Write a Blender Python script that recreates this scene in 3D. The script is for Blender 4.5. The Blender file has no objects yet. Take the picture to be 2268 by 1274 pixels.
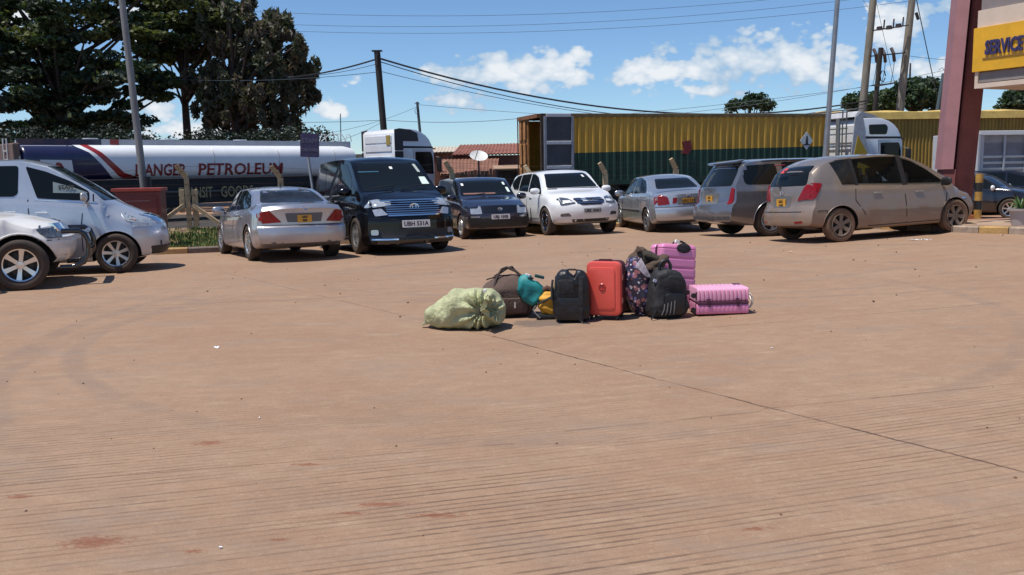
import bpy, bmesh, math, random
import numpy as np
from mathutils import Vector, Matrix, Euler
from mathutils.bvhtree import BVHTree
random.seed(7); RNG=np.random.default_rng(11)
PI=math.pi; R=math.radians
sc=bpy.context.scene
# ------------------------------------------------------------------ camera
CAM_H=1.53; PITCH=math.atan(263/2000.); ROLL=.018; FPX=2000.
cd=bpy.data.cameras.new('camera'); cam=bpy.data.objects.new('camera',cd); sc.collection.objects.link(cam)
cam.matrix_world=Matrix.Translation((0,0,CAM_H))@Matrix.Rotation(PI/2-PITCH,4,'X')@Matrix.Rotation(-ROLL,4,'Z')
cd.sensor_width=36; cd.lens=36*FPX/2268.; cd.clip_end=4000; cd.clip_start=.1
sc.camera=cam
# ------------------------------------------------------------------ light: shadows fall right and away from the camera
SH=Vector((.34,.15,-1.0)).normalized()
SUN_EL=math.asin(-SH.z); 
sd=bpy.data.lights.new('sun','SUN'); sd.energy=5.0; sd.angle=R(.53); sd.color=(1,.95,.87)
sun=bpy.data.objects.new('sun',sd); sc.collection.objects.link(sun); sun.rotation_euler=SH.to_track_quat('-Z','Y').to_euler()
w=bpy.data.worlds.new('World'); sc.world=w; w.use_nodes=True
nt=w.node_tree; N=nt.nodes; LK=nt.links; N.clear()
def wn(t,**k):
    n=N.new(t)
    for a,b in k.items(): setattr(n,a,b)
    return n
def wm(op,a,b=None,c=None):
    n=N.new('ShaderNodeMath'); n.operation=op
    for i,v in enumerate((a,b,c)):
        if v is None: continue
        if isinstance(v,(int,float)): n.inputs[i].default_value=v
        else: LK.new(v,n.inputs[i])
    return n.outputs[0]
sky=wn('ShaderNodeTexSky',sky_type='NISHITA',sun_disc=False); sky.sun_elevation=SUN_EL
sky.sun_rotation=math.atan2(-SH.x,-SH.y); sky.altitude=1150; sky.air_density=1.0; sky.dust_density=.1; sky.ozone_density=1.5
bg=wn('ShaderNodeBackground'); bg.inputs[1].default_value=.107
tint=wn('ShaderNodeMix',data_type='RGBA',blend_type='MULTIPLY'); tint.inputs[0].default_value=1
LK.new(sky.outputs[0],tint.inputs[6]); tint.inputs[7].default_value=(.76,.95,1.16,1); LK.new(tint.outputs[2],bg.inputs[0])
tc=wn('ShaderNodeTexCoord'); sep=wn('ShaderNodeSeparateXYZ'); LK.new(tc.outputs['Generated'],sep.inputs[0])
ay=wm('MAXIMUM',wm('ABSOLUTE',sep.outputs[1]),.02)
cu=wm('DIVIDE',sep.outputs[0],ay); cw=wm('DIVIDE',sep.outputs[2],ay)
cmb=wn('ShaderNodeCombineXYZ'); LK.new(cu,cmb.inputs[0]); LK.new(wm('MULTIPLY',cw,1.5),cmb.inputs[1])
nz=wn('ShaderNodeTexNoise'); nz.inputs['Scale'].default_value=21; nz.inputs['Detail'].default_value=9; nz.inputs['Roughness'].default_value=.6
LK.new(cmb.outputs[0],nz.inputs[0])
nb=wn('ShaderNodeTexNoise'); nb.inputs['Scale'].default_value=6; nb.inputs['Detail'].default_value=3; LK.new(cmb.outputs[0],nb.inputs[0])
def pdir(px,py):
    u=px-1134; v=py-637
    a=u*math.cos(ROLL)-v*math.sin(ROLL); b=u*math.sin(ROLL)+v*math.cos(ROLL)
    return Vector((a,FPX*math.cos(PITCH)-b*math.sin(PITCH),-FPX*math.sin(PITCH)-b*math.cos(PITCH)))
clouds=[(1110,165,130,34,1),(1215,165,105,42,1),(1020,228,75,26,.9),(742,248,40,20,1),(1640,140,150,48,1),(1775,140,105,50,1),(1440,160,110,38,.75),
 (1560,207,60,18,.8),(1985,70,75,50,.95),(2112,18,50,22,.7),(2060,165,80,30,.75),(1880,175,70,26,.5),(340,235,60,40,.9),(330,60,50,40,.7),(60,30,60,40,.7),(785,185,25,9,.5),(430,300,80,30,.6),
 (2420,120,150,60,1),(-250,160,160,60,1),(2700,220,220,50,1),(-700,240,200,50,1),(1500,-260,260,70,.9),(300,-420,300,80,.9)]
acc=None; hgt=None
for px,py,rx,ry,st in clouds:
    d=pdir(px,py); u0=d.x/d.y; w0=d.z/d.y; a=rx*1.3/FPX; b=ry*1.35/FPX
    du=wm('DIVIDE',wm('SUBTRACT',cu,u0),a); dw=wm('DIVIDE',wm('SUBTRACT',cw,w0),b)
    dw=wm('MAXIMUM',dw,wm('MULTIPLY',dw,-1.3))       # flatter bases
    q=wm('SQRT',wm('ADD',wm('MULTIPLY',du,du),wm('MULTIPLY',dw,dw)))
    f=wm('MULTIPLY',wm('SUBTRACT',1.0,q),st) if st<1 else wm('SUBTRACT',1.0,q)
    g=wm('MULTIPLY',wm('SUBTRACT',cw,w0),1/b)
    if acc is None: acc=f
    else: acc=wm('MAXIMUM',acc,f)
vo=wn('ShaderNodeTexVoronoi',feature='F1'); vo.inputs['Scale'].default_value=34; vo.inputs['Detail'].default_value=2; vo.inputs['Roughness'].default_value=.55; LK.new(cmb.outputs[0],vo.inputs[0])
dens=wm('ADD',wm('ADD',acc,wm('MULTIPLY',wm('SUBTRACT',nz.outputs[0],.44),1.5)),wm('MULTIPLY',wm('SUBTRACT',.50,vo.outputs['Distance']),.9))
cr=wn('ShaderNodeMapRange',interpolation_type='SMOOTHSTEP'); LK.new(dens,cr.inputs[0]); cr.inputs[1].default_value=-.30; cr.inputs[2].default_value=.0; cr.inputs[3].default_value=0; cr.inputs[4].default_value=.93
shd=wn('ShaderNodeMapRange'); LK.new(wm('ADD',dens,wm('MULTIPLY',wm('SUBTRACT',nb.outputs[0],.5),2.4)),shd.inputs[0]); shd.inputs[1].default_value=-.3; shd.inputs[2].default_value=.55
cc=wn('ShaderNodeMix',data_type='RGBA'); LK.new(shd.outputs[0],cc.inputs[0]); cc.inputs[6].default_value=(.44,.60,.78,1); cc.inputs[7].default_value=(.92,.95,.98,1)
up=wn('ShaderNodeMapRange'); LK.new(sep.outputs[2],up.inputs[0]); up.inputs[1].default_value=0; up.inputs[2].default_value=.02
bgc=wn('ShaderNodeBackground'); LK.new(cc.outputs[2],bgc.inputs[0]); bgc.inputs[1].default_value=.95
mx=wn('ShaderNodeMixShader'); LK.new(wm('MULTIPLY',cr.outputs[0],up.outputs[0]),mx.inputs[0]); LK.new(bg.outputs[0],mx.inputs[1]); LK.new(bgc.outputs[0],mx.inputs[2])
wo=wn('ShaderNodeOutputWorld'); LK.new(mx.outputs[0],wo.inputs[0])
sc.view_settings.view_transform='Standard'; sc.view_settings.look='None'; sc.view_settings.gamma=1; sc.view_settings.exposure=0
sc.view_settings.use_curve_mapping=False
# ------------------------------------------------------------------ placement helpers (pixel of the photograph -> point of the place)
def sp(t,k):
    t/=k
    return k*math.log1p(math.exp(min(t,30))) if t>-30 else 0
Y0=[(-12,17.2),(-5,18.3),(-2,19.6),(1,21.4),(3.5,20.8),(6,17.6),(12,17)]
def interp(tab,x):
    if x<=tab[0][0]: return tab[0][1]
    for (a,b),(c,d) in zip(tab,tab[1:]):
        if x<=c: return b+(d-b)*(x-a)/(c-a)
    return tab[-1][1]
def sst(a,b,x):
    t=min(1,max(0,(x-a)/(b-a))); return t*t*(3-2*t)
def gz(x,y): return .89*gz0(x/.89,y/.89)
def gz0(x,y):
    rise=min(.04*sp(x-1.5,1.2),.40)*(1-sst(21.5,26,y)*sst(8.2,10.5,x)*1.25)
    drop=min(.036*sp(y-interp(Y0,x),.8),.17)*(1-sst(8.2,10,x))
    return rise-drop
def G(px,py,z=None):
    d=pdir(px,py); zz=z if z is not None else 0
    for _ in range(60):
        k=(zz-CAM_H)/d.z; x=d.x*k; y=d.y*k
        if z is None: zz=.5*zz+.5*gz(x,y)
    return Vector((x,y,zz))
def A(px,py,depth):
    d=pdir(px,py); k=depth/d.y
    return Vector((d.x*k,depth,CAM_H+d.z*k))
def mono(tab):
    xs=[p[0] for p in tab]; ys=[p[1] for p in tab]; n=len(xs)
    h=[xs[i+1]-xs[i] for i in range(n-1)]; dl=[(ys[i+1]-ys[i])/h[i] for i in range(n-1)]
    m=[dl[0]]+[0 if dl[i-1]*dl[i]<=0 else 2*dl[i-1]*dl[i]/(dl[i-1]+dl[i]) for i in range(1,n-1)]+[dl[-1]]
    def f(x):
        if x<=xs[0]: return ys[0]
        if x>=xs[-1]: return ys[-1]
        i=max(j for j in range(n-1) if xs[j]<=x); t=(x-xs[i])/h[i]
        return (2*t**3-3*t*t+1)*ys[i]+(t**3-2*t*t+t)*h[i]*m[i]+(-2*t**3+3*t*t)*ys[i+1]+(t**3-t*t)*h[i]*m[i+1]
    return f
# ------------------------------------------------------------------ materials
MATS={}
def mat(name,col=(.5,.5,.5),rough=.6,metal=0,coat=0,spec=.5,nscale=0,namt=.12,bump=0,bscale=40,dust=0,dustcol=(.30,.17,.10),stretch=None,alpha=1,dustz=.75,emis=None):
    if name in MATS: return MATS[name]
    m=bpy.data.materials.new(name); m.use_nodes=True; t=m.node_tree; b=t.nodes['Principled BSDF']
    b.inputs['Base Color'].default_value=(*col,1); b.inputs['Roughness'].default_value=rough; b.inputs['Metallic'].default_value=metal
    b.inputs['Coat Weight'].default_value=coat; b.inputs['Coat Roughness'].default_value=.04; b.inputs['Specular IOR Level'].default_value=spec
    tcn=t.nodes.new('ShaderNodeTexCoord'); src=tcn.outputs['Object']
    if stretch:
        mp=t.nodes.new('ShaderNodeMapping'); mp.inputs['Scale'].default_value=stretch; t.links.new(src,mp.inputs[0]); src=mp.outputs[0]
    cur=None
    if nscale:
        n=t.nodes.new('ShaderNodeTexNoise'); n.inputs['Scale'].default_value=nscale; n.inputs['Detail'].default_value=6; n.inputs['Roughness'].default_value=.65; t.links.new(src,n.inputs[0])
        r=t.nodes.new('ShaderNodeMapRange'); r.inputs[1].default_value=.3; r.inputs[2].default_value=.7; r.inputs[3].default_value=1-namt; r.inputs[4].default_value=1+namt; t.links.new(n.outputs[0],r.inputs[0])
        x=t.nodes.new('ShaderNodeVectorMath'); x.operation='SCALE'; x.inputs[0].default_value=col; t.links.new(r.outputs[0],x.inputs[3]); cur=x.outputs[0]
    if dust:
        s=t.nodes.new('ShaderNodeSeparateXYZ'); t.links.new(tcn.outputs['Object'],s.inputs[0])
        n2=t.nodes.new('ShaderNodeTexNoise'); n2.inputs['Scale'].default_value=4; n2.inputs['Detail'].default_value=7; t.links.new(tcn.outputs['Object'],n2.inputs[0])
        a=t.nodes.new('ShaderNodeMapRange'); a.inputs[1].default_value=dustz; a.inputs[2].default_value=.1; a.inputs[3].default_value=.15; a.inputs[4].default_value=1.1; t.links.new(s.outputs[2],a.inputs[0])
        c=t.nodes.new('ShaderNodeMath'); c.operation='MULTIPLY'; t.links.new(a.outputs[0],c.inputs[0]); t.links.new(n2.outputs[0],c.inputs[1])
        d=t.nodes.new('ShaderNodeMath'); d.operation='MULTIPLY'; d.use_clamp=True; t.links.new(c.outputs[0],d.inputs[0]); d.inputs[1].default_value=dust*1.8
        mxn=t.nodes.new('ShaderNodeMix'); mxn.data_type='RGBA'; t.links.new(d.outputs[0],mxn.inputs[0]); mxn.inputs[7].default_value=(*dustcol,1)
        if cur: t.links.new(cur,mxn.inputs[6])
        else: mxn.inputs[6].default_value=(*col,1)
        cur=mxn.outputs[2]
        rr=t.nodes.new('ShaderNodeMapRange'); rr.inputs[3].default_value=rough; rr.inputs[4].default_value=.85; t.links.new(d.outputs[0],rr.inputs[0]); t.links.new(rr.outputs[0],b.inputs['Roughness'])
        mm=t.nodes.new('ShaderNodeMapRange'); mm.inputs[3].default_value=metal; mm.inputs[4].default_value=0; t.links.new(d.outputs[0],mm.inputs[0]); t.links.new(mm.outputs[0],b.inputs['Metallic'])
        m2=t.nodes.new('ShaderNodeMapRange'); m2.inputs[3].default_value=coat; m2.inputs[4].default_value=0; t.links.new(d.outputs[0],m2.inputs[0]); t.links.new(m2.outputs[0],b.inputs['Coat Weight'])
    if cur: t.links.new(cur,b.inputs['Base Color'])
    if bump:
        n3=t.nodes.new('ShaderNodeTexNoise'); n3.inputs['Scale'].default_value=bscale; n3.inputs['Detail'].default_value=5; t.links.new(src,n3.inputs[0])
        bp=t.nodes.new('ShaderNodeBump'); bp.inputs['Strength'].default_value=bump; bp.inputs['Distance'].default_value=.02; t.links.new(n3.outputs[0],bp.inputs['Height']); t.links.new(bp.outputs[0],b.inputs['Normal'])
    if emis: b.inputs['Emission Color'].default_value=(*emis,1); b.inputs['Emission Strength'].default_value=1
    MATS[name]=m; return m
def paint(name,col,metal=.6,dust=.35,rough=.28,**k): return mat(name,col,rough,metal,1.0,.5,nscale=3,namt=.05,dust=dust,**k)
GLASS=mat('dark_glass',(.008,.011,.013),.06,0,0,.20)
GLASSB=mat('tinted_glass_dusty',(.018,.020,.022),.10,0,0,.2,nscale=5,namt=.5)
RUB=mat('black_rubber',(.012,.012,.012),.75,nscale=10,namt=.3)
TYRE=mat('tyre_rubber',(.018,.017,.016),.85,dust=.12,nscale=30,namt=.2,dustz=3)
TYRED=mat('dusty_tyre_rubber',(.035,.027,.022),.9,dust=.45,nscale=30,namt=.2,dustz=3)
ALLOY=mat('alloy_metal',(.62,.62,.63),.28,.9,nscale=8,namt=.1)
ALLOYD=mat('dusty_alloy_metal',(.22,.16,.12),.6,.3,nscale=8,namt=.15)
DARK=mat('black_plastic',(.014,.014,.015),.5,nscale=14,namt=.25)
WELL=mat('wheel_well_dark',(.008,.008,.008),.95)
CHR=mat('chrome',(.85,.85,.86),.08,1)
LAMP=mat('headlight_glass',(.50,.53,.55),.07,.45,.9,nscale=16,namt=.22)
LAMPD=mat('smoked_headlight_glass',(.10,.11,.12),.06,.3,1,nscale=26,namt=.7)
REDL=mat('red_lamp_plastic',(.22,.006,.008),.2,0,.15,.35,nscale=25,namt=.4)
AMB=mat('amber_lamp_plastic',(.7,.22,.03),.15,0,1)
WHL=mat('clear_lamp_plastic',(.75,.75,.74),.12,.1,1)
PLY=mat('yellow_plate',(.62,.31,.03),.45); PLW=mat('white_plate',(.78,.78,.76),.4); INK=mat('black_ink',(.02,.02,.02),.6)
PAPER=mat('pale_paper',(.62,.74,.68),.6); WHITE=mat('white_plastic',(.78,.78,.76),.4,nscale=8,namt=.05)
# ------------------------------------------------------------------ mesh builder
class MB:
    def __init__(s): s.v=[]; s.f=[]; s.m=[]; s.cur=0
    def add(s,vs,fs,M=None):
        o=len(s.v)
        for p in vs:
            p=Vector(p); s.v.append(tuple(M@p) if M is not None else tuple(p))
        for f in fs: s.f.append([i+o for i in f]); s.m.append(s.cur)
        return s
    def box(s,c,d,M=None,rot=None,taper=1.0):
        x,y,z=[k/2 for k in d]; c=Vector(c); q=rot.to_matrix() if isinstance(rot,Euler) else (Euler(rot).to_matrix() if rot else Matrix.Identity(3))
        vs=[c+q@Vector((a*x*(taper if e>0 else 1),b*y*(taper if e>0 else 1),e*z)) for e in(-1,1) for b in(-1,1) for a in(-1,1)]
        return s.add(vs,[(0,2,3,1),(4,5,7,6),(0,1,5,4),(2,6,7,3),(0,4,6,2),(1,3,7,5)],M)
    def cyl(s,p0,p1,r0,r1=None,n=12,cap=True,M=None):
        r1=r0 if r1 is None else r1; p0=Vector(p0); p1=Vector(p1); d=(p1-p0).normalized(); a=d.orthogonal().normalized(); b=d.cross(a)
        vs=[p+(a*math.cos(2*PI*i/n)+b*math.sin(2*PI*i/n))*r for p,r in((p0,r0),(p1,r1)) for i in range(n)]
        fs=[(i,(i+1)%n,n+(i+1)%n,n+i) for i in range(n)]
        if cap: fs+=[tuple(range(n))[::-1],tuple(range(n,2*n))]
        return s.add(vs,fs,M)
    def tube(s,pts,r,n=8,M=None,closed=False):
        pts=[Vector(p) for p in pts]; k=len(pts); vs=[]; prev=None
        rr=r if isinstance(r,(list,tuple)) else [r]*k
        for i,p in enumerate(pts):
            t=(pts[(i+1)%k if closed else min(i+1,k-1)]-pts[(i-1)%k if closed else max(i-1,0)]).normalized()
            a=t.orthogonal().normalized() if prev is None else (prev-t*prev.dot(t)).normalized(); prev=a; b=t.cross(a)
            vs+=[p+(a*math.cos(2*PI*j/n)+b*math.sin(2*PI*j/n))*rr[i] for j in range(n)]
        fs=[(i*n+j,i*n+(j+1)%n,((i+1)%k)*n+(j+1)%n,((i+1)%k)*n+j) for i in range(k if closed else k-1) for j in range(n)]
        if not closed: fs+=[tuple(range(n))[::-1],tuple(range((k-1)*n,k*n))]
        return s.add(vs,fs,M)
    def lathe(s,prof,n=32,axis='Z',M=None,cap=False):
        vs=[]
        for r,h in prof:
            for j in range(n):
                c,d=r*math.cos(2*PI*j/n),r*math.sin(2*PI*j/n)
                vs.append((c,d,h) if axis=='Z' else (c,h,d))
        fs=[(i*n+j,i*n+(j+1)%n,(i+1)*n+(j+1)%n,(i+1)*n+j) for i in range(len(prof)-1) for j in range(n)]
        if cap: fs+=[tuple(range(n)),tuple(range((len(prof)-1)*n,len(prof)*n))]
        return s.add(vs,fs,M)
    def grid(s,P,nu,nv,closeu=False,closev=False,M=None):
        vs=[P(i,j) for i in range(nu) for j in range(nv)]
        fs=[(i*nv+j,((i+1)%nu)*nv+j,((i+1)%nu)*nv+(j+1)%nv,i*nv+(j+1)%nv) for i in range(nu if closeu else nu-1) for j in range(nv if closev else nv-1)]
        return s.add(vs,fs,M)
    def prism(s,poly,a,b,axis='Y',M=None):
        n=len(poly); f=(lambda p,q:(p[0],q,p[1])) if axis=='Y' else ((lambda p,q:(q,p[0],p[1])) if axis=='X' else (lambda p,q:(p[0],p[1],q)))
        vs=[f(p,a) for p in poly]+[f(p,b) for p in poly]
        return s.add(vs,[tuple(range(n)),tuple(range(n,2*n))[::-1]]+[(i,n+i,n+(i+1)%n,(i+1)%n) for i in range(n)],M)
    def mesh(s,name,mats,smooth=None,bevel=0,weld=True):
        me=bpy.data.meshes.new(name); me.from_pydata(s.v,[],s.f)
        for m in (mats if isinstance(mats,(list,tuple)) else [mats]): me.materials.append(m)
        me.polygons.foreach_set('material_index',s.m)
        bm=bmesh.new(); bm.from_mesh(me)
        if weld: bmesh.ops.remove_doubles(bm,verts=bm.verts,dist=1e-5)
        bmesh.ops.recalc_face_normals(bm,faces=bm.faces)
        if bevel:
            ed=[e for e in bm.edges if len(e.link_faces)==2 and e.calc_face_angle(0)>R(40)]
            bmesh.ops.bevel(bm,geom=ed,offset=bevel,segments=2,affect='EDGES',profile=.6,clamp_overlap=True)
        bm.to_mesh(me); bm.free()
        if smooth:
            me.polygons.foreach_set('use_smooth',[True]*len(me.polygons)); me.set_sharp_from_angle(angle=R(smooth))
        me.update(); return me
    def build(s,name,mats,parent=None,smooth=None,bevel=0,M=None,weld=True):
        return link(name,s.mesh(name,mats,smooth,bevel,weld),parent,M)
def link(name,data,parent=None,M=None):
    o=bpy.data.objects.new(name,data); sc.collection.objects.link(o)
    if parent: o.parent=parent
    if M is not None: o.matrix_local=M
    return o
def thing(name,label,cat,M=None,group=None):
    o=bpy.data.objects.new(name,None); sc.collection.objects.link(o); o.empty_display_size=.2
    if M is not None: o.matrix_world=M
    return tag(o,label,cat,group)
def tag(o,label,cat,group=None,kind=None):
    o['label']=label
    if cat: o['category']=cat
    if group: o['group']=group
    if kind: o['kind']=kind
    return o
def struct(o,label=None):
    o['kind']='structure'
    if label: o['label']=label
    return o
def rz(p,deg=0): return Matrix.Translation(p)@Matrix.Rotation(R(deg),4,'Z')
def text_mesh(s,size,mat_,ext=.004,name='lettering',bold=0,align='CENTER',sx=1.0):
    c=bpy.data.curves.new('txt','FONT'); c.body=s; c.size=size; c.extrude=ext; c.offset=bold; c.align_x=align; c.align_y='CENTER'; c.resolution_u=2
    o=bpy.data.objects.new('txt',c); sc.collection.objects.link(o); dg=bpy.context.evaluated_depsgraph_get(); dg.update()
    me=bpy.data.meshes.new_from_object(o.evaluated_get(dg)); bpy.data.objects.remove(o); bpy.data.curves.remove(c)
    me.name=name; me.materials.clear(); me.materials.append(mat_)
    if sx!=1:
        for v in me.vertices: v.co.x*=sx
    return me
def rpoly(pts,r=.03,n=4):
    out=[]; k=len(pts)
    for i in range(k):
        p=Vector(pts[i]).to_2d() if len(pts[i])>2 else Vector(pts[i]); a=Vector(pts[i-1]); b=Vector(pts[(i+1)%k])
        da=(a-p); db=(b-p); ra=min(r,da.length*.45,db.length*.45)
        p0=p+da.normalized()*ra; p1=p+db.normalized()*ra
        for j in range(n+1):
            t=j/n; out.append(tuple((1-t)**2*p0+2*t*(1-t)*p+t*t*p1))
    return out
def panel(bvh,poly,view,off=.006,step=.09,thick=.02,far=6,mn=.33):
    """poly 2D; view: '+y','-y' -> (x,z); '+x','-x' -> (y,z); '+z' -> (x,y).  Drapes a sheet with thickness on the body."""
    bm=bmesh.new(); vs=[bm.verts.new((p[0],p[1],0)) for p in poly]; bm.faces.new(vs); bmesh.ops.triangulate(bm,faces=bm.faces[:])
    xs=[p[0] for p in poly]; ys=[p[1] for p in poly]
    for ax,(lo,hi) in enumerate(((min(xs),max(xs)),(min(ys),max(ys)))):
        n=max(1,int((hi-lo)/step)); 
        for i in range(1,n):
            c=lo+(hi-lo)*i/n; no=(1,0,0) if ax==0 else (0,1,0); co=(c,0,0) if ax==0 else (0,c,0)
            bmesh.ops.bisect_plane(bm,geom=bm.verts[:]+bm.edges[:]+bm.faces[:],plane_co=co,plane_no=no)
    sg=1 if view[0]=='+' else -1; last=0
    def mp(p,q):
        if view[1]=='y': return Vector((p[0],q,p[1]))
        if view[1]=='x': return Vector((q,p[0],p[1]))
        return Vector((p[0],p[1],q))
    dr=mp((0,0),-sg)
    top={}; hits=[]
    for v in bm.verts:
        h=bvh.ray_cast(mp((v.co.x,v.co.y),sg*far),dr)
        hits.append((h[0],h[1]) if h[0] and abs(h[1].dot(dr))>mn else None)
    good=[h[0] for h in hits if h]
    if not good: bm.free(); return MB()
    M_=MB(); idx={}
    for v,h in zip(bm.verts,hits):
        if h is None: continue
        no=h[1] if h[1].dot(dr)<0 else -h[1]; no=(no-dr*.6).normalized(); h=h[0]
        idx[v]=len(M_.v); M_.v.append(tuple(h+no*off))
    keep={f for f in bm.faces if all(v in idx for v in f.verts)}
    for f in bm.faces:
        if f in keep: M_.f.append([idx[v] for v in f.verts]); M_.m.append(0)
    for e in bm.edges:
        if sum(f in keep for f in e.link_faces)==1:
            a,b=idx[e.verts[0]],idx[e.verts[1]]; o=len(M_.v)
            M_.v.append(tuple(Vector(M_.v[a])+dr*thick)); M_.v.append(tuple(Vector(M_.v[b])+dr*thick))
            M_.f.append([a,b,o+1,o]); M_.m.append(0)
    bm.free(); return M_
# ------------------------------------------------------------------ vehicles
def rim_mesh(r,n,wd,m,double=False):
    b=MB(); ri=r*.66
    b.lathe([(ri*1.0,-.06),(ri*1.02,.085),(ri*.99,.098),(ri*.92,.092),(ri*.90,.03),(ri*.88,-.06)],36,'Y')
    b.lathe([(.001,.080),(.05,.078),(.062,.066),(.066,.0)],16,'Y')
    for i in range(n):
        a=2*PI*i/n
        for da in ((-.16,.16) if double else (0,)):
            q=a+da; ca,sa=math.cos(q),math.sin(q); c0,s0=math.cos(a),math.sin(a); w0,w1=wd*.75,wd
            P=[]
            for (rr,ww,yy) in ((.05,w0,.074),(ri*.5,w0,.075),(ri*.93,w1,.088)):
                bx,bz=(c0,s0) if rr<.06 else (ca,sa)
                for s_ in(-1,1):
                    P.append((rr*bx-s_*ww/2*sa,yy,rr*bz+s_*ww/2*ca)); P.append((rr*bx-s_*ww/2*sa*1.1,yy-.03,rr*bz+s_*ww/2*ca*1.1))
            f=[]
            for k in(0,4): f+=[(k,k+2,k+6,k+4),(k,k+4,k+5,k+1),(k+2,k+3,k+7,k+6)]
            b.add(P,f)
    return b.mesh('rim',m,35)
def tyre_mesh(r,wd,m):
    b=MB(); h=wd/2; q=r*.655
    prof=[(q,-h*.75),(q*1.08,-h*.95),(r*.86,-h*1.03),(r*.95,-h*.93),(r*.985,-h*.8),(r,-h*.55),(r,-h*.5),(r*.985,-h*.47),(r*.985,-h*.42),(r,-h*.39),(r,-h*.04),(r*.985,-h*.02),(r*.985,h*.02),(r,h*.04),(r,h*.39),(r*.985,h*.42),(r*.985,h*.47),(r,h*.5),(r,h*.55),(r*.985,h*.8),(r*.95,h*.93),(r*.86,h*1.03),(q*1.08,h*.95),(q,h*.75)]
    b.lathe(prof,44,'Y'); return b.mesh('tyre',m,50)
def hub_mesh(r):
    b=MB(); b.lathe([(.001,.02),(r*.45,.02),(r*.45,.0),(r*.66,-.02),(r*.66,-.06)],28,'Y'); return b.mesh('wheel',mat('brake_dark',(.05,.045,.04),.6,.3),35)
def wheels(root,xs,y,r,wd,rim,tyre,steer=0):
    hub=hub_mesh(r)
    for k,x in enumerate(xs):
        for s_ in(1,-1):
            M=Matrix.Translation((x,s_*y,r))@Matrix.Rotation((0 if s_>0 else PI)+(R(steer) if k==0 else 0),4,'Z')@Matrix.Rotation(random.random()*6,4,'Y')
            o=link('wheel',hub,root,M); link('tyre',tyre,o); link('rim',rim,o)
def car_bm(S):
    L,W=S['L'],S['W']; zt=mono(S['top']); be=mono(S['belt']); zb=mono(S.get('bot',[(-L/2,.34),(-L/2+.5,.24),(0,.20),(L/2-.5,.20),(L/2,.27)]))
    wt=mono(S['wtop']); pw=mono(S.get('plan',[(-L/2,.95),(-L/2+.6,.99),(0,1),(L/2-.9,.985),(L/2,.92)]))
    fr=mono(S['front']); rr=mono(S['rear']); cyf=S.get('cyf',.32); cyr=S.get('cyr',.2); crown=S.get('crown',.045)
    xs=set(np.round(np.linspace(-L/2,L/2,64),4)); 
    for t,_ in S['top']: xs.add(round(t,4))
    xs=sorted(xs); xs=[x for i,x in enumerate(xs) if i==0 or x-xs[i-1]>.012]; xs[-1]=L/2
    low=[0,.04,.12,.25,.38,.5,.56,.62,.74,.86,.95,1.0]; lowy=[.90,.955,.98,.992,1.0,1.0,.994,.99,.982,.97,.955,.925]
    up=[.12,.3,.5,.7,.86,.95,1.0]; V=[-1,-.97,-.9,-.75,-.5,-.25,0,.25,.5,.75,.9,.97,1]
    def warp(x,y,z):
        kf=sst(L/2-S.get('wf',.95),L/2,x); kr=sst(-L/2+S.get('wr',.8),-L/2,x) if False else sst(0,1,(-(x)-(L/2-S.get('wr',.8)))/S.get('wr',.8))
        v=min(1,abs(y)/(W/2))
        return (x-kf*(cyf*v**2.4+fr(z))+kr*(cyr*v**2.6+rr(z)),y,z)
    def sect(x):
        T=zt(x); cr=min(crown,max(.012,(T-.3)*.03+.02)); B=min(be(x),T-cr-.012); b0=zb(x); w_=W/2*pw(x); E=T-cr
        wr_=W/2*wt(x)*min(1,pw(x)+.02)
        if E-B<.10: wr_=max(wr_,w_*.925-(E-B)*.9)
        pts=[(w_*q,b0+f*(B-b0)) for f,q in zip(low,lowy)]
        wb=w_*lowy[-1]
        for g in up: pts.append((wb+(wr_-wb)*(g**1.25)-.012*0,B+g*(E-B)))
        return pts,E,T
    b=MB(); secs=[sect(x) for x in xs]; nl=len(low)+len(up)
    for s_ in(1,-1): b.grid(lambda i,j:warp(xs[i],s_*secs[i][0][j][0],secs[i][0][j][1]),len(xs),nl)
    b.grid(lambda i,j:warp(xs[i],V[j]*secs[i][0][-1][0],secs[i][1]+(secs[i][2]-secs[i][1])*(1-abs(V[j])**2.4)),len(xs),len(V))
    b.grid(lambda i,j:warp(xs[i],V[j]*secs[i][0][0][0],secs[i][0][0][1]),len(xs),len(V))
    for i in(0,len(xs)-1):
        p,E,T=secs[i]
        b.grid(lambda a,j:warp(xs[i],V[j]*p[a][0],p[a][1]+((T-E)*(1-abs(V[j])**2.4)*((a/(nl-1))**6))),nl,len(V))
    bm=bmesh.new(); vs=[bm.verts.new(v) for v in b.v]
    for f in b.f:
        try: bm.faces.new([vs[i] for i in f])
        except ValueError: pass
    bmesh.ops.remove_doubles(bm,verts=bm.verts,dist=2e-4)
    bmesh.ops.dissolve_degenerate(bm,dist=1e-4,edges=bm.edges)
    bmesh.ops.recalc_face_normals(bm,faces=bm.faces)
    return bm
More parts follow.
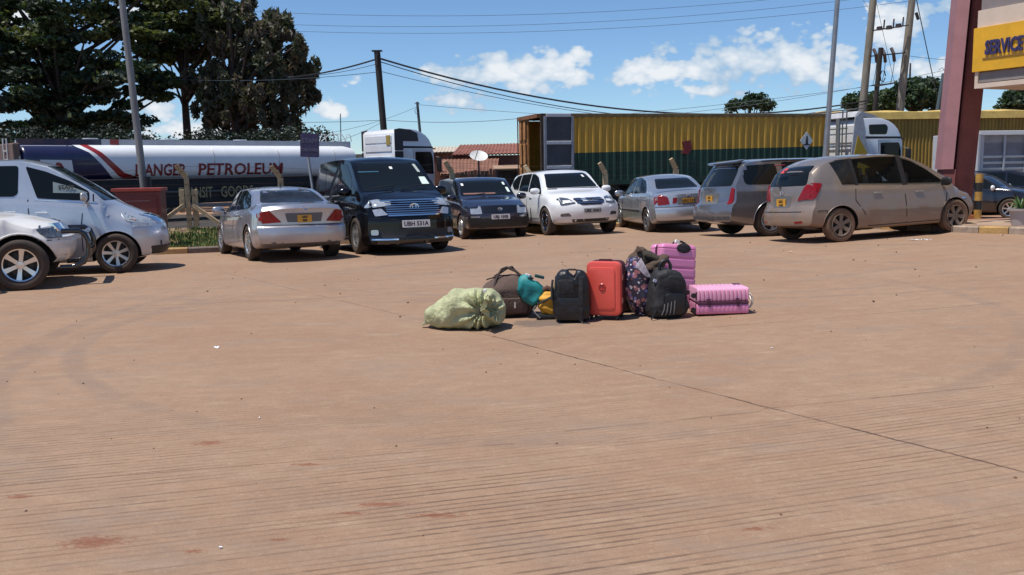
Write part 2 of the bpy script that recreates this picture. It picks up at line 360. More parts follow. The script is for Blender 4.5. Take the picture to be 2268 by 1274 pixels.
def car(name,label,cat,S,M):
    L,W=S['L'],S['W']; root=thing(name,label,cat,M)
    bm=car_bm(S); bvh=BVHTree.FromBMesh(bm); me=bpy.data.meshes.new('body'); bm.to_mesh(me); bm.free()
    me.materials.append(S['paint']); me.materials.append(WELL)
    r=S['r']; xf,xr=S['xf'],S['xr']; ra=r+S.get('arch',.055)
    c=MB()
    if 'cabin' in S: c.prism(S['cabin'],-W,W)
    for x in(xf,xr):
        for s_ in(-1,1): c.cyl((x,s_*(W/2-.34),r*.98),(x,s_*(W/2+.3),r*.98),ra,ra,32)
    cm=c.mesh('cut',[WELL,WELL]); cm.polygons.foreach_set('material_index',[1]*len(cm.polygons))
    co=link('cut',cm); body=link('body',me); md=body.modifiers.new('b','BOOLEAN'); md.operation='DIFFERENCE'; md.object=co; md.solver='EXACT'
    dg=bpy.context.evaluated_depsgraph_get(); dg.update(); nm=bpy.data.meshes.new_from_object(body.evaluated_get(dg))
    body.modifiers.clear(); body.data=nm; nm.name='body'; bpy.data.objects.remove(co)
    nm.polygons.foreach_set('use_smooth',[True]*len(nm.polygons)); nm.set_sharp_from_angle(angle=R(28)); body.parent=root
    if S.get('lower'):                                  # contrasting lower trim
        pass
    # wheel-arch lips
    for x in(xf,xr):
        for s_ in(-1,1):
            pts=[]
            for k in range(19):
                a=R(-12)+R(204)*k/18; px_,pz_=x+ra*math.cos(a),r*.98+ra*math.sin(a)
                h=bvh.ray_cast(Vector((px_+0.012*math.cos(a),s_*4,pz_+.012*math.sin(a))),Vector((0,-s_,0)))
                if h[0]: pts.append((px_,h[0].y+s_*.002,pz_))
            if len(pts)>4: MB().tube(pts,S.get('lip',.014)*.45,6).build('wheel_arch',S.get('lipmat',S['paint']),root,40)
    for it in S['panels']:
        nm_,m_,view,poly=it[:4]; o_=it[4] if len(it)>4 else {}
        for vw in ((('+y','-y') if view=='y' else (view,))):
            for mir in ((1,-1) if o_.get('mir') else (1,)):
                pl=[(p[0]*mir,p[1]) for p in poly]
                if o_.get('r',.0)>0: pl=rpoly(pl,o_['r'])
                mb=panel(bvh,pl,vw,o_.get('off',.005),o_.get('step',.1 if vw[1]=='y' else .06),o_.get('thick',.02),mn=o_.get('mn',.10 if vw[1]=='x' and 'wind' in nm_ else .33))
                if not mb.v: continue
                ob=mb.build(nm_,m_,root,50)
                if 'label' in o_: ob['label']=o_['label']
                for sub in o_.get('sub',[]):
                    pl2=[(p[0]*mir,p[1]) for p in sub[2]]
                    panel(bvh,rpoly(pl2,.012,3) if len(pl2)>4 or True else pl2,vw,sub[3] if len(sub)>3 else .012,.06,.01,mn=.1).build(sub[0],sub[1],ob,50)
    # shut lines
    for poly in S.get('seams',[]):
        for vw in('+y','-y'):
            for a,b in zip(poly,poly[1:]):
                d=(Vector(b)-Vector(a)); n=Vector((-d.y,d.x)).normalized()*.008
                panel(bvh,[tuple(Vector(a)+n),tuple(Vector(b)+n),tuple(Vector(b)-n),tuple(Vector(a)-n)],vw,.0035,.15,.004).build('door_seam',DARK,root)
    for x,z in S.get('handles',[]):
        for s_ in(-1,1):
            h=bvh.ray_cast(Vector((x,s_*4,z)),Vector((0,-s_,0)))
            if h[0]: MB().box((x,h[0].y+s_*.013,z+.008),(.19,.018,.026)).box((x-.07,h[0].y+s_*.008,z),(.02,.03,.03)).box((x+.07,h[0].y+s_*.008,z),(.02,.03,.03)).build('door_handle',S.get('hmat',S['paint']),root,40,.008)
    mp=S.get('mirror')
    if mp:
        for s_ in(-1,1):
            h=bvh.ray_cast(Vector((mp[0],s_*4,mp[1])),Vector((0,-s_,0))); y=h[0].y if h[0] else s_*W/2
            b=MB(); P=[]
            b.grid(lambda i,j:(mp[0]-.03+.075*math.sin(PI*i/8)*math.cos(2*PI*j/14)*(1 if math.cos(2*PI*j/14)>0 else .45), y+s_*(.15-.13*math.cos(PI*i/8)), mp[1]+.065+.085*abs(math.sin(PI*i/8))**.6*math.sin(2*PI*j/14)*(1 if i not in(0,8) else 0)),9,14,closev=True)
            o=b.build('side_mirror',S.get('mmat',S['paint']),root,60)
            MB().tube([(mp[0],y-s_*.03,mp[1]-.01),(mp[0],y+s_*.08,mp[1]+.03)],.022,8).build('mirror_stalk',DARK,o,40)
    wheels(root,(xf,xr),W/2-S.get('wi',.115),r,S.get('tw',.2),S['rim'],S['tyre'],S.get('steer',0))
    return root,bvh
def plate(root,bvh,view,y,z,txt,m,w_=.5,h_=.12,two=False):
    sg=1 if view[0]=='+' else -1
    h=bvh.ray_cast(Vector((sg*6,y,z)),Vector((-sg,0,0)))[0]
    q=Matrix.Translation((h.x+sg*.012,y,z))@Matrix.Rotation(R(90)*sg,4,'Z')@Matrix.Rotation(PI/2,4,'X')
    o=MB().prism(rpoly([(-w_/2,-h_/2),(w_/2,-h_/2),(w_/2,h_/2),(-w_/2,h_/2)],.015),-.006,.006,'Z').build('number_plate',m,root,M=q)
    lines=txt.split('|')
    for k,t in enumerate(lines):
        sz=h_*.80/len(lines)*1.05; link('plate_lettering',text_mesh(t,sz,INK,.001,bold=.0035,sx=.95),o,Matrix.Translation((0,(h_*.22 if k==0 else -h_*.24) if len(lines)>1 else -.004,.008)))
    return o
def emblem(root,bvh,view,y,z,s=.06):
    sg=1 if view[0]=='+' else -1; h=bvh.ray_cast(Vector((sg*6,y,z)),Vector((-sg,0,0)))[0]; b=MB()
    for a_,b_,dz in((1,.66,0),(.42,.62,.0),(.72,.3,.28)): b.tube([(h.x+sg*.014,y+s*a_*math.cos(t*PI/9),z+s*(b_*math.sin(t*PI/9)+dz)) for t in range(18)],s*.09,5,closed=True)
    b.build('emblem',CHR,root,40)
def veh_M(p,heading,S,end='r',side=-1,k=1):
    """p = ground contact of one wheel; body follows the slope of the ground"""
    x=k*(S['xr'] if end=='r' else S['xf']); y=k*side*(S['W']/2-S.get('wi',.115)); c,s=math.cos(R(heading)),math.sin(R(heading))
    ox,oy=p[0]-(x*c-y*s),p[1]-(x*s+y*c)
    e=1.2; gx=lambda u,v:gz(ox+u*c-v*s,oy+u*s+v*c)
    f=Vector((2*e*c,2*e*s,gx(e,0)-gx(-e,0))).normalized(); l=Vector((-1.4*s,1.4*c,gx(0,.7)-gx(0,-.7))).normalized(); n=f.cross(l).normalized(); l=n.cross(f)
    zc=(gx(e,.7)+gx(-e,.7)+gx(e,-.7)+gx(-e,-.7))/4
    M=Matrix((f,l,n)).transposed().to_4x4(); M.translation=(ox,oy,zc+.002); return M@Matrix.Scale(k,4)
def rims(r,n,wd,m=ALLOY,tw=.2,tm=TYRE,double=False): return dict(r=r,rim=rim_mesh(r,n,wd,m,double),tyre=tyre_mesh(r,tw,tm),tw=tw)
def bandpoly(f0,f1,xs): return [(x,f0(x)) for x in xs]+[(x,f1(x)) for x in reversed(xs)]
def sidewin(S,x0,x1,dz0=.03,dz1=.07,lean0=0,lean1=0,n=7):
    """window between belt and roof from x0 to x1 (x at belt); lean = shift of the upper corner"""
    zt=mono(S['top']); be=mono(S['belt']); lo=[(x0+(x1-x0)*i/n,be(x0+(x1-x0)*i/n)+dz0) for i in range(n+1)]
    a,b=x0+lean0,x1+lean1; hi=[(a+(b-a)*i/n,zt(a+(b-a)*i/n)-dz1) for i in range(n+1)]
    return lo+hi[::-1]

# ---- beige grey people carrier (nearest right)
S=dict(L=4.14,W=1.70,wr=1.25,paint=paint('beige_grey_paint',(.265,.228,.195),.55,.75,.33,dustz=.95),xf=1.28,xr=-1.32,**rims(.315,6,.085,ALLOYD,.19,TYRED))
S.update(top=[(-2.12,1.35),(-2.02,1.47),(-1.75,1.555),(-1.1,1.605),(-.3,1.61),(.2,1.565),(.65,1.41),(1.1,1.17),(1.4,1.02),(1.8,.90),(2.12,.74)],
 belt=[(-2.12,1.05),(-1.4,1.03),(0,.97),(1.0,.93),(1.5,.90),(2.12,.70)],wtop=[(-2.12,.72),(-1,.74),(.3,.73),(1.0,.76),(1.4,.8),(2.12,.8)],
 rear=[(.2,.08),(.42,0),(.62,.02),(.72,.08),(1.0,.12),(1.25,.24),(1.5,.40)],front=[(.2,.14),(.35,.02),(.5,0),(.65,.06),(.8,.22),(.95,.3)],cyf=.42,cyr=.22,
 handles=[(-.52,.86),(.42,.83)],hmat=mat('handle_beige_grey',(.42,.39,.35),.25,.6,1),mirror=(1.0,.93),mmat=DARK,
 seams=[[(-.98,.96),(-1.0,.75),(-.82,.52),(-.72,.26)],[(.10,.95),(.13,.26)],[(1.12,.92),(1.04,.6),(.98,.26)],[(-.72,.26),(.98,.26)],[(-2.0,.60),(-1.62,.60),(-1.60,.45)],[(1.12,.92),(1.6,.93)],[(1.62,.58),(2.0,.56)]])
f_=S['paint']
S['cabin']=rpoly([(-1.36,1.49),(-1.22,1.075),(-.9,1.06),(.08,1.01),(1.0,.975),(1.02,1.03),(.70,1.25),(.4,1.41),(.06,1.515),(-.4,1.53),(-1.0,1.515)],.03)
SEEG=bpy.data.materials.new('clear_tinted_glass'); SEEG.use_nodes=True; t_=SEEG.node_tree; b_=t_.nodes['Principled BSDF']; b_.inputs['Base Color'].default_value=(.02,.022,.022,1); b_.inputs['Roughness'].default_value=.05; b_.inputs['Specular IOR Level'].default_value=.4
tr_=t_.nodes.new('ShaderNodeBsdfTransparent'); tr_.inputs[0].default_value=(.74,.78,.74,1); mx_=t_.nodes.new('ShaderNodeMixShader'); mx_.inputs[0].default_value=.20; t_.links.new(tr_.outputs[0],mx_.inputs[1]); t_.links.new(b_.outputs[0],mx_.inputs[2]); t_.links.new(mx_.outputs[0],t_.nodes['Material Output'].inputs[0])
S['panels']=[('side_window',GLASSB,'y',[(-1.42,1.50),(-1.25,1.055),(-.95,1.045),(-1.02,1.525)],dict(r=.03)),
 ('side_window',SEEG,'y',[(-.95,1.52),(-.90,1.04),(.08,.99),(.06,1.53),(-.4,1.54)],dict(r=.04,thick=.004)),
 ('side_window',SEEG,'y',[(.16,1.51),(.19,.985),(1.02,.955),(1.05,1.0),(.7,1.26),(.4,1.43)],dict(r=.04,thick=.004)),
 ('side_window',GLASS,'y',[(1.09,.98),(1.07,.955),(1.36,.945)],dict(r=.01)),
 ('door_pillar',DARK,'y',[(.05,1.54),(.07,.98),(.20,.975),(.17,1.52)],dict(off=.003,thick=.05)),('door_pillar',DARK,'y',[(-1.04,1.53),(-.97,1.03),(-.89,1.03),(-.94,1.53)],dict(off=.003,thick=.05)),
 ('side_moulding',f_,'y',[(-.72,.55),(.98,.51),(.98,.545),(-.72,.585)],dict(off=.014)),
 ('rear_window',GLASS,'-x',[(-.60,1.08),(.60,1.08),(.50,1.44),(-.50,1.44)],dict(r=.07)),
 ('tail_lamp',REDL,'-x',[(.44,.80),(.70,.83),(.70,1.08),(.60,1.10)],dict(r=.03,mir=1,off=.014,step=.05)),
 ('tail_lamp',REDL,'y',[(-2.10,.80),(-1.86,.82),(-1.66,1.10),(-1.84,1.12)],dict(r=.02,off=.014,step=.05)),
 ('plate_recess',mat('grey_recess',(.12,.12,.12),.5),'-x',[(-.28,.68),(.28,.68),(.28,.90),(-.28,.90)],dict(r=.04,off=.003)),
 ('tailgate_seam',DARK,'-x',[(-.60,.595),(.60,.595),(.60,.607),(-.60,.607)],dict(off=.004)),
 ('reflector',REDL,'-x',[(.45,.38),(.62,.39),(.62,.43),(.45,.42)],dict(r=.01,mir=1)),
 ('lower_bumper',DARK,'-x',[(-.74,.235),(.74,.235),(.74,.275),(-.74,.275)],dict(off=.004)),
 ('windshield',GLASS,'+x',[(-.62,1.10),(.62,1.10),(.50,1.47),(-.50,1.47)],dict(r=.06)),
 ('headlight',LAMP,'+x',[(.42,.62),(.74,.72),(.70,.88),(.45,.74)],dict(r=.03,mir=1,off=.01)),
 ('headlight',LAMP,'y',[(1.52,.83),(1.96,.66),(2.02,.75),(1.80,.90)],dict(r=.02,off=.01)),
 ('fog_window',DARK,'+x',[(-.5,.3),(.5,.3),(.5,.45),(-.5,.45)],dict(r=.05))]
P=G(1858,536); t,bv=car('parked_people_carrier','dusty beige grey people carrier with slanted red tail lamps, in front of the red pillar','car',S,veh_M(P,17,S,'r',-1,.94))
plate(t,bv,'-x',.0,.76,'UAU|126K',PLY,.29,.17); emblem(t,bv,'-x',0,.96,.055)
MB().box((-1.98,.1,1.49),(.06,.3,.02)).build('brake_lamp',REDL,t,bevel=.008)
MB().tube([(-2.04,.0,1.05),(-1.97,.18,1.10),(-1.93,.36,1.14)],.01,6).build('rear_wiper',DARK,t)
q=panel(bv,rpoly([(.18,1.33),(.34,1.33),(.34,1.42),(.18,1.42)],.03),'-x',.009,.1,.004); q.build('window_sticker',mat('red_sticker',(.55,.06,.06),.5),t)
q=panel(bv,[(1.46,.64),(1.56,.64),(1.56,.66),(1.46,.66)],'-y',.008,.1,.004); q.build('badge',CHR,t)
SEAT=mat('seat_grey_cloth',(.10,.09,.08),.9)
for x in(-.55,.35):
    for y in(-.36,.36):
        o=MB().box((x,y,.98),(.13,.46,.46),rot=(0,-.18,0)).build('seat',SEAT,t,40,.04); MB().box((x-.06,y,1.26),(.09,.25,.17),rot=(0,-.15,0)).build('headrest',SEAT,o,40,.03)
MB().tube([(.62+.06*math.sin(a_),.36+.17*math.cos(a_),1.08+.16*math.sin(a_)) for a_ in [k*PI/8 for k in range(16)]],.014,6,closed=True).build('steering_wheel',DARK,t,60)
MB().box((.86,0,1.0),(.30,1.3,.10)).build('dashboard',DARK,t,bevel=.03); MB().box((.52,0,1.44),(.02,.24,.06)).build('rear_view_mirror',DARK,t,bevel=.01)
# ---- grey estate behind it
S=dict(L=4.48,W=1.735,wr=1.2,paint=paint('dark_silver_paint',(.22,.225,.24),.75,.35,.25),xf=1.32,xr=-1.2,**rims(.335,5,.07,ALLOY,.2,TYRE))
S.update(top=[(-2.24,1.43),(-2.15,1.53),(-1.9,1.57),(-1,1.59),(.1,1.575),(.4,1.50),(1.05,1.07),(1.3,1.01),(1.9,.92),(2.24,.78)],belt=[(-2.24,1.03),(0,1.0),(1.1,.96),(2.24,.74)],
 wtop=[(-2.24,.78),(-1,.79),(.2,.77),(1,.8),(2.24,.8)],rear=[(.2,.1),(.45,0),(.65,.02),(.75,.12),(1.0,.16),(1.45,.42),(1.6,.42)],front=[(.2,.14),(.4,0),(.6,0),(.9,.2)],
 cyf=.35,cyr=.18,handles=[(-.45,.90),(.45,.88)],mirror=(.95,.98),seams=[[(-.85,1.0),(-.9,.6),(-.78,.28)],[(.05,1.0),(.08,.28)],[(1.05,.95),(1.0,.28)]],lip=.022)
S['panels']=[('side_window',GLASS,'y',[(-1.76,1.45),(-1.74,1.12),(-1.68,1.07),(-1.02,1.05),(-.96,1.10),(-1.0,1.47)],dict(r=.06)),('side_window',GLASS,'y',[(-.86,1.49),(-.84,1.05),(.03,1.03),(.03,1.49)],dict(r=.05)),
 ('side_window',GLASS,'y',[(.13,1.49),(.13,1.03),(.98,1.0),(.42,1.44)],dict(r=.05)),('roof_rail',DARK,'y',[(-1.9,1.52),(.2,1.525),(.2,1.545),(-1.9,1.54)],dict(off=.02)),
 ('side_moulding',DARK,'y',[(-.8,.55),(1.0,.55),(1.0,.585),(-.8,.585)],dict(off=.01)),
 ('rear_window',GLASS,'-x',[(-.66,1.06),(.66,1.06),(.56,1.45),(-.56,1.45)],dict(r=.06)),
 ('tail_lamp',REDL,'-x',[(.64,.70),(.76,.70),(.76,1.00),(.68,1.02)],dict(r=.03,mir=1,off=.012,step=.05)),('tail_lamp',REDL,'y',[(-2.22,.70),(-2.02,.72),(-1.98,.84),(-2.2,.84)],dict(off=.012)),
 ('reversing_lamp',WHL,'y',[(-2.22,.85),(-1.98,.85),(-2.0,1.02),(-2.16,1.04)],dict(off=.012,r=.02)),
 ('plate_recess',mat('grey_recess'),'-x',[(-.34,.70),(.34,.70),(.34,.92),(-.34,.92)],dict(r=.02,off=.003)),
 ('lower_bumper',mat('grey_plastic',(.07,.07,.075),.6),'-x',[(-.8,.3),(.8,.3),(.8,.45),(-.8,.45)],dict(r=.03)),
 ('lower_trim',mat('grey_plastic'),'y',[(-.78,.21),(.92,.21),(.9,.33),(-.8,.33)],dict(r=.02)),
 ('windshield',GLASS,'+x',[(-.62,1.1),(.62,1.1),(.52,1.46),(-.52,1.46)],dict(r=.06)),('headlight',LAMP,'+x',[(.42,.66),(.76,.66),(.76,.82),(.42,.78)],dict(r=.03,mir=1))]
P=G(1703,524); t,bv=car('parked_estate_car','dark silver estate car with black side glass, half hidden by the beige grey people carrier','car',S,veh_M(P,16,S,'r',-1,1.0))
plate(t,bv,'-x',.0,.80,'UAT|904',PLY,.25,.15)
MB().prism([(-1.78,1.50),(-1.60,1.57),(-1.60,1.588),(-1.80,1.56),(-1.85,1.535)],-.58,.58).build('roof_spoiler',S['paint'],t,30,.01)
# ---- silver saloon at right of centre, rear towards us
SIL=paint('silver_paint',(.50,.52,.55),.75,.30,.24)
S=dict(L=4.6,W=1.71,paint=SIL,xf=1.36,xr=-1.34,**rims(.318,7,.045,mat('grey_alloy_metal',(.25,.25,.26),.4,.7),.195,TYRE))
S.update(top=[(-2.3,.98),(-2.15,1.05),(-1.75,1.075),(-1.5,1.12),(-.85,1.385),(-.3,1.47),(.2,1.465),(.6,1.37),(1.25,1.02),(1.45,.98),(2.0,.86),(2.3,.70)],
 belt=[(-2.3,.93),(-1.4,.99),(0,.95),(1.2,.91),(2.3,.66)],wtop=[(-2.3,.84),(-1.5,.78),(-.8,.72),(.3,.71),(1.2,.78),(2.3,.8)],rear=[(.2,.12),(.45,0),(.6,0),(.68,.05),(1.0,.08)],front=[(.2,.14),(.4,0),(.6,.02),(.8,.2)],
 cyf=.4,cyr=.24,crown=.055,handles=[(-.62,.86),(.32,.84)],mirror=(.92,.92),seams=[[(-.78,.97),(-.95,.7),(-.88,.5)],[(.0,.95),(.05,.26)],[(1.05,.9),(1.0,.26)]])
S['panels']=[('side_window',GLASS,'y',[(-1.18,1.06),(-1.12,1.02),(-.06,.985),(-.05,1.39),(-.35,1.40),(-.78,1.32)],dict(r=.06)),('side_window',GLASS,'y',[(.0,1.39),(.02,.98),(1.06,.94),(.62,1.27),(.3,1.375)],dict(r=.05)),
 ('side_moulding',DARK,'y',[(-.8,.53),(1.0,.51),(1.0,.545),(-.8,.565)],dict(off=.01)),
 ('rear_window',GLASS,'-x',[(-.56,1.115),(.56,1.115),(.44,1.36),(-.44,1.36)],dict(r=.05)),
 ('tail_lamp',REDL,'-x',[(.46,.74),(.74,.72),(.74,.95),(.66,.98),(.50,.92)],dict(r=.04,mir=1,off=.012,step=.05)),('tail_lamp',REDL,'y',[(-2.3,.73),(-2.0,.76),(-1.92,.92),(-2.2,.96)],dict(r=.02,off=.012)),
 ('tail_lamp',REDL,'-x',[(.30,.76),(.40,.75),(.38,.90),(.27,.90)],dict(r=.02,mir=1,off=.008)),
 ('plate_recess',mat('grey_recess'),'-x',[(-.28,.74),(.28,.74),(.26,.90),(-.26,.90)],dict(r=.02,off=.003)),
 ('lower_bumper',DARK,'-x',[(-.72,.27),(.72,.27),(.72,.31),(-.72,.31)],dict(off=.004)),
 ('bumper_seam',DARK,'-x',[(-.8,.665),(.8,.665),(.8,.68),(-.8,.68)],dict(off=.004)),
 ('windshield',GLASS,'+x',[(-.6,1.08),(.6,1.08),(.48,1.38),(-.48,1.38)],dict(r=.05)),('headlight',LAMP,'+x',[(.42,.6),(.76,.62),(.74,.78),(.42,.74)],dict(r=.03,mir=1))]
P=G(1440,514); t,bv=car('parked_sedan','silver saloon car seen from behind, parked between the white crossover and the dark silver estate','car',S,veh_M(P,98,S,'r',1,.93))
plate(t,bv,'-x',.0,.82,'UAX 518',PLY,.32,.11); emblem(t,bv,'-x',0,.97,.045)
# ---- silver saloon at left
S=dict(L=4.73,W=1.78,paint=paint('silver_lilac_paint',(.47,.48,.52),.75,.45,.24),xf=1.5,xr=-1.32,**rims(.335,10,.028,mat('bright_alloy_metal',(.72,.72,.73),.22,.9),.215,TYRE,False))
S.update(top=[(-2.365,.99),(-2.25,1.07),(-1.9,1.09),(-1.62,1.12),(-1.0,1.35),(-.45,1.43),(.1,1.435),(.55,1.36),(1.3,1.0),(1.5,.96),(2.1,.84),(2.365,.68)],
 belt=[(-2.365,.95),(-1.5,.98),(0,.93),(1.3,.90),(2.365,.64)],wtop=[(-2.365,.86),(-1.6,.80),(-.9,.71),(.3,.70),(1.2,.77),(2.365,.8)],rear=[(.2,.12),(.45,.0),(.62,0),(.68,.07),(.95,.06),(1.05,.03)],front=[(.2,.14),(.4,0),(.6,.02),(.8,.2)],
 cyf=.4,cyr=.28,crown=.06,handles=[(-.75,.84),(.28,.82)],hmat=CHR,mirror=(.98,.90),seams=[[(-.9,.95),(-1.05,.68),(-.98,.5)],[(-.05,.93),(0,.26)],[(1.1,.88),(1.05,.26)]])
S['panels']=[('side_window',GLASS,'y',[(-1.35,1.05),(-1.28,1.0),(-.1,.965),(-.1,1.355),(-.45,1.36),(-.9,1.27)],dict(r=.06)),('side_window',GLASS,'y',[(-.03,1.355),(-.03,.96),(1.1,.92),(.62,1.25),(.3,1.34)],dict(r=.05)),
 ('rear_window',GLASSB,'-x',[(-.64,1.105),(.64,1.105),(.50,1.345),(-.50,1.345)],dict(r=.06)),
 ('tail_lamp',REDL,'-x',[(.42,.735),(.76,.715),(.76,.93),(.64,.955)],dict(r=.03,mir=1,off=.012,step=.05)),('tail_lamp',REDL,'y',[(-2.36,.73),(-2.1,.76),(-1.98,.90),(-2.2,.94)],dict(r=.02,off=.012)),
 ('plate_recess',mat('grey_recess'),'-x',[(-.32,.73),(.32,.73),(.36,.90),(-.36,.90)],dict(r=.02,off=.003)),
 ('lower_bumper',mat('brown_grey_plastic',(.13,.11,.10),.6),'-x',[(-.68,.26),(.68,.26),(.70,.31),(-.70,.31)],dict(off=.004)),
 ('bumper_seam',DARK,'-x',[(-.84,.672),(.84,.672),(.84,.685),(-.84,.685)],dict(off=.004)),
 ('exhaust_pipe',DARK,'-x',[(.42,.30),(.62,.30),(.62,.36),(.42,.36)],dict(r=.02,mir=1,off=.02)),
 ('windshield',GLASS,'+x',[(-.6,1.05),(.6,1.05),(.48,1.35),(-.48,1.35)],dict(r=.05)),('headlight',LAMP,'+x',[(.42,.6),(.76,.62),(.74,.78),(.42,.74)],dict(r=.03,mir=1))]
P=G(562,577); t,bv=car('parked_sedan','silver saloon car seen from behind, just left of the black people carrier','car',S,veh_M(P,118,S,'r',1,.92))
plate(t,bv,'-x',.0,.79,'UAV|350',PLY,.27,.14); emblem(t,bv,'-x',0,.99,.06)
MB().prism([(-.62,1.43),(-.5,1.43),(-.56,1.49),(-.6,1.49)],-.012,.012).build('roof_aerial',DARK,t)
MB().box((-1.42,0,1.10),(.25,1.0,.012),rot=(0,-.1,0)).build('parcel_shelf_trim',mat('pale_trim',(.45,.42,.36),.8,nscale=14,namt=.5),t)
# ---- black people carrier
BLK=mat('black_paint',(.003,.0035,.005),.10,0,.35,.25,nscale=3,namt=.05,dust=.03)
S=dict(L=4.85,W=1.84,paint=BLK,xf=1.45,xr=-1.5,**rims(.345,10,.03,ALLOY,.22,TYRE))
S.update(top=[(-2.42,1.74),(-2.3,1.84),(-1.9,1.895),(-.8,1.915),(.2,1.90),(.55,1.85),(1.25,1.40),(1.6,1.19),(1.8,1.14),(2.2,1.06),(2.42,.95)],
 belt=[(-2.42,1.12),(0,1.10),(1.3,1.06),(2.42,.90)],wtop=[(-2.42,.80),(0,.80),(.6,.78),(1.4,.84),(2.42,.84)],rear=[(.2,.08),(.5,0),(1.1,.06),(1.8,.3)],
 front=[(.15,.0),(.28,-.03),(.38,.0),(.6,.0),(.95,.12),(1.1,.25)],cyf=.34,cyr=.15,wf=.8,bot=[(-2.42,.28),(-1.9,.16),(0,.15),(1.9,.15),(2.42,.19)],
 handles=[(-.3,1.02),(.22,1.0)],mirror=(1.2,1.12),mmat=BLK,seams=[[(-1.0,1.1),(-1.0,.25)],[(.05,1.1),(.05,.22)],[(1.05,1.08),(.95,.22)]],lip=.02)
S['panels']=[('side_window',GLASS,'y',[(-2.15,1.70),(-2.1,1.17),(-1.1,1.15),(-1.1,1.78)],dict(r=.07)),('side_window',GLASS,'y',[(-1.02,1.78),(-1.02,1.15),(.0,1.14),(.0,1.79)],dict(r=.05)),
 ('side_window',GLASS,'y',[(.08,1.79),(.08,1.14),(.98,1.12),(.98,1.42),(.5,1.75)],dict(r=.05)),('side_window',GLASS,'y',[(1.04,1.12),(1.45,1.10),(1.04,1.36)],dict(r=.02)),
 ('windshield',GLASS,'+x',[(-.74,1.18),(.74,1.18),(.61,1.78),(-.61,1.78)],dict(r=.07,sub=[('inspection_sticker',PAPER,[(.52,1.30),(.68,1.30),(.66,1.45),(.53,1.45)]),('inspection_sticker',mat('grey_sticker',(.4,.45,.42),.6),[(.56,1.55),(.62,1.55),(.58,1.72),(.52,1.72)]),('tax_disc',WHITE,[(.0,1.62),(.06,1.62),(.06,1.67),(.0,1.67)]),('sun_strip',mat('blue_strip',(.03,.10,.16),.4),[(-.66,1.56),(-.25,1.56),(-.25,1.58),(-.66,1.58)])])),
 ('headlight',LAMP,'+x',[(.44,.90),(.74,.87),(.75,1.0),(.60,1.02),(.40,.97)],dict(r=.02,mir=1,off=.012,step=.04)),('headlight',LAMP,'+x',[(.50,.73),(.72,.71),(.75,.83),(.60,.85)],dict(r=.02,mir=1,off=.012,step=.04)),
 ('headlight',LAMP,'y',[(1.92,.87),(2.12,.87),(2.12,.99),(1.98,1.0)],dict(r=.03,off=.012,step=.04)),
 ('grille',mat('grille_dark',(.03,.035,.045),.3,.6),'+x',[(-.50,.72),(.50,.72),(.58,.98),(-.58,.98)],dict(r=.04,off=.006,sub=[('grille_bar',CHR,[(-.52,z),(.52,z),(.52,z+.014),(-.52,z+.014)],.014) for z in(.745,.785,.825,.865,.905,.945)]+[('grille_bar',CHR,[(-.58,.975),(.58,.975),(.58,1.0),(-.58,1.0)],.02),('grille_bar',CHR,[(-.50,.705),(.50,.705),(.50,.73),(-.50,.73)],.018)])),
 ('bonnet_strip',WHITE,'+x',[(-.02,1.075),(.15,1.075),(.15,1.095),(-.02,1.095)],dict(off=.01)),
 ('lower_grille',DARK,'+x',[(-.62,.30),(.62,.30),(.66,.45),(-.66,.45)],dict(r=.04,off=.004)),
 ('bumper_lip',mat('gloss_black',(.01,.01,.012),.08,0,1),'+x',[(-.82,.19),(.82,.19),(.84,.27),(-.84,.27)],dict(r=.03,off=.035,thick=.06)),
 ('bumper_trim',CHR,'+x',[(-.80,.275),(-.35,.265),(-.35,.285),(-.80,.295)],dict(off=.03)),('bumper_trim',CHR,'+x',[(.80,.275),(.35,.265),(.35,.285),(.80,.295)],dict(off=.03)),
 ('fog_lamp',mat('fog_lamp',(.4,.42,.45),.1,.5,1),'+x',[(.68,.36),(.80,.36),(.80,.46),(.68,.46)],dict(r=.03,mir=1)),
 ('rear_window',GLASS,'-x',[(-.66,1.2),(.66,1.2),(.6,1.7),(-.6,1.7)],dict(r=.06)),('side_skirt',BLK,'y',[(-1.1,.17),(1.0,.17),(1.0,.26),(-1.1,.26)],dict(r=.02,off=.025,thick=.04))]
P=G(800,562); t,bv=car('parked_people_carrier','glossy black people carrier facing us with a chromed slatted grille, parked in the middle row','car',S,veh_M(P,-65,S,'f',-1,.985))
plate(t,bv,'+x',.0,.555,'UBH 531A',PLW,.54,.135); emblem(t,bv,'+x',0,.87,.085)
for y in(-.35,.3): MB().tube([(1.62,y-.3,1.215),(1.55,y,1.27),(1.5,y+.25,1.285)],.011,6).build('windscreen_wiper',DARK,t)
# ---- navy van-like estate
NAV=paint('navy_paint',(.012,.018,.038),.3,.3,.16)
S=dict(L=4.2,W=1.69,paint=NAV,xf=1.30,xr=-1.25,**rims(.30,6,.06,ALLOY,.18,TYRE))
S.update(top=[(-2.1,1.42),(-2.0,1.48),(-1,1.515),(0,1.51),(.28,1.46),(.95,1.08),(1.15,1.02),(1.8,.93),(2.1,.84)],belt=[(-2.1,.98),(0,.96),(1.0,.93),(2.1,.80)],wtop=[(-2.1,.82),(0,.82),(.3,.80),(1.0,.84),(2.1,.84)],
 rear=[(.2,.06),(.5,0),(1.0,.03),(1.5,.2)],front=[(.2,.08),(.4,0),(.55,0),(.7,.05),(.95,.16)],cyf=.26,cyr=.1,handles=[(-.5,.86),(.3,.85)],mirror=(.85,.95),mmat=NAV,seams=[[(.0,.95),(.0,.25)],[(1.0,.92),(.95,.25)],[(-.9,.96),(-.85,.3)]])
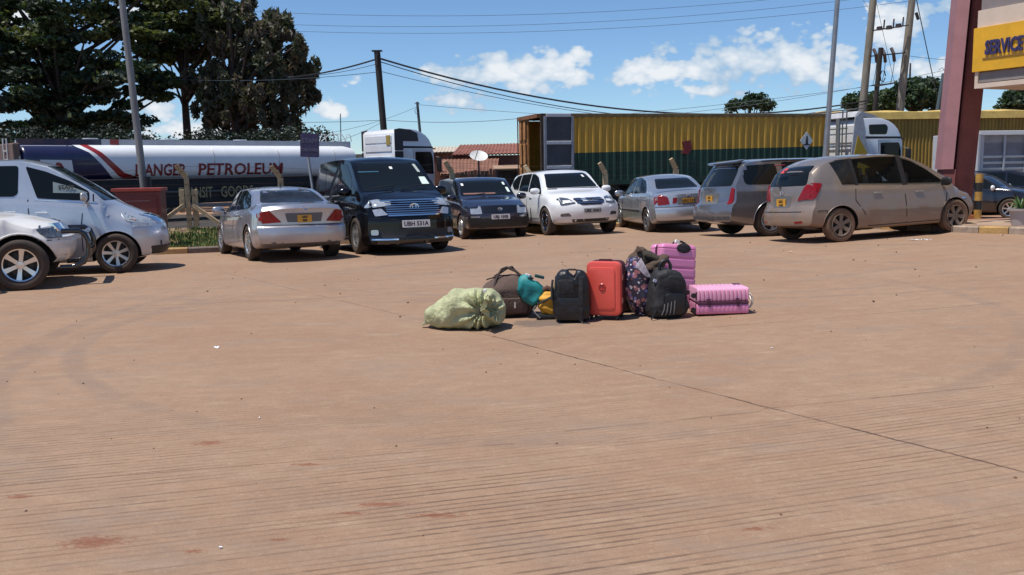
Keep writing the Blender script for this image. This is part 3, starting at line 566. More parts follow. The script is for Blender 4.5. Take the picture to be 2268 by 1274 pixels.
S['panels']=[('side_window',GLASS,'y',[(-1.95,1.42),(-1.95,1.03),(-1.0,1.02),(-1.0,1.43)],dict(r=.05)),('side_window',GLASS,'y',[(-.92,1.43),(-.92,1.02),(-.04,1.0),(-.04,1.43)],dict(r=.05)),('side_window',GLASS,'y',[(.04,1.43),(.04,1.0),(.86,.98),(.3,1.39)],dict(r=.05)),
 ('windshield',GLASS,'+x',[(-.70,1.06),(.70,1.06),(.58,1.43),(-.58,1.43)],dict(r=.05,sub=[('inspection_sticker',PAPER,[(.55,1.12),(.62,1.12),(.60,1.24),(.53,1.24)]),('inspection_sticker',PAPER,[(.50,1.30),(.56,1.30),(.55,1.37),(.49,1.37)]),('dashboard_cloth',mat('brown_cloth',(.22,.11,.09),.9),[(-.62,1.085),(.2,1.085),(.2,1.115),(-.62,1.115)]),('tax_disc',WHITE,[(-.60,1.30),(-.54,1.30),(-.54,1.36),(-.60,1.36)])])),
 ('headlight',LAMP,'+x',[(.44,.63),(.70,.63),(.70,.83),(.46,.82)],dict(r=.03,mir=1,off=.01)),('grille',mat('grille_dark'),'+x',[(-.42,.66),(.42,.66),(.42,.81),(-.42,.81)],dict(r=.04,off=.006)),
 ('fog_lamp',mat('fog_lamp'),'+x',[(.5,.54),(.7,.54),(.7,.58),(.5,.58)],dict(mir=1)),('lower_bumper',DARK,'+x',[(-.7,.24),(.7,.24),(.76,.52),(-.76,.52)],dict(r=.03)),('rear_window',GLASS,'-x',[(-.62,1.05),(.62,1.05),(.6,1.4),(-.6,1.4)],dict(r=.06)),
 ('side_moulding',DARK,'y',[(-.9,.52),(.95,.52),(.95,.56),(-.9,.56)],dict(off=.01))]
P=G(1029,530); t,bv=car('parked_estate_car','small navy estate car facing us, parked between the black people carrier and the white crossover','car',S,veh_M(P,-74,S,'f',-1,.97))
plate(t,bv,'+x',.0,.56,'UBJ 150B',PLW,.46,.12); emblem(t,bv,'+x',0,.735,.055)
for y in(-.3,.25): MB().tube([(1.08,y-.28,1.06),(1.02,y,1.09),(.97,y+.22,1.11)],.010,6).build('windscreen_wiper',DARK,t)
# ---- white crossover
WHT=mat('white_paint',(.80,.81,.82),.22,0,1,nscale=3,namt=.03,dust=.3)
S=dict(L=4.73,W=1.845,paint=WHT,xf=1.38,xr=-1.33,**rims(.36,5,.055,CHR,.22,TYRE,True))
S.update(top=[(-2.36,1.12),(-2.25,1.28),(-1.9,1.48),(-1.4,1.61),(-.6,1.665),(.1,1.655),(.45,1.58),(1.15,1.17),(1.35,1.115),(1.95,1.02),(2.36,.86)],
 belt=[(-2.36,1.10),(-1.5,1.14),(0,1.07),(1.1,1.03),(2.36,.80)],wtop=[(-2.36,.80),(-1.5,.75),(0,.75),(.5,.74),(1.15,.80),(2.36,.82)],rear=[(.3,.08),(.6,0),(.8,.02),(1.2,.2),(1.6,.4)],
 front=[(.28,.14),(.45,.02),(.62,0),(.75,.02),(.9,.14),(1.0,.2)],cyf=.45,cyr=.2,crown=.055,bot=[(-2.36,.45),(-1.9,.30),(0,.27),(1.9,.27),(2.36,.34)],
 handles=[(-.62,.97),(.25,.95)],mirror=(.95,1.06),seams=[[(-.85,1.1),(-1.0,.8),(-.9,.55)],[(-.05,1.08),(0,.30)],[(1.05,1.02),(1.0,.30)]],lip=.02)
S['panels']=[('side_window',GLASS,'y',[(-1.75,1.36),(-1.30,1.17),(-.92,1.15),(-.92,1.56),(-1.3,1.53)],dict(r=.04)),('side_window',GLASS,'y',[(-.86,1.56),(-.86,1.14),(-.08,1.11),(-.08,1.58)],dict(r=.04)),('side_window',GLASS,'y',[(-.02,1.58),(-.02,1.11),(.98,1.06),(.45,1.48),(.2,1.56)],dict(r=.04)),
 ('windshield',GLASS,'+x',[(-.70,1.19),(.70,1.19),(.56,1.56),(-.56,1.56)],dict(r=.06,sub=[('tax_disc',WHITE,[(.42,1.44),(.48,1.44),(.46,1.50),(.40,1.50)])])),
 ('headlight',LAMPD,'+x',[(.38,.80),(.72,.76),(.76,.90),(.64,.96),(.48,.93)],dict(r=.04,mir=1,off=.01)),('grille',mat('grille_chrome_dark',(.06,.05,.05),.25,.7),'+x',[(-.40,.86),(-.26,.76),(.26,.76),(.40,.86),(.36,.93),(-.36,.93)],dict(r=.04,off=.01,sub=[('grille_bar',CHR,[(-.36,z),(.36,z),(.36,z+.012),(-.36,z+.012)],.018) for z in(.80,.835,.87,.905)])),
 ('fog_lamp',LAMPD,'+x',[(.50,.49),(.74,.49),(.74,.56),(.56,.58)],dict(r=.03,mir=1)),('lower_grille',DARK,'+x',[(-.46,.345),(.46,.345),(.50,.42),(-.50,.42)],dict(r=.03)),('lower_trim',mat('pale_grey_trim',(.35,.35,.36),.5),'y',[(-.9,.29),(1.0,.29),(1.0,.45),(-.95,.45)],dict(r=.02)),
 ('rear_window',GLASS,'-x',[(-.6,1.15),(.6,1.15),(.5,1.5),(-.5,1.5)],dict(r=.06)),('wiper_cowl',DARK,'+x',[(-.70,1.155),(.70,1.155),(.70,1.18),(-.70,1.18)],dict(off=.004))]
P=G(1216,521); t,bv=car('parked_crossover','white crossover car facing us, parked between the navy estate and a silver saloon','car',S,veh_M(P,-73,S,'f',-1,.955))
plate(t,bv,'+x',.0,.62,'UBK 306H',mat('worn_white_plate',(.45,.45,.43),.5),.46,.12); emblem(t,bv,'+x',0,.85,.075)
# ---- silver people carrier at left
S=dict(L=4.54,W=1.80,paint=paint('blue_silver_paint',(.58,.61,.65),.55,.30,.26),xf=1.50,xr=-1.4,**rims(.33,7,.06,ALLOY,.21,TYRE))
S.update(top=[(-2.39,1.75),(-2.25,1.86),(-1,1.93),(0,1.93),(.45,1.84),(.95,1.56),(1.4,1.27),(1.65,1.17),(1.95,1.07),(2.35,.86)],belt=[(-2.35,1.30),(-.5,1.27),(.3,1.24),(1.2,1.16),(1.7,1.08),(2.35,.84)],
 wtop=[(-2.39,.78),(0,.78),(.6,.77),(1.3,.84),(2.39,.84)],rear=[(.2,.08),(.5,0),(1.1,.06),(1.8,.3)],front=[(.2,.12),(.35,.02),(.55,0),(.75,.04),(.95,.2),(1.1,.3)],cyf=.62,cyr=.15,wf=1.1,
 handles=[(-.05,1.07),(.42,1.05)],hmat=CHR,mirror=(1.10,1.22),mmat=mat('dusty_silver_mirror',(.45,.43,.40),.3,.5,1),seams=[[(.22,1.26),(.26,.25)],[(1.05,1.15),(1.0,.8),(1.0,.25)],[(-1.2,1.3),(-1.15,.3)]],lip=.018,steer=0)
S['panels']=[('side_window',GLASS,'y',[(-1.95,1.78),(-1.95,1.33),(-1.3,1.32),(-1.3,1.80)],dict(r=.05)),('side_window',GLASS,'y',[(-.9,1.81),(-.9,1.33),(.02,1.31),(.08,1.36),(.10,1.81)],dict(r=.05)),
 ('side_window',GLASS,'y',[(.20,1.80),(.36,1.275),(1.14,1.215),(1.14,1.37),(.85,1.55),(.50,1.71)],dict(r=.04)),('side_window',GLASSB,'y',[(1.19,1.205),(1.55,1.165),(1.19,1.335)],dict(r=.02)),
 ('window_trim',CHR,'y',[(.32,1.248),(1.58,1.140),(1.58,1.155),(.32,1.263)],dict(off=.006)),
 ('windshield',GLASS,'+x',[(-.72,1.22),(.72,1.22),(.58,1.80),(-.58,1.80)],dict(r=.06)),('headlight',LAMP,'y',[(1.58,1.01),(1.68,.86),(2.0,.79),(2.02,.88),(1.9,.98)],dict(r=.03,off=.012,step=.05)),
 ('headlight',LAMP,'+x',[(.48,.76),(.82,.76),(.82,.98),(.50,.92)],dict(r=.03,mir=1,off=.012)),('turn_lamp',mat('peach_lamp',(.55,.28,.18),.2,0,1),'y',[(1.625,.995),(1.72,.885),(1.83,.87),(1.77,.99)],dict(r=.015,off=.016)),
 ('grille',CHR,'+x',[(-.40,.80),(.40,.80),(.44,.96),(-.44,.96)],dict(r=.03,off=.012)),('lower_grille',DARK,'+x',[(-.55,.28),(.55,.28),(.6,.42),(-.6,.42)],dict(r=.03)),('fog_lamp',DARK,'y',[(2.16,.42),(2.3,.42),(2.3,.5),(2.16,.5)],dict(r=.02)),
 ('side_moulding',CHR,'y',[(.78,.60),(.98,.60),(.98,.625),(.78,.62)],dict(off=.01)),('rear_window',GLASS,'-x',[(-.66,1.3),(.66,1.3),(.6,1.75),(-.6,1.75)],dict(r=.06))]
P=G(262,604); t,bv=car('parked_people_carrier','blue silver people carrier with a notice in its side window, behind the white off-roader','car',S,veh_M(P,15,S,'f',-1,.945))
q=panel(bv,[(.60,1.36),(1.12,1.34),(1.10,1.36),(.88,1.45),(.60,1.54)],'-y',.0085,.1,.002).build('window_notice',mat('notice_grey',(.20,.24,.24),.3,coat=1),t); 
h=bv.ray_cast(Vector((.55,-4,1.5)),Vector((0,1,0)))[0]; h2=bv.ray_cast(Vector((.55,-4,1.4)),Vector((0,1,0)))[0]
ang=math.atan2(h.y-h2.y,.1)
link('notice_lettering',text_mesh('STAFF',.09,INK,.001,bold=.004),t,Matrix.Translation((.80,h.y-.02,1.445))@Matrix.Rotation(PI/2-ang,4,'X'))
# ---- white off-roader at far left
S=dict(L=4.30,W=1.76,paint=mat('pearl_white_paint',(.82,.80,.76),.26,.0,.8,nscale=3,namt=.04,dust=.2),xf=1.50,xr=-1.15,**rims(.345,6,.07,mat('bright_alloy_metal'),.24,TYRE,False))
S.update(top=[(-2.3,1.55),(-2.1,1.72),(-.3,1.78),(.1,1.65),(.55,1.14),(.75,1.08),(1.6,1.0),(2.0,.92),(2.15,.86)],belt=[(-2.3,1.08),(0,1.06),(1.0,1.02),(1.7,.95),(2.3,.84)],wtop=[(-2.3,.8),(0,.8),(.5,.8),(1.0,.86),(2.3,.84)],
 rear=[(.2,.08),(.5,0),(1.1,.06),(1.8,.2)],front=[(.25,.26),(.4,.06),(.55,0),(.66,.0),(.74,.10),(.95,.22),(1.1,.3)],cyf=.5,cyr=.15,wf=1.0,bot=[(-2.3,.4),(0,.32),(1.9,.32),(2.3,.36)],
 handles=[(.1,1.0)],mirror=(.85,1.12),seams=[[(.95,1.05),(.8,.35)]],lip=.03,arch=.085)
S['panels']=[('side_window',GLASS,'y',[(-.8,1.66),(-.8,1.2),(.8,1.16),(.4,1.56)],dict(r=.05)),('windshield',GLASS,'+x',[(-.7,1.22),(.7,1.22),(.6,1.62),(-.6,1.62)],dict(r=.06)),
 ('headlight',LAMPD,'y',[(1.72,.86),(1.80,.70),(2.04,.67),(2.04,.80),(1.92,.85)],dict(r=.03,off=.012,step=.05)),('headlight',LAMPD,'+x',[(.5,.68),(.70,.68),(.70,.82),(.5,.82)],dict(r=.03,mir=1,off=.012)),
 ('grille',CHR,'+x',[(-.42,.74),(.42,.74),(.42,.92),(-.42,.92)],dict(r=.03,off=.03,thick=.05)),('bumper_seam',DARK,'y',[(1.72,.655),(2.1,.645),(2.1,.657),(1.72,.667)],dict(off=.004)),('fog_lamp',DARK,'y',[(2.02,.40),(2.2,.40),(2.2,.44),(2.02,.44)],dict(r=.02))]
P=G(52,642); t,bv=car('parked_off_roader','pearl white off-roader with a black bull bar, cut off by the left edge','car',S,veh_M(P,21,S,'f',-1))
bb=MB()
for s_ in(-1,1): bb.tube([(1.95,s_*.52,.26),(2.12,s_*.52,.26),(2.26,s_*.52,.32),(2.33,s_*.52,.44),(2.34,s_*.52,.60),(2.30,s_*.52,.72),(2.22,s_*.52,.77),(2.0,s_*.52,.77)],.038,12)
bb.tube([(2.28,-.52,.72),(2.30,-.2,.74),(2.30,.2,.74),(2.28,.52,.72)],.035,10).tube([(2.33,-.52,.48),(2.33,.52,.48)],.03,10)
bb.build('bull_bar',mat('gloss_black'),t,40)
# ---- two dark cars behind the pillar on the right
S=dict(L=4.5,W=1.78,paint=paint('blue_black_paint',(.006,.008,.012),.1,.2,.14),xf=1.36,xr=-1.3,**rims(.32,7,.05,ALLOY,.2,TYRE))
S.update(top=[(-2.25,1.0),(-1.7,1.08),(-1.0,1.34),(-.4,1.43),(.1,1.43),(.5,1.34),(1.15,.99),(1.35,.95),(1.95,.82),(2.25,.66)],belt=[(-2.25,.95),(0,.93),(1.2,.9),(2.25,.62)],wtop=[(-2.25,.84),(-.9,.72),(.3,.71),(1.2,.78),(2.25,.8)],
 rear=[(.2,.1),(.5,0),(1.0,.08)],front=[(.2,.1),(.4,0),(.6,0),(.8,.14)],cyf=.4,cyr=.2,handles=[(.3,.82)],mirror=(.9,.9),mmat=WHITE)
S['panels']=[('side_window',GLASS,'y',[(-1.1,1.05),(-.06,.985),(-.05,1.36),(-.4,1.36)],dict(r=.05)),('side_window',GLASS,'y',[(0,1.36),(.02,.96),(1.0,.93),(.55,1.25)],dict(r=.05)),
 ('windshield',GLASS,'+x',[(-.64,1.02),(.64,1.02),(.5,1.34),(-.5,1.34)],dict(r=.05)),('headlight',LAMP,'+x',[(.42,.62),(.74,.60),(.74,.76),(.5,.74)],dict(r=.03,mir=1,off=.01)),('headlight',LAMP,'y',[(1.72,.62),(2.1,.6),(2.05,.72),(1.78,.76)],dict(r=.03,off=.01)),
 ('grille',DARK,'+x',[(-.36,.5),(.36,.5),(.36,.72),(-.36,.72)],dict(r=.03)),('lower_grille',DARK,'+x',[(-.7,.24),(.7,.24),(.7,.38),(-.7,.38)],dict(r=.03)),('rear_window',GLASS,'-x',[(-.5,1.1),(.5,1.1),(.4,1.3),(-.4,1.3)],dict(r=.06))]
M=rz(Vector((13.3,26.2,-.10)),-42)@Matrix.Scale(.90,4); car('parked_sedan','blue black saloon car facing us just right of the red pillar','car',S,M)
S2=dict(S); S2['top']=[(-2.25,1.5),(-2.0,1.62),(-1.0,1.70),(.1,1.69),(.5,1.58),(1.15,1.17),(1.35,1.12),(1.95,1.02),(2.25,.86)]; S2['belt']=[(-2.25,1.1),(0,1.08),(1.2,1.05),(2.25,.80)]; S2['mirror']=(.95,1.06)
S2['wtop']=[(-2.25,.8),(0,.78),(.5,.77),(1.2,.82),(2.25,.82)]; S2['rear']=[(.2,.1),(.5,0),(1.5,.2)]
S2['panels']=[('side_window',GLASS,'y',[(-2.0,1.5),(-2.0,1.15),(-1.0,1.13),(-1.0,1.58)],dict(r=.05)),('side_window',GLASS,'y',[(-.94,1.58),(-.94,1.13),(-.06,1.12),(-.05,1.60)],dict(r=.05)),('side_window',GLASS,'y',[(0,1.6),(.02,1.12),(1.0,1.09),(.55,1.45)],dict(r=.05)),
 ('windshield',GLASS,'+x',[(-.66,1.2),(.66,1.2),(.54,1.58),(-.54,1.58)],dict(r=.05)),('headlight',LAMP,'+x',[(.42,.72),(.80,.70),(.82,.9),(.5,.88)],dict(r=.03,mir=1,off=.01)),('grille',DARK,'+x',[(-.36,.6),(.36,.6),(.36,.86),(-.36,.86)],dict(r=.03)),('rear_window',GLASS,'-x',[(-.5,1.2),(.5,1.2),(.4,1.55),(-.4,1.55)],dict(r=.06))]
M=rz(Vector((16.0,29.0,-.20)),-40)@Matrix.Scale(.84,4); car('parked_off_roader','black off-roader with a pale mirror, behind the blue black saloon at the right edge','car',S2,M)
# ------------------------------------------------------------------ ground
def ground_mat():
    m=bpy.data.materials.new('dusty_concrete'); m.use_nodes=True; t=m.node_tree; b=t.nodes['Principled BSDF']; b.inputs['Roughness'].default_value=.88; b.inputs['Specular IOR Level'].default_value=.25
    L=t.links.new
    def n(ty,**k):
        q=t.nodes.new(ty)
        for a,c in k.items(): setattr(q,a,c)
        return q
    def M(op,a,b_=None,c=None,cl=False):
        q=n('ShaderNodeMath',operation=op,use_clamp=cl)
        for i,v in enumerate((a,b_,c)):
            if v is None: continue
            if isinstance(v,(int,float)): q.inputs[i].default_value=v
            else: L(v,q.inputs[i])
        return q.outputs[0]
    geo=n('ShaderNodeNewGeometry'); P=geo.outputs['Position']
    sx=n('ShaderNodeSeparateXYZ'); L(P,sx.inputs[0]); X,Y=sx.outputs[0],sx.outputs[1]
    def noise(sc_,det=5,rough=.6,stretch=None,rot=0):
        q=n('ShaderNodeTexNoise'); q.inputs['Scale'].default_value=sc_; q.inputs['Detail'].default_value=det; q.inputs['Roughness'].default_value=rough
        if stretch:
            mp=n('ShaderNodeMapping'); mp.inputs['Rotation'].default_value=(0,0,rot); mp.inputs['Scale'].default_value=stretch; L(P,mp.inputs[0]); L(mp.outputs[0],q.inputs[0])
        else: L(P,q.inputs[0])
        return q.outputs[0]
    def rng(v,a,b_,c=0,d=1,sm=True):
        q=n('ShaderNodeMapRange'); 
        if sm: q.interpolation_type='SMOOTHSTEP'
        L(v,q.inputs[0]); q.inputs[1].default_value=a; q.inputs[2].default_value=b_; q.inputs[3].default_value=c; q.inputs[4].default_value=d; return q.outputs[0]
    def mix(f,a,b_):
        q=n('ShaderNodeMix',data_type='RGBA'); L(f,q.inputs[0])
        for i,v in((6,a),(7,b_)):
            if isinstance(v,tuple): q.inputs[i].default_value=(*v,1)
            else: L(v,q.inputs[i])
        return q.outputs[2]
    # base tones
    col=mix(rng(noise(.55,6),.33,.68),(.312,.190,.120),(.375,.250,.166))
    ga=R(14.5)
    st=noise(1.0,6,.65,(1.6,6,1),-ga); col=mix(rng(st,.35,.7),col,mix(rng(st,.4,.75),(.265,.170,.112),(.385,.265,.178)))
    mot=noise(4.5,7,.72,(1,1.6,1),-ga); col=mix(M('MULTIPLY',rng(mot,.34,.66),.45),col,(.245,.150,.096)); mot2=noise(11,6,.75); col=mix(M('MULTIPLY',rng(mot2,.52,.70),.35),col,(.43,.30,.205))
    fine=noise(34,6,.8); col=mix(M('MULTIPLY',rng(fine,.38,.68),.42),col,(.24,.15,.095))
    sp=noise(90,3,.6,(1,1,1),0); col=mix(M('MULTIPLY',rng(sp,.55,.75),.45),col,(.46,.33,.23))
    # grooves combed into the concrete
    gu=M('ADD',M('MULTIPLY',X,-math.sin(ga)),M('MULTIPLY',Y,math.cos(ga)))
    gv=M('ADD',M('MULTIPLY',X,math.cos(ga)),M('MULTIPLY',Y,math.sin(ga)))
    wob=M('MULTIPLY',M('SUBTRACT',noise(.7,3),.5),.035)
    guw=M('ADD',gu,wob)
    cmbx=n('ShaderNodeCombineXYZ'); L(M('MULTIPLY',guw,17.0),cmbx.inputs[0]); L(M('MULTIPLY',gv,.20),cmbx.inputs[1])
    n1=n('ShaderNodeTexNoise',noise_dimensions='2D'); n1.inputs['Scale'].default_value=1.0; n1.inputs['Detail'].default_value=3; n1.inputs['Roughness'].default_value=.5; L(cmbx.outputs[0],n1.inputs[0])
    per=M('ABSOLUTE',M('SUBTRACT',M('FRACT',M('MULTIPLY',guw,1/.052)),.5))
    line=rng(per,.20,.06)
    amp=rng(n1.outputs[0],.34,.58,.12,1)
    worn=rng(noise(.45,4),.36,.58,.25,1); near=rng(Y,6.8,3.7,.12,1)
    gr=M('MULTIPLY',M('MULTIPLY',line,amp),M('MULTIPLY',worn,near))
    brk=rng(noise(9,5,.7,(.5,3,1),-ga),.38,.55,.25,1); gr=M('MULTIPLY',gr,brk)
    col=mix(M('MULTIPLY',gr,.78),col,(.12,.072,.05))
    # expansion joints
    jw=M('MULTIPLY',M('SUBTRACT',noise(5,6,.75),.5),.05); jn=rng(noise(1.6,6,.7),.36,.60,.25,1)
    def joint(x0,y0,x1,y1,w_=.011,lim=None,k=1):
        dx,dy=x1-x0,y1-y0; l=math.hypot(dx,dy); nx,ny=-dy/l,dx/l; c=-(nx*x0+ny*y0)
        d=M('ABSOLUTE',M('ADD',M('ADD',M('MULTIPLY',X,nx),M('MULTIPLY',Y,ny)),M('ADD',c,jw)))
        o=M('MULTIPLY',rng(d,w_,w_*.35),M('MULTIPLY',jn,k))
        if lim:
            tt=M('ADD',M('MULTIPLY',X,dx/l),M('MULTIPLY',Y,dy/l)); t0=(dx*x0+dy*y0)/l
            o=M('MULTIPLY',o,M('MULTIPLY',M('GREATER_THAN',tt,t0+lim[0]),M('LESS_THAN',tt,t0+lim[1])))
        return o
    js=[joint(-.02,7.92,2.42,4.14,.013,(-.3,20),1.0),joint(-4.1,13.51,-.02,7.92,.012,(-1,6.9),.45),joint(.39,5.11,2.58,5.62,.014,(-.1,1.15),.5),joint(1.54,5.43,2.58,5.62,.014,(.0,3.0),.6),joint(-.02,7.92,1.0,8.1,.010,(0,30),.6),joint(-2.3,10.9,4.0,11.9,.02,(-20,0),.5),joint(-4.5,12.2,7.0,14.2,.02,None,.35),joint(-5.5,3.8,.6,5.0,.009,(-3,5.6),.5)]
    J=js[0]
    for q in js[1:]: J=M('MAXIMUM',J,q)
    col=mix(M('MULTIPLY',J,.9),col,(.07,.04,.028))
    # tyre marks: rings of rubber
    tn=M('MULTIPLY',rng(noise(2.2,6,.7),.34,.66,.1,1),rng(noise(.35,3),.38,.60,.15,1))
    def arc(cx,cy,r,w_,k,a0=None):
        q=M('SQRT',M('ADD',M('POWER',M('SUBTRACT',X,cx),2),M('POWER',M('SUBTRACT',Y,cy),2)))
        d=M('ABSOLUTE',M('SUBTRACT',q,M('ADD',r,M('MULTIPLY',wob,1.5))))
        return M('MULTIPLY',M('MULTIPLY',rng(d,w_,w_*.3),k),tn)
    arcs=[arc(.3,9.3,4.4,.13,.6),arc(.3,9.3,5.4,.10,.35),arc(2.2,9.4,6.7,.16,.75),arc(2.2,9.4,8.2,.14,.4),arc(1.4,8.3,5.6,.16,.55),arc(1.4,8.3,6.9,.12,.30),arc(-4.5,20.5,10.4,.13,.55),arc(-4.5,20.5,9.2,.10,.5),arc(4.5,22,12.3,.10,.60),arc(4.5,22,11.0,.08,.45),arc(-9,30,20.2,.10,.5),arc(3,40,29.8,.12,.6),arc(3,40,28.3,.10,.5),arc(8,3,9.2,.15,.35),arc(-2.6,.5,4.0,.17,.5),arc(-1.2,-2.5,7.9,.18,.35),arc(0,46,33.2,.10,.55),arc(-3,50,36.6,.12,.45)]
    T=arcs[0]
    for q in arcs[1:]: T=M('MAXIMUM',T,q)
    col=mix(M('MULTIPLY',T,.62,cl=True),col,(.155,.125,.11))
    # soft grey worn areas and red soil stains
    col=mix(M('MULTIPLY',rng(noise(.9,6,.7,(1,2.2,1),.2),.52,.74),.5),col,(.24,.19,.155))
    red=None
    for x,y,rx,ry in[(-.62,4.0,.17,.05),(-1.78,3.64,.20,.10),(-1.75,5.02,.13,.07),(-1.32,3.52,.06,.03),(-.75,3.9,.1,.03),(-1.1,4.6,.12,.03),(-.35,3.85,.16,.04),(-1.0,3.62,.07,.025),(1.0,3.6,.1,.03),(-2.4,4.2,.08,.04)]:
        q=M('SQRT',M('ADD',M('POWER',M('DIVIDE',M('SUBTRACT',X,x),rx),2),M('POWER',M('DIVIDE',M('SUBTRACT',Y,y),ry),2)))
        q=M('SUBTRACT',1.25,q); red=q if red is None else M('MAXIMUM',red,q)
    rf=rng(M('ADD',red,M('MULTIPLY',M('SUBTRACT',noise(30,6,.75,(1,2.2,1),-ga),.5),3.2)),.35,1.1)
    rf=M('MULTIPLY',rf,rng(red,0,.3)); col=mix(M('MULTIPLY',rf,.75),col,(.20,.068,.035))
    # dark grey patch beside the luggage
    q=M('SQRT',M('ADD',M('POWER',M('DIVIDE',M('SUBTRACT',X,.26),.30),2),M('POWER',M('DIVIDE',M('SUBTRACT',Y,8.80),.22),2)))
    col=mix(M('MULTIPLY',rng(M('ADD',q,M('MULTIPLY',M('SUBTRACT',noise(9,5),.5),1.3)),1.1,.75),.62),col,(.10,.085,.08))
    L(col,b.inputs['Base Color'])
    h=M('ADD',M('MULTIPLY',gr,-1.0),M('ADD',M('MULTIPLY',J,-1.5),M('MULTIPLY',noise(40,6,.7),.55)))
    bp=n('ShaderNodeBump'); bp.inputs['Strength'].default_value=.7; bp.inputs['Distance'].default_value=.008; L(h,bp.inputs['Height']); L(bp.outputs[0],b.inputs['Normal'])
    return m
CONC=ground_mat()
DIRT=mat('red_brown_soil',(.30,.165,.095),.95,nscale=1.5,namt=.3,bump=.4,bscale=20)
kerb_line=[(-16,17.6),(-9,18.2),(-6.0,19.0),(-4.9,19.9),(-3.9,21.4),(-2.2,23.0),(-.5,23.9),(2,24.3),(4.5,24.2),(6.4,22.8),(7.5,20.2),(7.85,17.3),(8.06,16.04),(8.56,15.04),(9.3,13.3),(10.6,10.5),(13,6)]
def resample(pl,step):
    out=[Vector(pl[0])]
    for a,b in zip(pl,pl[1:]):
        a=Vector(a); b=Vector(b); k=max(1,round((b-a).length/step))
        out+=[a+(b-a)*i/k for i in range(1,k+1)]
    return out
def chaikin(p):
    p=[Vector(q) for q in p]; o=[p[0]]
    for a,b in zip(p,p[1:]): o+=[a*.75+b*.25,a*.25+b*.75]
    return o+[p[-1]]
KL=chaikin([Vector(p) for p in kerb_line]); KR=resample(KL,.5)
xs=sorted(set([-400,-200,-100,-60,-40]+[-30+i for i in range(0,61)]+[40,60,100,200,400])); ys=sorted(set([-60,-20,-8]+[-2+i*1.0 for i in range(0,40)]+[45,60,90,150,300,900]))
b=MB(); b.grid(lambda i,j:(xs[i],ys[j],gz(xs[i],ys[j])-.05),len(xs),len(ys)); struct(b.build('ground',DIRT,None,30))
# concrete forecourt, bounded by the kerb
def kerb_y(x):
    for a,c in zip(KR,KR[1:]):
        if a.x<=x<=c.x and c.x<8.2: return a.y+(c.y-a.y)*(x-a.x)/max(1e-6,c.x-a.x)
    return None
b=MB(); cols=[]
X_=[-30,-24,-20]+[-16+i*.5 for i in range(0,60)]
X_=[x for x in X_ if x<=13]
def top_y(x):
    if x<=-16: return 17.6
    if x<7.6: return kerb_y(x) or 20
    for a,c in zip(KR,KR[1:]):
        if a.x<=x<=c.x: return a.y+(c.y-a.y)*(x-a.x)/max(1e-6,c.x-a.x)
    return 6
def fore(i,j):
    x=X_[i]; y1=top_y(x)+.03; t=j/60; y=-4+(y1+4)*t
    return (x,y,gz(x,y))
b.grid(fore,len(X_),61); struct(b.build('concrete_forecourt',CONC,None,30))
# kerb
K0=mat('kerb_concrete',(.33,.25,.19),.9,nscale=9,namt=.3,bump=.3); K1=mat('kerb_yellow',(.46,.29,.09),.8,nscale=7,namt=.35,bump=.2,dust=.5); K2=mat('kerb_worn_dark',(.16,.12,.10),.85,nscale=7,namt=.4,bump=.2)
kr=thing('kerb','x','x'); del kr['label']; del kr['category']; kr['kind']='structure'
KS=resample(KL,.95)
def kz(p): return gz(p.x,p.y)
for i,(a,c) in enumerate(zip(KS,KS[1:])):
    d=(c-a); l=d.length
    if l<.05: continue
    n_=Vector((-d.y,d.x)).normalized(); q=MB(); sec=[(0,-.08),(0.0,.10),(.025,.125),(.15,.125),(.15,-.08)]
    e=d/l*.008
    ring=[[Vector((p.x+n_.x*u,p.y+n_.y*u,kz(p)+v)) for u,v in sec] for p in(a+e,c-e)]
    q.add(ring[0]+ring[1],[(k,(k+1)%5,5+(k+1)%5,5+k) for k in range(5)]+[tuple(range(5)),tuple(range(5,10))])
    q.build('kerb_stone',[K1,K0,K1,K2][i%4] if a.x<7 else [K0,K1,K0,K2][i%4],kr)
# planted verge between kerb and fence
FA=Vector((-7.9,22.25)); FD=Vector((math.cos(R(18)),math.sin(R(18)))); FS=2.23
FPOS=[FA+FD*FS*k for k in range(-3,8)]
def fence_y(x): return FA.y+(x-FA.x)*math.tan(R(18))
b=MB(); vx=[-16+.5*i for i in range(46)]
b.grid(lambda i,j:(vx[i],(kerb_y(vx[i]) or 24)+.13+(fence_y(vx[i])+.8-(kerb_y(vx[i]) or 24)-.13)*j/8,gz(vx[i],(kerb_y(vx[i]) or 24))+.09+.20*sst(0,1,j/8)),len(vx),9)
struct(b.build('verge',mat('verge_soil',(.20,.13,.07),.95,nscale=5,namt=.4,bump=.4),None,40))
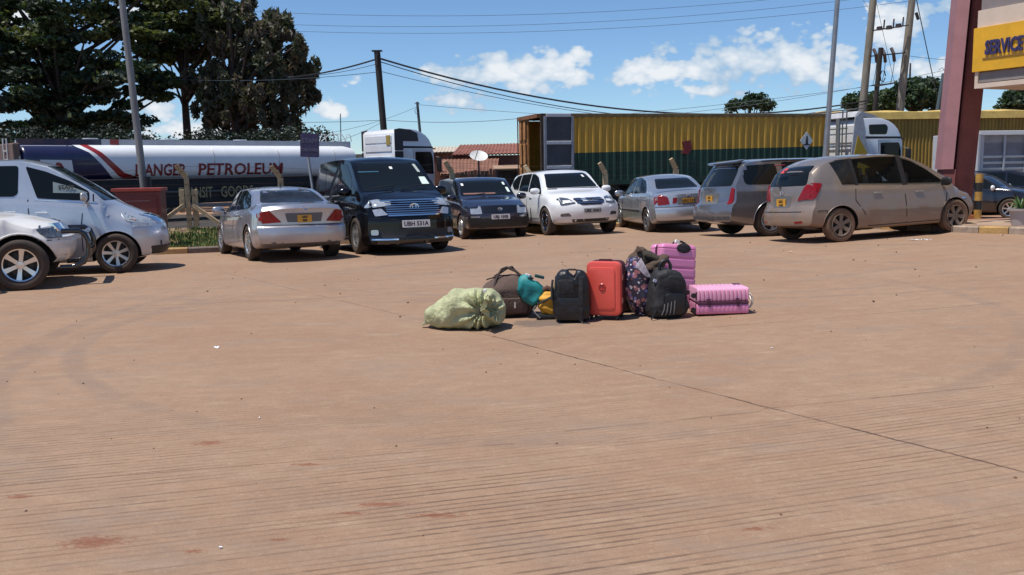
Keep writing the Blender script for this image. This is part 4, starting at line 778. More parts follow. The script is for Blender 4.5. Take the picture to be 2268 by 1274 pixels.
# grass
def blades(name,pts,h,w_,mats,parent=None,lean=.5):
    n=len(pts); rng_=RNG; P_=np.array(pts); ang=rng_.uniform(0,2*PI,n); hh=h*rng_.uniform(.4,1.3,n); la=rng_.uniform(0,2*PI,n); lr=rng_.uniform(0,lean,n)*hh
    dx=np.cos(ang)*w_*rng_.uniform(.6,1.4,n); dy=np.sin(ang)*w_*rng_.uniform(.6,1.4,n)
    V_=np.zeros((n,3,3)); V_[:,0]=P_+np.stack([dx,dy,0*dx],1); V_[:,1]=P_-np.stack([dx,dy,0*dx],1); V_[:,2]=P_+np.stack([np.cos(la)*lr,np.sin(la)*lr,hh],1)
    return raw_tris(name,V_.reshape(-1,3),n,3,mats,parent)
def raw_tris(name,V_,n,k,mats,parent=None,mi=None):
    me=bpy.data.meshes.new(name); me.vertices.add(n*k); me.vertices.foreach_set('co',V_.astype(np.float32).ravel()); me.loops.add(n*k); me.loops.foreach_set('vertex_index',np.arange(n*k,dtype=np.int32))
    me.polygons.add(n); me.polygons.foreach_set('loop_start',np.arange(0,n*k,k,dtype=np.int32)); me.polygons.foreach_set('loop_total',np.full(n,k,dtype=np.int32))
    for m in mats: me.materials.append(m)
    me.polygons.foreach_set('material_index',(RNG.integers(0,len(mats),n) if mi is None else mi).astype(np.int32)); me.update(calc_edges=True)
    return link(name,me,parent)
G1=mat('grass_green',(.10,.17,.03),.7); G2=mat('grass_yellow',(.26,.24,.08),.8); G3=mat('grass_dark',(.05,.10,.02),.7)
pts=[]
for _ in range(38000):
    x=random.uniform(-11,7); k0=kerb_y(x); 
    if k0 is None: continue
    t=random.random(); f1=fence_y(x)+.3
    if f1<k0+.3: continue
    y=k0+.16+(f1-k0-.16)*t
    if math.sin(x*2.1)+math.sin(y*3.3+x)+random.gauss(0,.6)>.9: continue
    pts.append((x,y,gz(x,k0)+.08+.20*sst(0,1,(y-k0-.13)/(fence_y(x)+.8-k0-.13))))
tag(blades('grass',pts,.085,.022,[G1,G1,G2,G3]),'short green and yellow grass growing on the verge behind the kerb',None,kind='stuff')
# raised platform on the right
pf=[(8.06+.14,16.04),(8.56+.14,15.06),(9.3+.13,13.3),(10.6+.14,10.5),(13.1,6),(24,6),(24,17.8),(7.99,17.8),(7.99,17.3)]
q=MB(); q.prism(pf,-.1,.13,'Z')
for i,v in enumerate(q.v): q.v[i]=(v[0],v[1],v[2]+min(gz(min(v[0],9.5),v[1]),.31))
struct(q.build('paved_platform',mat('platform_concrete',(.36,.25,.17),.9,nscale=2,namt=.2,bump=.3),None))
# ------------------------------------------------------------------ fence
TANC=mat('tan_concrete_post',(.46,.34,.20),.9,nscale=12,namt=.3,bump=.4,bscale=30)
fe=thing('fence','concrete post fence with cranked tops and wire strands behind the parked cars','fence',rz((FPOS[0].x,FPOS[0].y,0),18))
def vz(x): 
    k0=kerb_y(x) or 24; return gz(x,k0)+.27
tops=[]
for k,p in enumerate(FPOS):
    z0=vz(p.x) if k<9 else .1; h=1.50+.12*math.sin(k*2.3); lx=FS*k; zt_=z0+h-.28
    wv=.062+random.uniform(-.006,.006); q=MB()
    lean=random.uniform(-.03,.03)
    prof=[(-wv,0,z0-.3),(wv,0,z0-.3),(wv+lean,0,zt_),(-wv+lean,0,zt_)]
    # post with a short arm that cranks to the left and towards us
    q.add([(lx+a,b_*.062,z) for b_ in(-1,1) for a,_,z in prof],[(0,1,2,3),(4,7,6,5),(0,4,5,1),(2,6,7,3),(1,5,6,2),(0,3,7,4)])
    A0=Vector((lx+lean,0,zt_)); A1=A0+Vector((-.22,-.10,.30)); s_=Vector((.055,0,.035)); d_=Vector((0,.055,0))
    c0=[A0-s_-d_,A0+s_-d_,A0+s_+d_,A0-s_+d_]; c1=[A1-s_*.8-d_*.9,A1+s_*.8-d_*.9,A1+s_*.8+d_*.9,A1-s_*.8+d_*.9]
    q.add(c0+c1,[(0,1,5,4),(1,2,6,5),(2,3,7,6),(3,0,4,7),(4,5,6,7),(0,3,2,1)])
    q.build('post',TANC,fe,bevel=.008); tops.append((A0,A1,z0))
for wz in(.25,.55,.85,1.12,):
    MB().tube([(FS*k,-.065,tops[k][2]+wz) for k in range(len(FPOS))],.004,4).build('wire',mat('rusty_wire',(.12,.08,.06),.7,.3),fe)
for f in(.45,.9): MB().tube([tuple(a0.lerp(a1,f)+Vector((0,-.06,0))) for a0,a1,_ in tops],.004,4).build('wire',mat('rusty_wire'),fe)
# braced post with short stub posts
k=3; lx=FS*k; z0=tops[k][2]
for s_,wd in((-1,1.05),(1,.95)): 
    q=MB(); a=Vector((lx+s_*.10,-.08,z0+.62)); c=Vector((lx+s_*wd,-.25,z0-.05)); q.tube([a,c],.062,4); q.build('brace',TANC,fe)
MB().box((lx-.14,-.02,z0+.72),(.12,.1,.56)).build('stub_post',TANC,fe,bevel=.01); MB().box((lx+.16,-.0,z0+.55),(.14,.1,.9)).build('stub_post',TANC,fe,bevel=.01)
LP=mat('dark_lorry_park',(.045,.036,.030),.95,nscale=1.2,namt=.45,bump=.4,bscale=12)  # near-black ground sheet from the fence back
px_=[-60,-40]+[-30+i for i in range(60)]
b=MB(); b.grid(lambda i,j:(px_[i],max(22.6,fence_y(px_[i])+.75 if px_[i]<9 else 27.5)+(0,1.0,3,8,16)[j],gz(px_[i],25)+(.16,.02,.0,.0,.0)[j]),len(px_),5); struct(b.build('lorry_park',LP,None,40))
# ------------------------------------------------------------------ red meter cabinet, lamp poles, car park sign
RB=mat('dark_red_paint',(.14,.022,.018),.5,nscale=4,namt=.2,coat=.2,dust=.3); P=A(311,545,19.3); P.z=A(311,545,19.3).z
t=thing('meter_cabinet','dark red metal cabinet with a flat lid, behind the nose of the silver people carrier','cabinet',rz((P.x,P.y+.2,P.z),8))
hb=A(311,424,19.3).z-P.z
MB().box((0,0,hb/2),(.93,.5,hb)).build('cabinet_body',RB,t,bevel=.01); MB().box((-.01,0,hb+.035),(1.02,.6,.07)).build('lid',mat('red_paint',(.30,.05,.035),.45,nscale=4,namt=.2),t,bevel=.01)
MB().prism(rpoly([(-.38,.1),(.38,.1),(.38,hb-.1),(-.38,hb-.1)],.02),-.262,-.25).build('door',RB,t); MB().box((.0,-.268,hb-.2),(.5,.012,.014)).build('vent_slot',mat('pale_scratch',(.3,.2,.18),.6),t)
GALV=mat('galvanised_steel',(.30,.31,.32),.45,.6,nscale=5,namt=.15); POLE=mat('weathered_pole_steel',(.20,.20,.20),.6,.3,nscale=4,namt=.35,stretch=(1,1,.2))
def pole(name,label,cat,pb,pt,r0,r1,m,base_z=0,group=None,top=None):
    d=pt-pb; d/=d.z; foot=pb+d*(base_z-pb.z); t=thing(name,label,cat,Matrix.Translation(foot),group)
    tp=pb+d*((pt.z+(2.5 if top is None else top))-pb.z)
    MB().cyl((0,0,0),tp-foot,r0,r1,14).build('pole_shaft',m,t,40); return t,foot,tp
t,f0,t0=pole('lamp_pole','leaning grey steel pole rising behind the dark red cabinet at left','pole',A(319,415,20.6),A(270,0,20.6),.088,.060,POLE,-.25)
MB().tube([t0-f0-Vector((0,0,.1)),t0-f0+Vector((.2,-.3,.35)),t0-f0+Vector((.5,-.9,.45))],.035,8).build('lamp_arm',POLE,t); 
MB().cyl((0,0,1.35),(0,0,1.75),.098,.092,14).build('joint_band',DARK,t,40)
t,f0,t0=pole('lamp_pole','slim galvanised lamp pole standing at the right end of the yellow and green container','pole',A(1829,330,27),A(1855,0,27),.088,.062,GALV,0)
MB().tube([t0-f0-Vector((0,0,.1)),t0-f0+Vector((-.3,-.3,.4)),t0-f0+Vector((-1.0,-1.0,.5))],.035,8).build('lamp_arm',GALV,t)
P=A(690,400,19.6); T_=A(682,345,19.6)
t,f0,t0=pole('car_park_sign','dark purple rectangular sign on a thin grey post in front of the tanker','sign',P,T_,.030,.030,mat('grey_post',(.34,.35,.37),.5,.3),-.2,top=.15)
cz=A(686,322,19.45)-f0; M=Matrix.Translation(cz)@Matrix.Rotation(R(4),4,'Z')@Matrix.Rotation(R(2.5),4,'Y')
sb=MB().prism(rpoly([(-.198,-.25),(.198,-.25),(.198,.25),(-.198,.25)],.03),-.012,.012).build('sign_board',mat('dark_purple_paint',(.035,.025,.075),.5,nscale=6,namt=.3),t,M=M)
LT=mat('faded_letters',(.095,.085,.14),.6)
link('lettering',text_mesh('STAFF',.13,LT,.002,bold=.004),sb,Matrix.Translation((0,-.015,.09))@Matrix.Rotation(PI/2,4,'X')); link('lettering',text_mesh('CAR PARK',.085,LT,.002,bold=.004),sb,Matrix.Translation((0,-.015,-.10))@Matrix.Rotation(PI/2,4,'X'))
# ------------------------------------------------------------------ tanker lorry
WT=mat('white_tank_paint',(.78,.79,.80),.32,.0,.25,nscale=1.2,namt=.05); NV=mat('navy_tank_paint',(.016,.017,.060),.3,0,.5,nscale=2,namt=.2); RD=mat('dark_red_stripe',(.30,.02,.02),.35,0,.3)
BK=mat('black_chassis',(.012,.012,.013),.7,nscale=5,namt=.4); TT=rims(.50,8,.05,mat('truck_rim',(.35,.34,.33),.5,.5),.28,TYRE)
TA=A(20,309,30.5); TB=A(762,316,39.6); ttop=(TA.z+TB.z)/2+.02; dv=(TB-TA).to_2d(); Lt=dv.length; th=math.degrees(math.atan2(dv.y,dv.x))
tz=0; t=thing('tanker_lorry','white tanker lorry with navy rear and red stripe, beyond the fence under the trees','lorry',rz((TA.x,TA.y,tz),th))
Hh=ttop-1.20; cz_=1.20+Hh/2; W2=1.20
def tsec(k,n=48):
    a=2*PI*k/n+PI/2; c,s_=math.cos(a),math.sin(a); e=.66
    y=W2*math.copysign(abs(c)**e,c); z=cz_+(Hh/2-.10)*math.copysign(abs(s_)**e,s_)-.04
    return y,z
q=MB(); 
st_=[(-.0,.55),(.03,.9),(.10,1.0)]+[(x,1.0) for x in np.linspace(.5,Lt-1.3,22)]+[(Lt-.6,1.0),(Lt-.15,.90),(Lt,.55)]
q.grid(lambda i,j:(st_[i][0],tsec(j)[0]*st_[i][1],cz_+(tsec(j)[1]-cz_)*st_[i][1]),len(st_),48,closev=True); q.f.append(list(range(48))); q.m.append(0); q.f.append(list(range(len(q.v)-48,len(q.v)))); q.m.append(0)
tank=q.build('tank',WT,t,40); bmt=bmesh.new(); bmt.from_mesh(tank.data); tb=BVHTree.FromBMesh(bmt); bmt.free()
# coaming rail along the top (grey-white vertical band)
q=MB(); 
for s_ in(-1,1): q.box((Lt/2+.1,s_*.72,ttop-.14),(Lt-.55,.05,.26))
q.build('top_coaming',mat('tank_coaming',(.50,.50,.53),.4,.2,nscale=2,namt=.1),t); 
MB().box((1.35,-.752,ttop-.14),(2.7,.012,.265)).build('coaming_paint',NV,t); MB().box((3.15,-.752,ttop-.14),(.30,.012,.262)).build('coaming_paint',RD,t)
for x in(2.6,5.4,8.3,11.2):
    MB().cyl((x,0,ttop-.1),(x,0,ttop+.05),.26,.26,18).build('manhole_lid',mat('tank_coaming'),t,40)
hr=MB()
for x0_ in np.linspace(Lt-1.6,Lt-.35,3): hr.tube([(x0_,-.6,ttop),(x0_+.1,-.62,ttop+.28),(x0_+.25,-.62,ttop+.28),(x0_+.33,-.6,ttop)],.02,5)
hr.tube([(Lt-1.5,-.6,ttop),(Lt-1.1,-.6,ttop+.3),(Lt-.5,-.6,ttop+.3),(Lt-.3,-.6,ttop)],.02,5); hr.build('folding_handrail',mat('white_rail',(.7,.7,.7),.4),t)
def tx(px,z=None,py=None):
    # position along the tank (metres from its rear) under a pixel column, near side
    d=pdir(px,py or 360); nrm=Vector((-math.sin(R(th)),math.cos(R(th)),0)); o=Vector((TA.x,TA.y,0))-nrm*W2*.98
    k=(o-Vector((0,0,0))).dot(nrm)/d.dot(nrm); p=Vector((0,0,CAM_H))+d*k
    return (p-Vector((TA.x,TA.y,0))).dot(Vector((math.cos(R(th)),math.sin(R(th)),0))),p.z
zlo,zhi=1.50,ttop-.30
nb_=[tx(p,py=y) for p,y in((164,316),(173,325),(198,338),(222,362),(247,390),(275,409))]
rl=[tx(p,py=y) for p,y in((181,316),(190,325),(213,340),(238,365),(262,388),(290,402),(330,407),(640,401),(750,397))]
rr=[tx(p,py=y) for p,y in((198,316),(207,325),(226,338),(252,362),(276,383),(305,396),(340,401),(640,394),(750,390))]
def vpanel(nm,poly,m,off,step=.07):
    return panel(tb,poly,'-y',off,step,.01,mn=.02).build(nm,m,t,60)
vpanel('navy_livery',[(.03,nb_[0][1])]+nb_+[(.03,nb_[-1][1])],NV,.006)
vpanel('red_swoosh',rl+rr[::-1],RD,.010,.06)
vpanel('livery_plaque',[tx(*q) if False else tx(q[0],py=q[1]) for q in((88,354),(158,355),(166,398),(92,398))],mat('white_plaque',(.72,.72,.72),.4),.012)
vpanel('livery_emblem',rpoly([tx(a,py=b_) for a,b_ in((122,360),(134,360),(144,376),(143,388),(134,380),(124,372))],.1),RD,.02,.06)
tl=mat('dark_red_letters',(.22,.015,.018),.5)
def tanktext(s_,pxa,pxb,pya,pyb,m,off=.02,surf=True,outline=False):
    a=tx(pxa,py=(pya+pyb)/2); c=tx(pxb,py=(pya+pyb)/2); zt_=tx((pxa+pxb)/2,py=pya)[1]; zb_=tx((pxa+pxb)/2,py=pyb)[1]
    me=text_mesh(s_,1.0,m,0,bold=.018); bmx=bmesh.new(); bmx.from_mesh(me); y0_=min(v.co.y for v in bmx.verts); y1_=max(v.co.y for v in bmx.verts)
    for k in range(1,12): bmesh.ops.bisect_plane(bmx,geom=bmx.verts[:]+bmx.edges[:]+bmx.faces[:],plane_co=(0,y0_+(y1_-y0_)*k/12,0),plane_no=(0,1,0))
    bmx.to_mesh(me); bmx.free(); co=np.array([v.co for v in me.vertices]); mn=co.min(0); mxx=co.max(0)
    for v in me.vertices:
        x=a[0]+(v.co.x-mn[0])/(mxx[0]-mn[0])*(c[0]-a[0]); z=zb_+(v.co.y-mn[1])/(mxx[1]-mn[1])*(zt_-zb_)
        if surf:
            h=tb.ray_cast(Vector((x,-5,z)),Vector((0,1,0)))[0]; y=(h.y if h else -W2)-off
        else: y=-W2-.03
        v.co=(x,y,z)
    me.name='lettering'; return link('lettering',me,t)
tanktext('DANGER',300,413,363,390,tl); tanktext('PETROLEUM',440,626,361,387,tl)
for x in(3.9,6.6,9.3,11.9):
    q=MB(); q.tube([(x,tsec(k)[0]*1.004,cz_+(tsec(k)[1]-cz_)*1.004) for k in range(48)],.016,5,closed=True); q.build('tank_band',mat('tank_band_grey',(.42,.42,.43),.5,.3),t,60)
lad=MB()
for y in(-.25,.15): lad.tube([(-.26,y-.4,.8),(-.26,y-.4,ttop)],.02,6)
for k in range(6): lad.tube([(-.26,-.65,1.0+k*.28),(-.26,-.25,1.0+k*.28)],.014,6)
lad.build('rear_ladder',mat('white_rail'),t)
MB().tube([(2.8,-W2+.06,.95),(6.0,-W2+.04,.90),(9.5,-W2+.06,.93)],.055,8).build('hose_tube',mat('grey_hose',(.10,.10,.10),.7),t,60)
# chassis, skirts, wheels
MB().box((Lt/2,0,1.18),(Lt-.3,2.1,.38)).build('chassis',BK,t); 
MB().box((7.0,-W2+.12,.78),(9.0,.04,.62)).build('side_skirt',BK,t); MB().box((3.2,-.5,.85),(4.4,.04,.9)).build('inner_frame',BK,t); sk=MB().box((6.4,-W2+.02,1.20),(8.6,.04,.42)).build('side_board',BK,t); MB().box((6.4,-W2-.005,1.40),(11.8,.04,.035)).build('side_rail',mat('tank_rail',(.25,.16,.14),.5),t)
tanktext('TRANSIT',394,470,414,439,mat('tan_letters',(.30,.24,.12),.7),surf=False); tanktext('GOODS',488,560,411,436,mat('tan_letters'),surf=False)
MB().box((7.4,-.85,.72),(2.6,.6,.5)).build('tool_locker',BK,t,bevel=.03); MB().box((4.9,-.9,.62),(1.2,.5,.55)).build('spare_wheel_carrier',BK,t,bevel=.05)
for x in(1.9,3.2,4.5): 
    for s_ in(-1,1):
        o=link('wheel',hub_mesh(.5),t,Matrix.Translation((x,s_*1.0,.5))@Matrix.Rotation(0 if s_>0 else PI,4,'Z')); link('tyre',TT['tyre'],o); link('rim',TT['rim'],o)
MB().box((-.12,0,1.9),(.22,2.3,1.5)).build('rear_panel',mat('brown_rear_panel',(.16,.10,.08),.7,nscale=3,namt=.3),t,bevel=.05); 
q=MB(); q.box((-.05,-1.165,2.05),(.05,.02,.34)).box((.21-.05+.02,-1.165,2.05),(.05,.02,.34)).box((.04,-1.165,2.02),(.16,.02,.06)).box((.04,-1.165,1.90),(.2,.02,.05)); q.build('rear_bracket',mat('pale_bracket',(.5,.47,.44),.6),t)
# cab builder: origin at rear bottom middle of the cab, +x forward
def cab(t,x0,zroof,fair='dark',wd=2.45,white=None,ladder=False):
    CW=white or mat('cab_white_paint',(.74,.75,.77),.25,0,.8,nscale=2,namt=.05); h=zroof
    prof=[(0,1.0),(0,h-.22),(.06,h-.10),(.25,h-.02),(.8,h),(1.2,h-.04),(1.5,h-.13),(1.75,h-.27),(1.95,h-.46),(2.08,h-.68),(2.15,h-.88),(2.20,h-1.0),(2.24,h-1.9),(2.22,.55),(1.95,.45),(1.75,.95),(1.2,1.15),(.65,1.0)]
    q=MB(); q.prism([(x0+a,b_) for a,b_ in prof],-wd/2,wd/2); me=q.mesh('cab_body',CW,45,.11); o=link('cab_body',me,t)
    y=-wd/2; f=lambda nm,poly,m,th_=.012,bv=0,parent=t: MB().prism([(x0+a,b_) for a,b_ in poly],y-th_,y+.01).build(nm,m,parent,bevel=bv)
    d=f('door',rpoly([(.98,h-.90),(2.06,h-.90),(2.16,h-2.1),(2.05,h-2.75),(1.05,h-2.75),(.98,h-2.3)],.05),mat('cab_grey_white',(.60,.61,.64),.3,0,.6),.010)
    f('side_window',rpoly([(1.10,h-1.02),(1.98,h-1.02),(2.08,h-1.25),(2.12,h-2.02),(1.30,h-1.98),(1.12,h-1.9)],.06),GLASS,.022,parent=d)
    f('black_band',[(.0,h-.86),(2.13,h-.86),(2.09,h-.78),(.0,h-.76)],DARK,.012)
    f('door_edge_line',[(1.0,h-.90),(1.01,h-.90),(1.01,h-2.75),(1.0,h-2.75)],DARK,.012)  # thin dark line down the rear edge of the door
    MB().box((x0+1.62,y-.03,h-2.30),(.16,.05,.04)).build('door_handle',DARK,t,bevel=.01)
    # windscreen and front
    MB().prism([(x0+2.205,h-1.03),(x0+2.235,h-1.03),(x0+2.275,h-1.85),(x0+2.245,h-1.85)],-wd/2+.12,wd/2-.12).build('windshield',GLASS,t)
    MB().box((x0+2.245,0,1.25),(.03,wd-.5,.8)).build('grille',DARK,t); MB().box((x0+2.2,0,.62),(.2,wd-.1,.38)).build('bumper',mat('cab_grey_white'),t,bevel=.05)
    for s_ in(-1,1): MB().box((x0+2.31,s_*(wd/2-.32),.68),(.03,.4,.2)).build('headlight',LAMP,t,bevel=.02)
    for s_ in(-1,1):
        o=MB().box((x0+2.30,s_*(wd/2+.22),h-1.60),(.12,.22,.62)).build('wing_mirror',DARK,t,30,.03); MB().tube([(x0+2.2,s_*(wd/2-.05),h-1.2),(x0+2.3,s_*(wd/2+.2),h-1.28)],.02,6).build('mirror_arm',DARK,o)
    MB().box((x0+2.2,0,h-.86),(.30,wd-.1,.03),rot=(0,.25,0)).build('sun_visor',mat('visor',(.02,.02,.025),.3),t)
    # rear wall panels
    for k,(z0_,z1_) in enumerate(((h-.30,h-.62),(h-.68,h-1.0),(h-1.2,h-1.62),(h-1.72,h-2.2))):
        MB().box((x0-.012,0,(z0_+z1_)/2),(.03,wd-.45,abs(z0_-z1_))).build('rear_panel',CW,t,bevel=.02)
    # roof side fairings
    for s_ in(-1,1):
        if fair=='dark':
            MB().prism([(x0-.02,h-1.0),(x0+.42,h-1.0),(x0+.42,h-2.9),(x0-.02,h-2.9)],s_*(wd/2+.02)-.02,s_*(wd/2+.02)+.02).build('side_deflector',DARK,t)
            MB().prism([(x0-.02,h-.95),(x0-.02,h-.05),(x0+.25,h+.0),(x0+.85,h-.05),(x0+1.22,h-.20),(x0+1.28,h-.55),(x0+.42,h-.55),(x0+.42,h-.95)],s_*(wd/2+.02)-.02,s_*(wd/2+.02)+.02).build('roof_deflector',mat('dark_deflector',(.035,.03,.035),.5),t)
        else:
            MB().prism([(x0-.45,h-2.8),(x0-.18,h-.0),(x0+.1,h+.22),(x0+.25,h-.2),(x0+.35,h-.9),(x0+.66,h-1.7),(x0+.66,h-2.8)],s_*(wd/2+.03)-.02,s_*(wd/2+.03)+.02).build('side_deflector',mat('deflector_grey',(.42,.42,.43),.5,nscale=4,namt=.2),t)
            MB().prism([(x0-.36,h-2.6),(x0-.22,h-1.6),(x0-.04,h-.70),(x0+.24,h-1.15),(x0+.62,h-1.72),(x0+.60,h-2.6)],s_*(wd/2+.055)-.01,s_*(wd/2+.055)+.01).build('deflector_paint',mat('mustard_paint',(.50,.30,.015),.5),t)
            MB().prism(rpoly([(x0+.50,h-.30),(x0+1.30,h-.28),(x0+1.42,h-.40),(x0+1.36,h-.69),(x0+.55,h-.69)],.08),s_*(wd/2+.01)-.02,s_*(wd/2+.01)+.01).build('sleeper_window',GLASS,t)
    if fair!='dark':
        q=MB(); q.prism([(x0-.1,h+.02),(x0+.1,h+.25),(x0+.75,h+.10),(x0+1.0,h-.0)],-wd/2+.05,wd/2-.05); q.build('roof_deflector',mat('deflector_grey'),t)
    for x_ in((x0+1.25),(x0-2.1)):
        for s_ in(-1,1):
            o=link('wheel',hub_mesh(.5),t,Matrix.Translation((x_,s_*1.02,.5))@Matrix.Rotation(0 if s_>0 else PI,4,'Z')); link('tyre',TT['tyre'],o); link('rim',TT['rim'],o)
    MB().box((x0-1.4,0,.85),(3.4,.9,.28)).build('tractor_chassis',BK,t)
CB=A(866,283,39.5); 
q=Vector((math.cos(R(th)),math.sin(R(th)),0)); nn=Vector((math.sin(R(th)),-math.cos(R(th)),0))
o_=Vector((CB.x,CB.y,0))-nn*1.225; x0=(o_-Vector((TA.x,TA.y,0))).dot(q)
cab(t,x0+.38,CB.z,'dark')
MB().box((x0+.335,-.80,CB.z-.50),(.02,.28,.42)).build('roof_hatch_label',mat('amber_label',(.35,.25,.06),.6),t)
print('tanker',th,Lt,ttop,x0,CB.z)
# ------------------------------------------------------------------ container lorry (yellow over green)
YC=mat('mustard_container_paint',(.58,.31,.033),.5,nscale=2.5,namt=.22,stretch=(1,1,.25),bump=.1); GC=mat('green_container_paint',(.016,.052,.030),.55,nscale=2.5,namt=.3,stretch=(1,1,.25)); RUST=mat('rusty_steel',(.20,.085,.035),.85,nscale=5,namt=.5,bump=.3); RUSTD=mat('dark_rust_steel',(.05,.028,.02),.85,nscale=5,namt=.4)
ORG=mat('rusty_orange_door',(.42,.19,.06),.75,nscale=4,namt=.45,bump=.2)
C0=A(1197,252,33); CL=12.19; ca=17.0; ct=C0.z; cbz=ct-2.59
t=thing('container_lorry','lorry with a corrugated container, mustard above dark green, one end door folded open','lorry',rz((C0.x,C0.y,0),ca))
def zsplit(px,py):  # boundary height on the near side
    d=pdir(px,py); nrm=Vector((-math.sin(R(ca)),math.cos(R(ca)),0)); k=Vector((C0.x,C0.y,0)).dot(nrm)/d.dot(nrm); p=Vector((0,0,CAM_H))+d*k
    return p.z,(p-Vector((C0.x,C0.y,0))).dot(Vector((math.cos(R(ca)),math.sin(R(ca)),0)))
zs0,_=zsplit(1290,338.5); zs1,_=zsplit(1800,325)
def corr(x0_,x1_,y,z0_,z1_,pitch=.278,dep=.062,m=None,name='corrugated_side',parent=None,split=None,M=None):
    xs_=[x0_]; ys_=[0]; x=x0_+.04; k=0
    while x<x1_-.06:
        xs_+= [x,x+pitch*.25,x+pitch*.5,x+pitch*.75]; ys_+=[0,dep,dep,0]; x+=pitch
    xs_.append(x1_); ys_.append(0)
    q=MB(); 
    rows=[z0_]+([split] if split else [])+[z1_]
    for r_ in range(len(rows)-1):
        q.cur=r_
        q.grid(lambda i,j:(xs_[i],y+ys_[i],(lambda v:v(xs_[i]) if callable(v) else v)(rows[r_+j])),len(xs_),2)
    return q.build(name,m,parent,M=M)
sp_=lambda x: zs0+(zs1-zs0)*(x-1.6)/(11.0-1.6)
corr(.12,CL-.10,.02,cbz+.16,ct-.12,m=[GC,YC],parent=t,split=sp_)
q=MB(); q.box((CL/2,0.055,ct-.06),(CL,.09,.12)).box((CL/2,2.40,ct-.06),(CL,.09,.12)); q.build('top_rail',mat('dark_mustard',(.17,.11,.035),.6,nscale=3,namt=.4),t)
q=MB(); q.box((CL/2,0.005,cbz+.08),(CL,.09,.16)).box((CL/2,2.43,cbz+.08),(CL,.09,.16)).box((CL-.06,1.2,cbz+.1),(.1,2.35,.2)); q.build('bottom_rail',GC,t)
MB().box((CL/2,1.235,ct-.0),(CL-.02,2.44,.03)).build('roof',mat('pale_container_roof',(.66,.60,.50),.5,nscale=1.5,namt=.15),t)  # roof sheet paler than the container sides
for x in(.07,CL-.07):
    for y in(.02,2.42): MB().box((x,y,(cbz+ct)/2),(.14,.12,ct-cbz-.002)).build('corner_post',RUSTD if x<1 else YC,t)
MB().box((CL/2,2.4,(cbz+ct)/2),(CL-.2,.03,2.3)).build('far_side',YC,t); MB().box((CL-.06,1.22,(cbz+ct)/2),(.05,2.3,2.4)).build('front_wall',YC,t)
MB().box((CL/2,1.22,cbz+.19),(CL-.2,2.35,.03)).build('floor',mat('plywood_floor',(.12,.08,.05),.8),t)
# closed far door leaf with two hollow panels, rusty
dx=-.03; q=MB().box((dx,1.86,(cbz+ct)/2+.02),(.05,1.10,2.32)).build('rear_door',ORG,t)
for yy in(1.60,2.10):
    for z0_,z1_ in((cbz+.22,cbz+.66),(cbz+.80,cbz+1.55),(cbz+1.70,ct-.20)): MB().box((dx-.045,yy,(z0_+z1_)/2),(.05,.36,z1_-z0_),taper=1).build('door_corrugation',ORG,q,bevel=.02)
for yy in(1.38,1.86,2.36): MB().tube([(dx-.09,yy,cbz+.15),(dx-.09,yy,ct-.10)],.022,6).build('lock_rod',RUSTD,q)
MB().box((dx-.02,1.22,ct-.07),(.16,2.4,.14)).build('door_header',RUST,t); 
# open near door folded back against the side
od=MB().box((.66,-.06,(cbz+ct)/2+.0),(1.16,.045,2.40)).build('open_door',mat('dark_grey_door',(.055,.055,.065),.6,nscale=3,namt=.3),t)
fr=mat('grey_door_frame',(.26,.26,.29),.5,nscale=6,namt=.2)
for x in(.14,1.19): MB().box((x,-.095,(cbz+ct)/2),(.10,.05,2.40)).build('door_stile',fr,od,bevel=.01)
for z in(ct-.06,ct-1.04,ct-1.92,cbz+.06): MB().box((.66,-.10,z),(.96,.055,.13)).build('door_crossbar',mat('sunlit_grey_bar',(.48,.48,.50),.5),od,bevel=.02)  # crossbars coloured paler for the sun caught on their top faces
q=MB().prism([(5.62,zs0-.08),(5.75,zs0+.1),(5.66,zs0+.36),(6.0,zs0+.42),(6.08,zs0+.1),(5.9,zs0-.12)],-.03,.0).build('hazard_triangle',mat('dark_red_plate',(.20,.02,.02),.6),t); 
pz=zsplit(1784,312); q=MB().prism([(pz[1],pz[0]-.36),(pz[1]+.30,pz[0]),(pz[1],pz[0]+.36),(pz[1]-.30,pz[0])],-.075,-.06).build('hazard_diamond',mat('grey_white_plate',(.60,.60,.58),.5),t)
MB().prism([(pz[1]-.05,pz[0]-.14),(pz[1]+.07,pz[0]-.14),(pz[1]+.04,pz[0]+.20),(pz[1]-.02,pz[0]+.16)],-.08,-.074).build('diamond_symbol',INK,q); MB().prism([(pz[1]-.15,pz[0]-.18),(pz[1]+.15,pz[0]-.18),(pz[1]+.15,pz[0]-.13),(pz[1]-.15,pz[0]-.13)],-.08,-.074).build('diamond_symbol',INK,q)
# trailer
MB().box((CL/2,1.22,cbz-.17),(CL-.2,1.0,.30)).build('trailer_chassis',BK,t); MB().box((4.4,.15,cbz-.45),(3.4,.05,.5)).build('side_guard',BK,t); MB().box((8.6,.4,cbz-.42),(1.4,.6,.55)).build('tool_locker',BK,t,bevel=.03)
for x in(1.4,2.75,4.1):
    for y in(.25,2.2):
        o=link('wheel',hub_mesh(.5),t,Matrix.Translation((x,y,.5-.05))@Matrix.Rotation(0 if y>1 else PI,4,'Z')); link('tyre',TT['tyre'],o); link('rim',TT['rim'],o)
C1=A(1893,268,36.8); qd=Vector((math.cos(R(ca)),math.sin(R(ca)),0)); x0=(Vector((C1.x,C1.y,0))-Vector((C0.x,C0.y,0))).dot(qd)
t2=thing('tractor_unit','white high-roofed lorry cab with a mustard triangle, in front of the yellow shed','lorry',Matrix.Translation(Vector((C0.x,C0.y,0))+qd*(x0+.15)+Vector((-math.sin(R(ca)),math.cos(R(ca)),0))*1.1)@Matrix.Rotation(R(ca),4,'Z'))
cab(t2,0,A(1940,256,36.8).z-.05,'grey')
rk=MB()
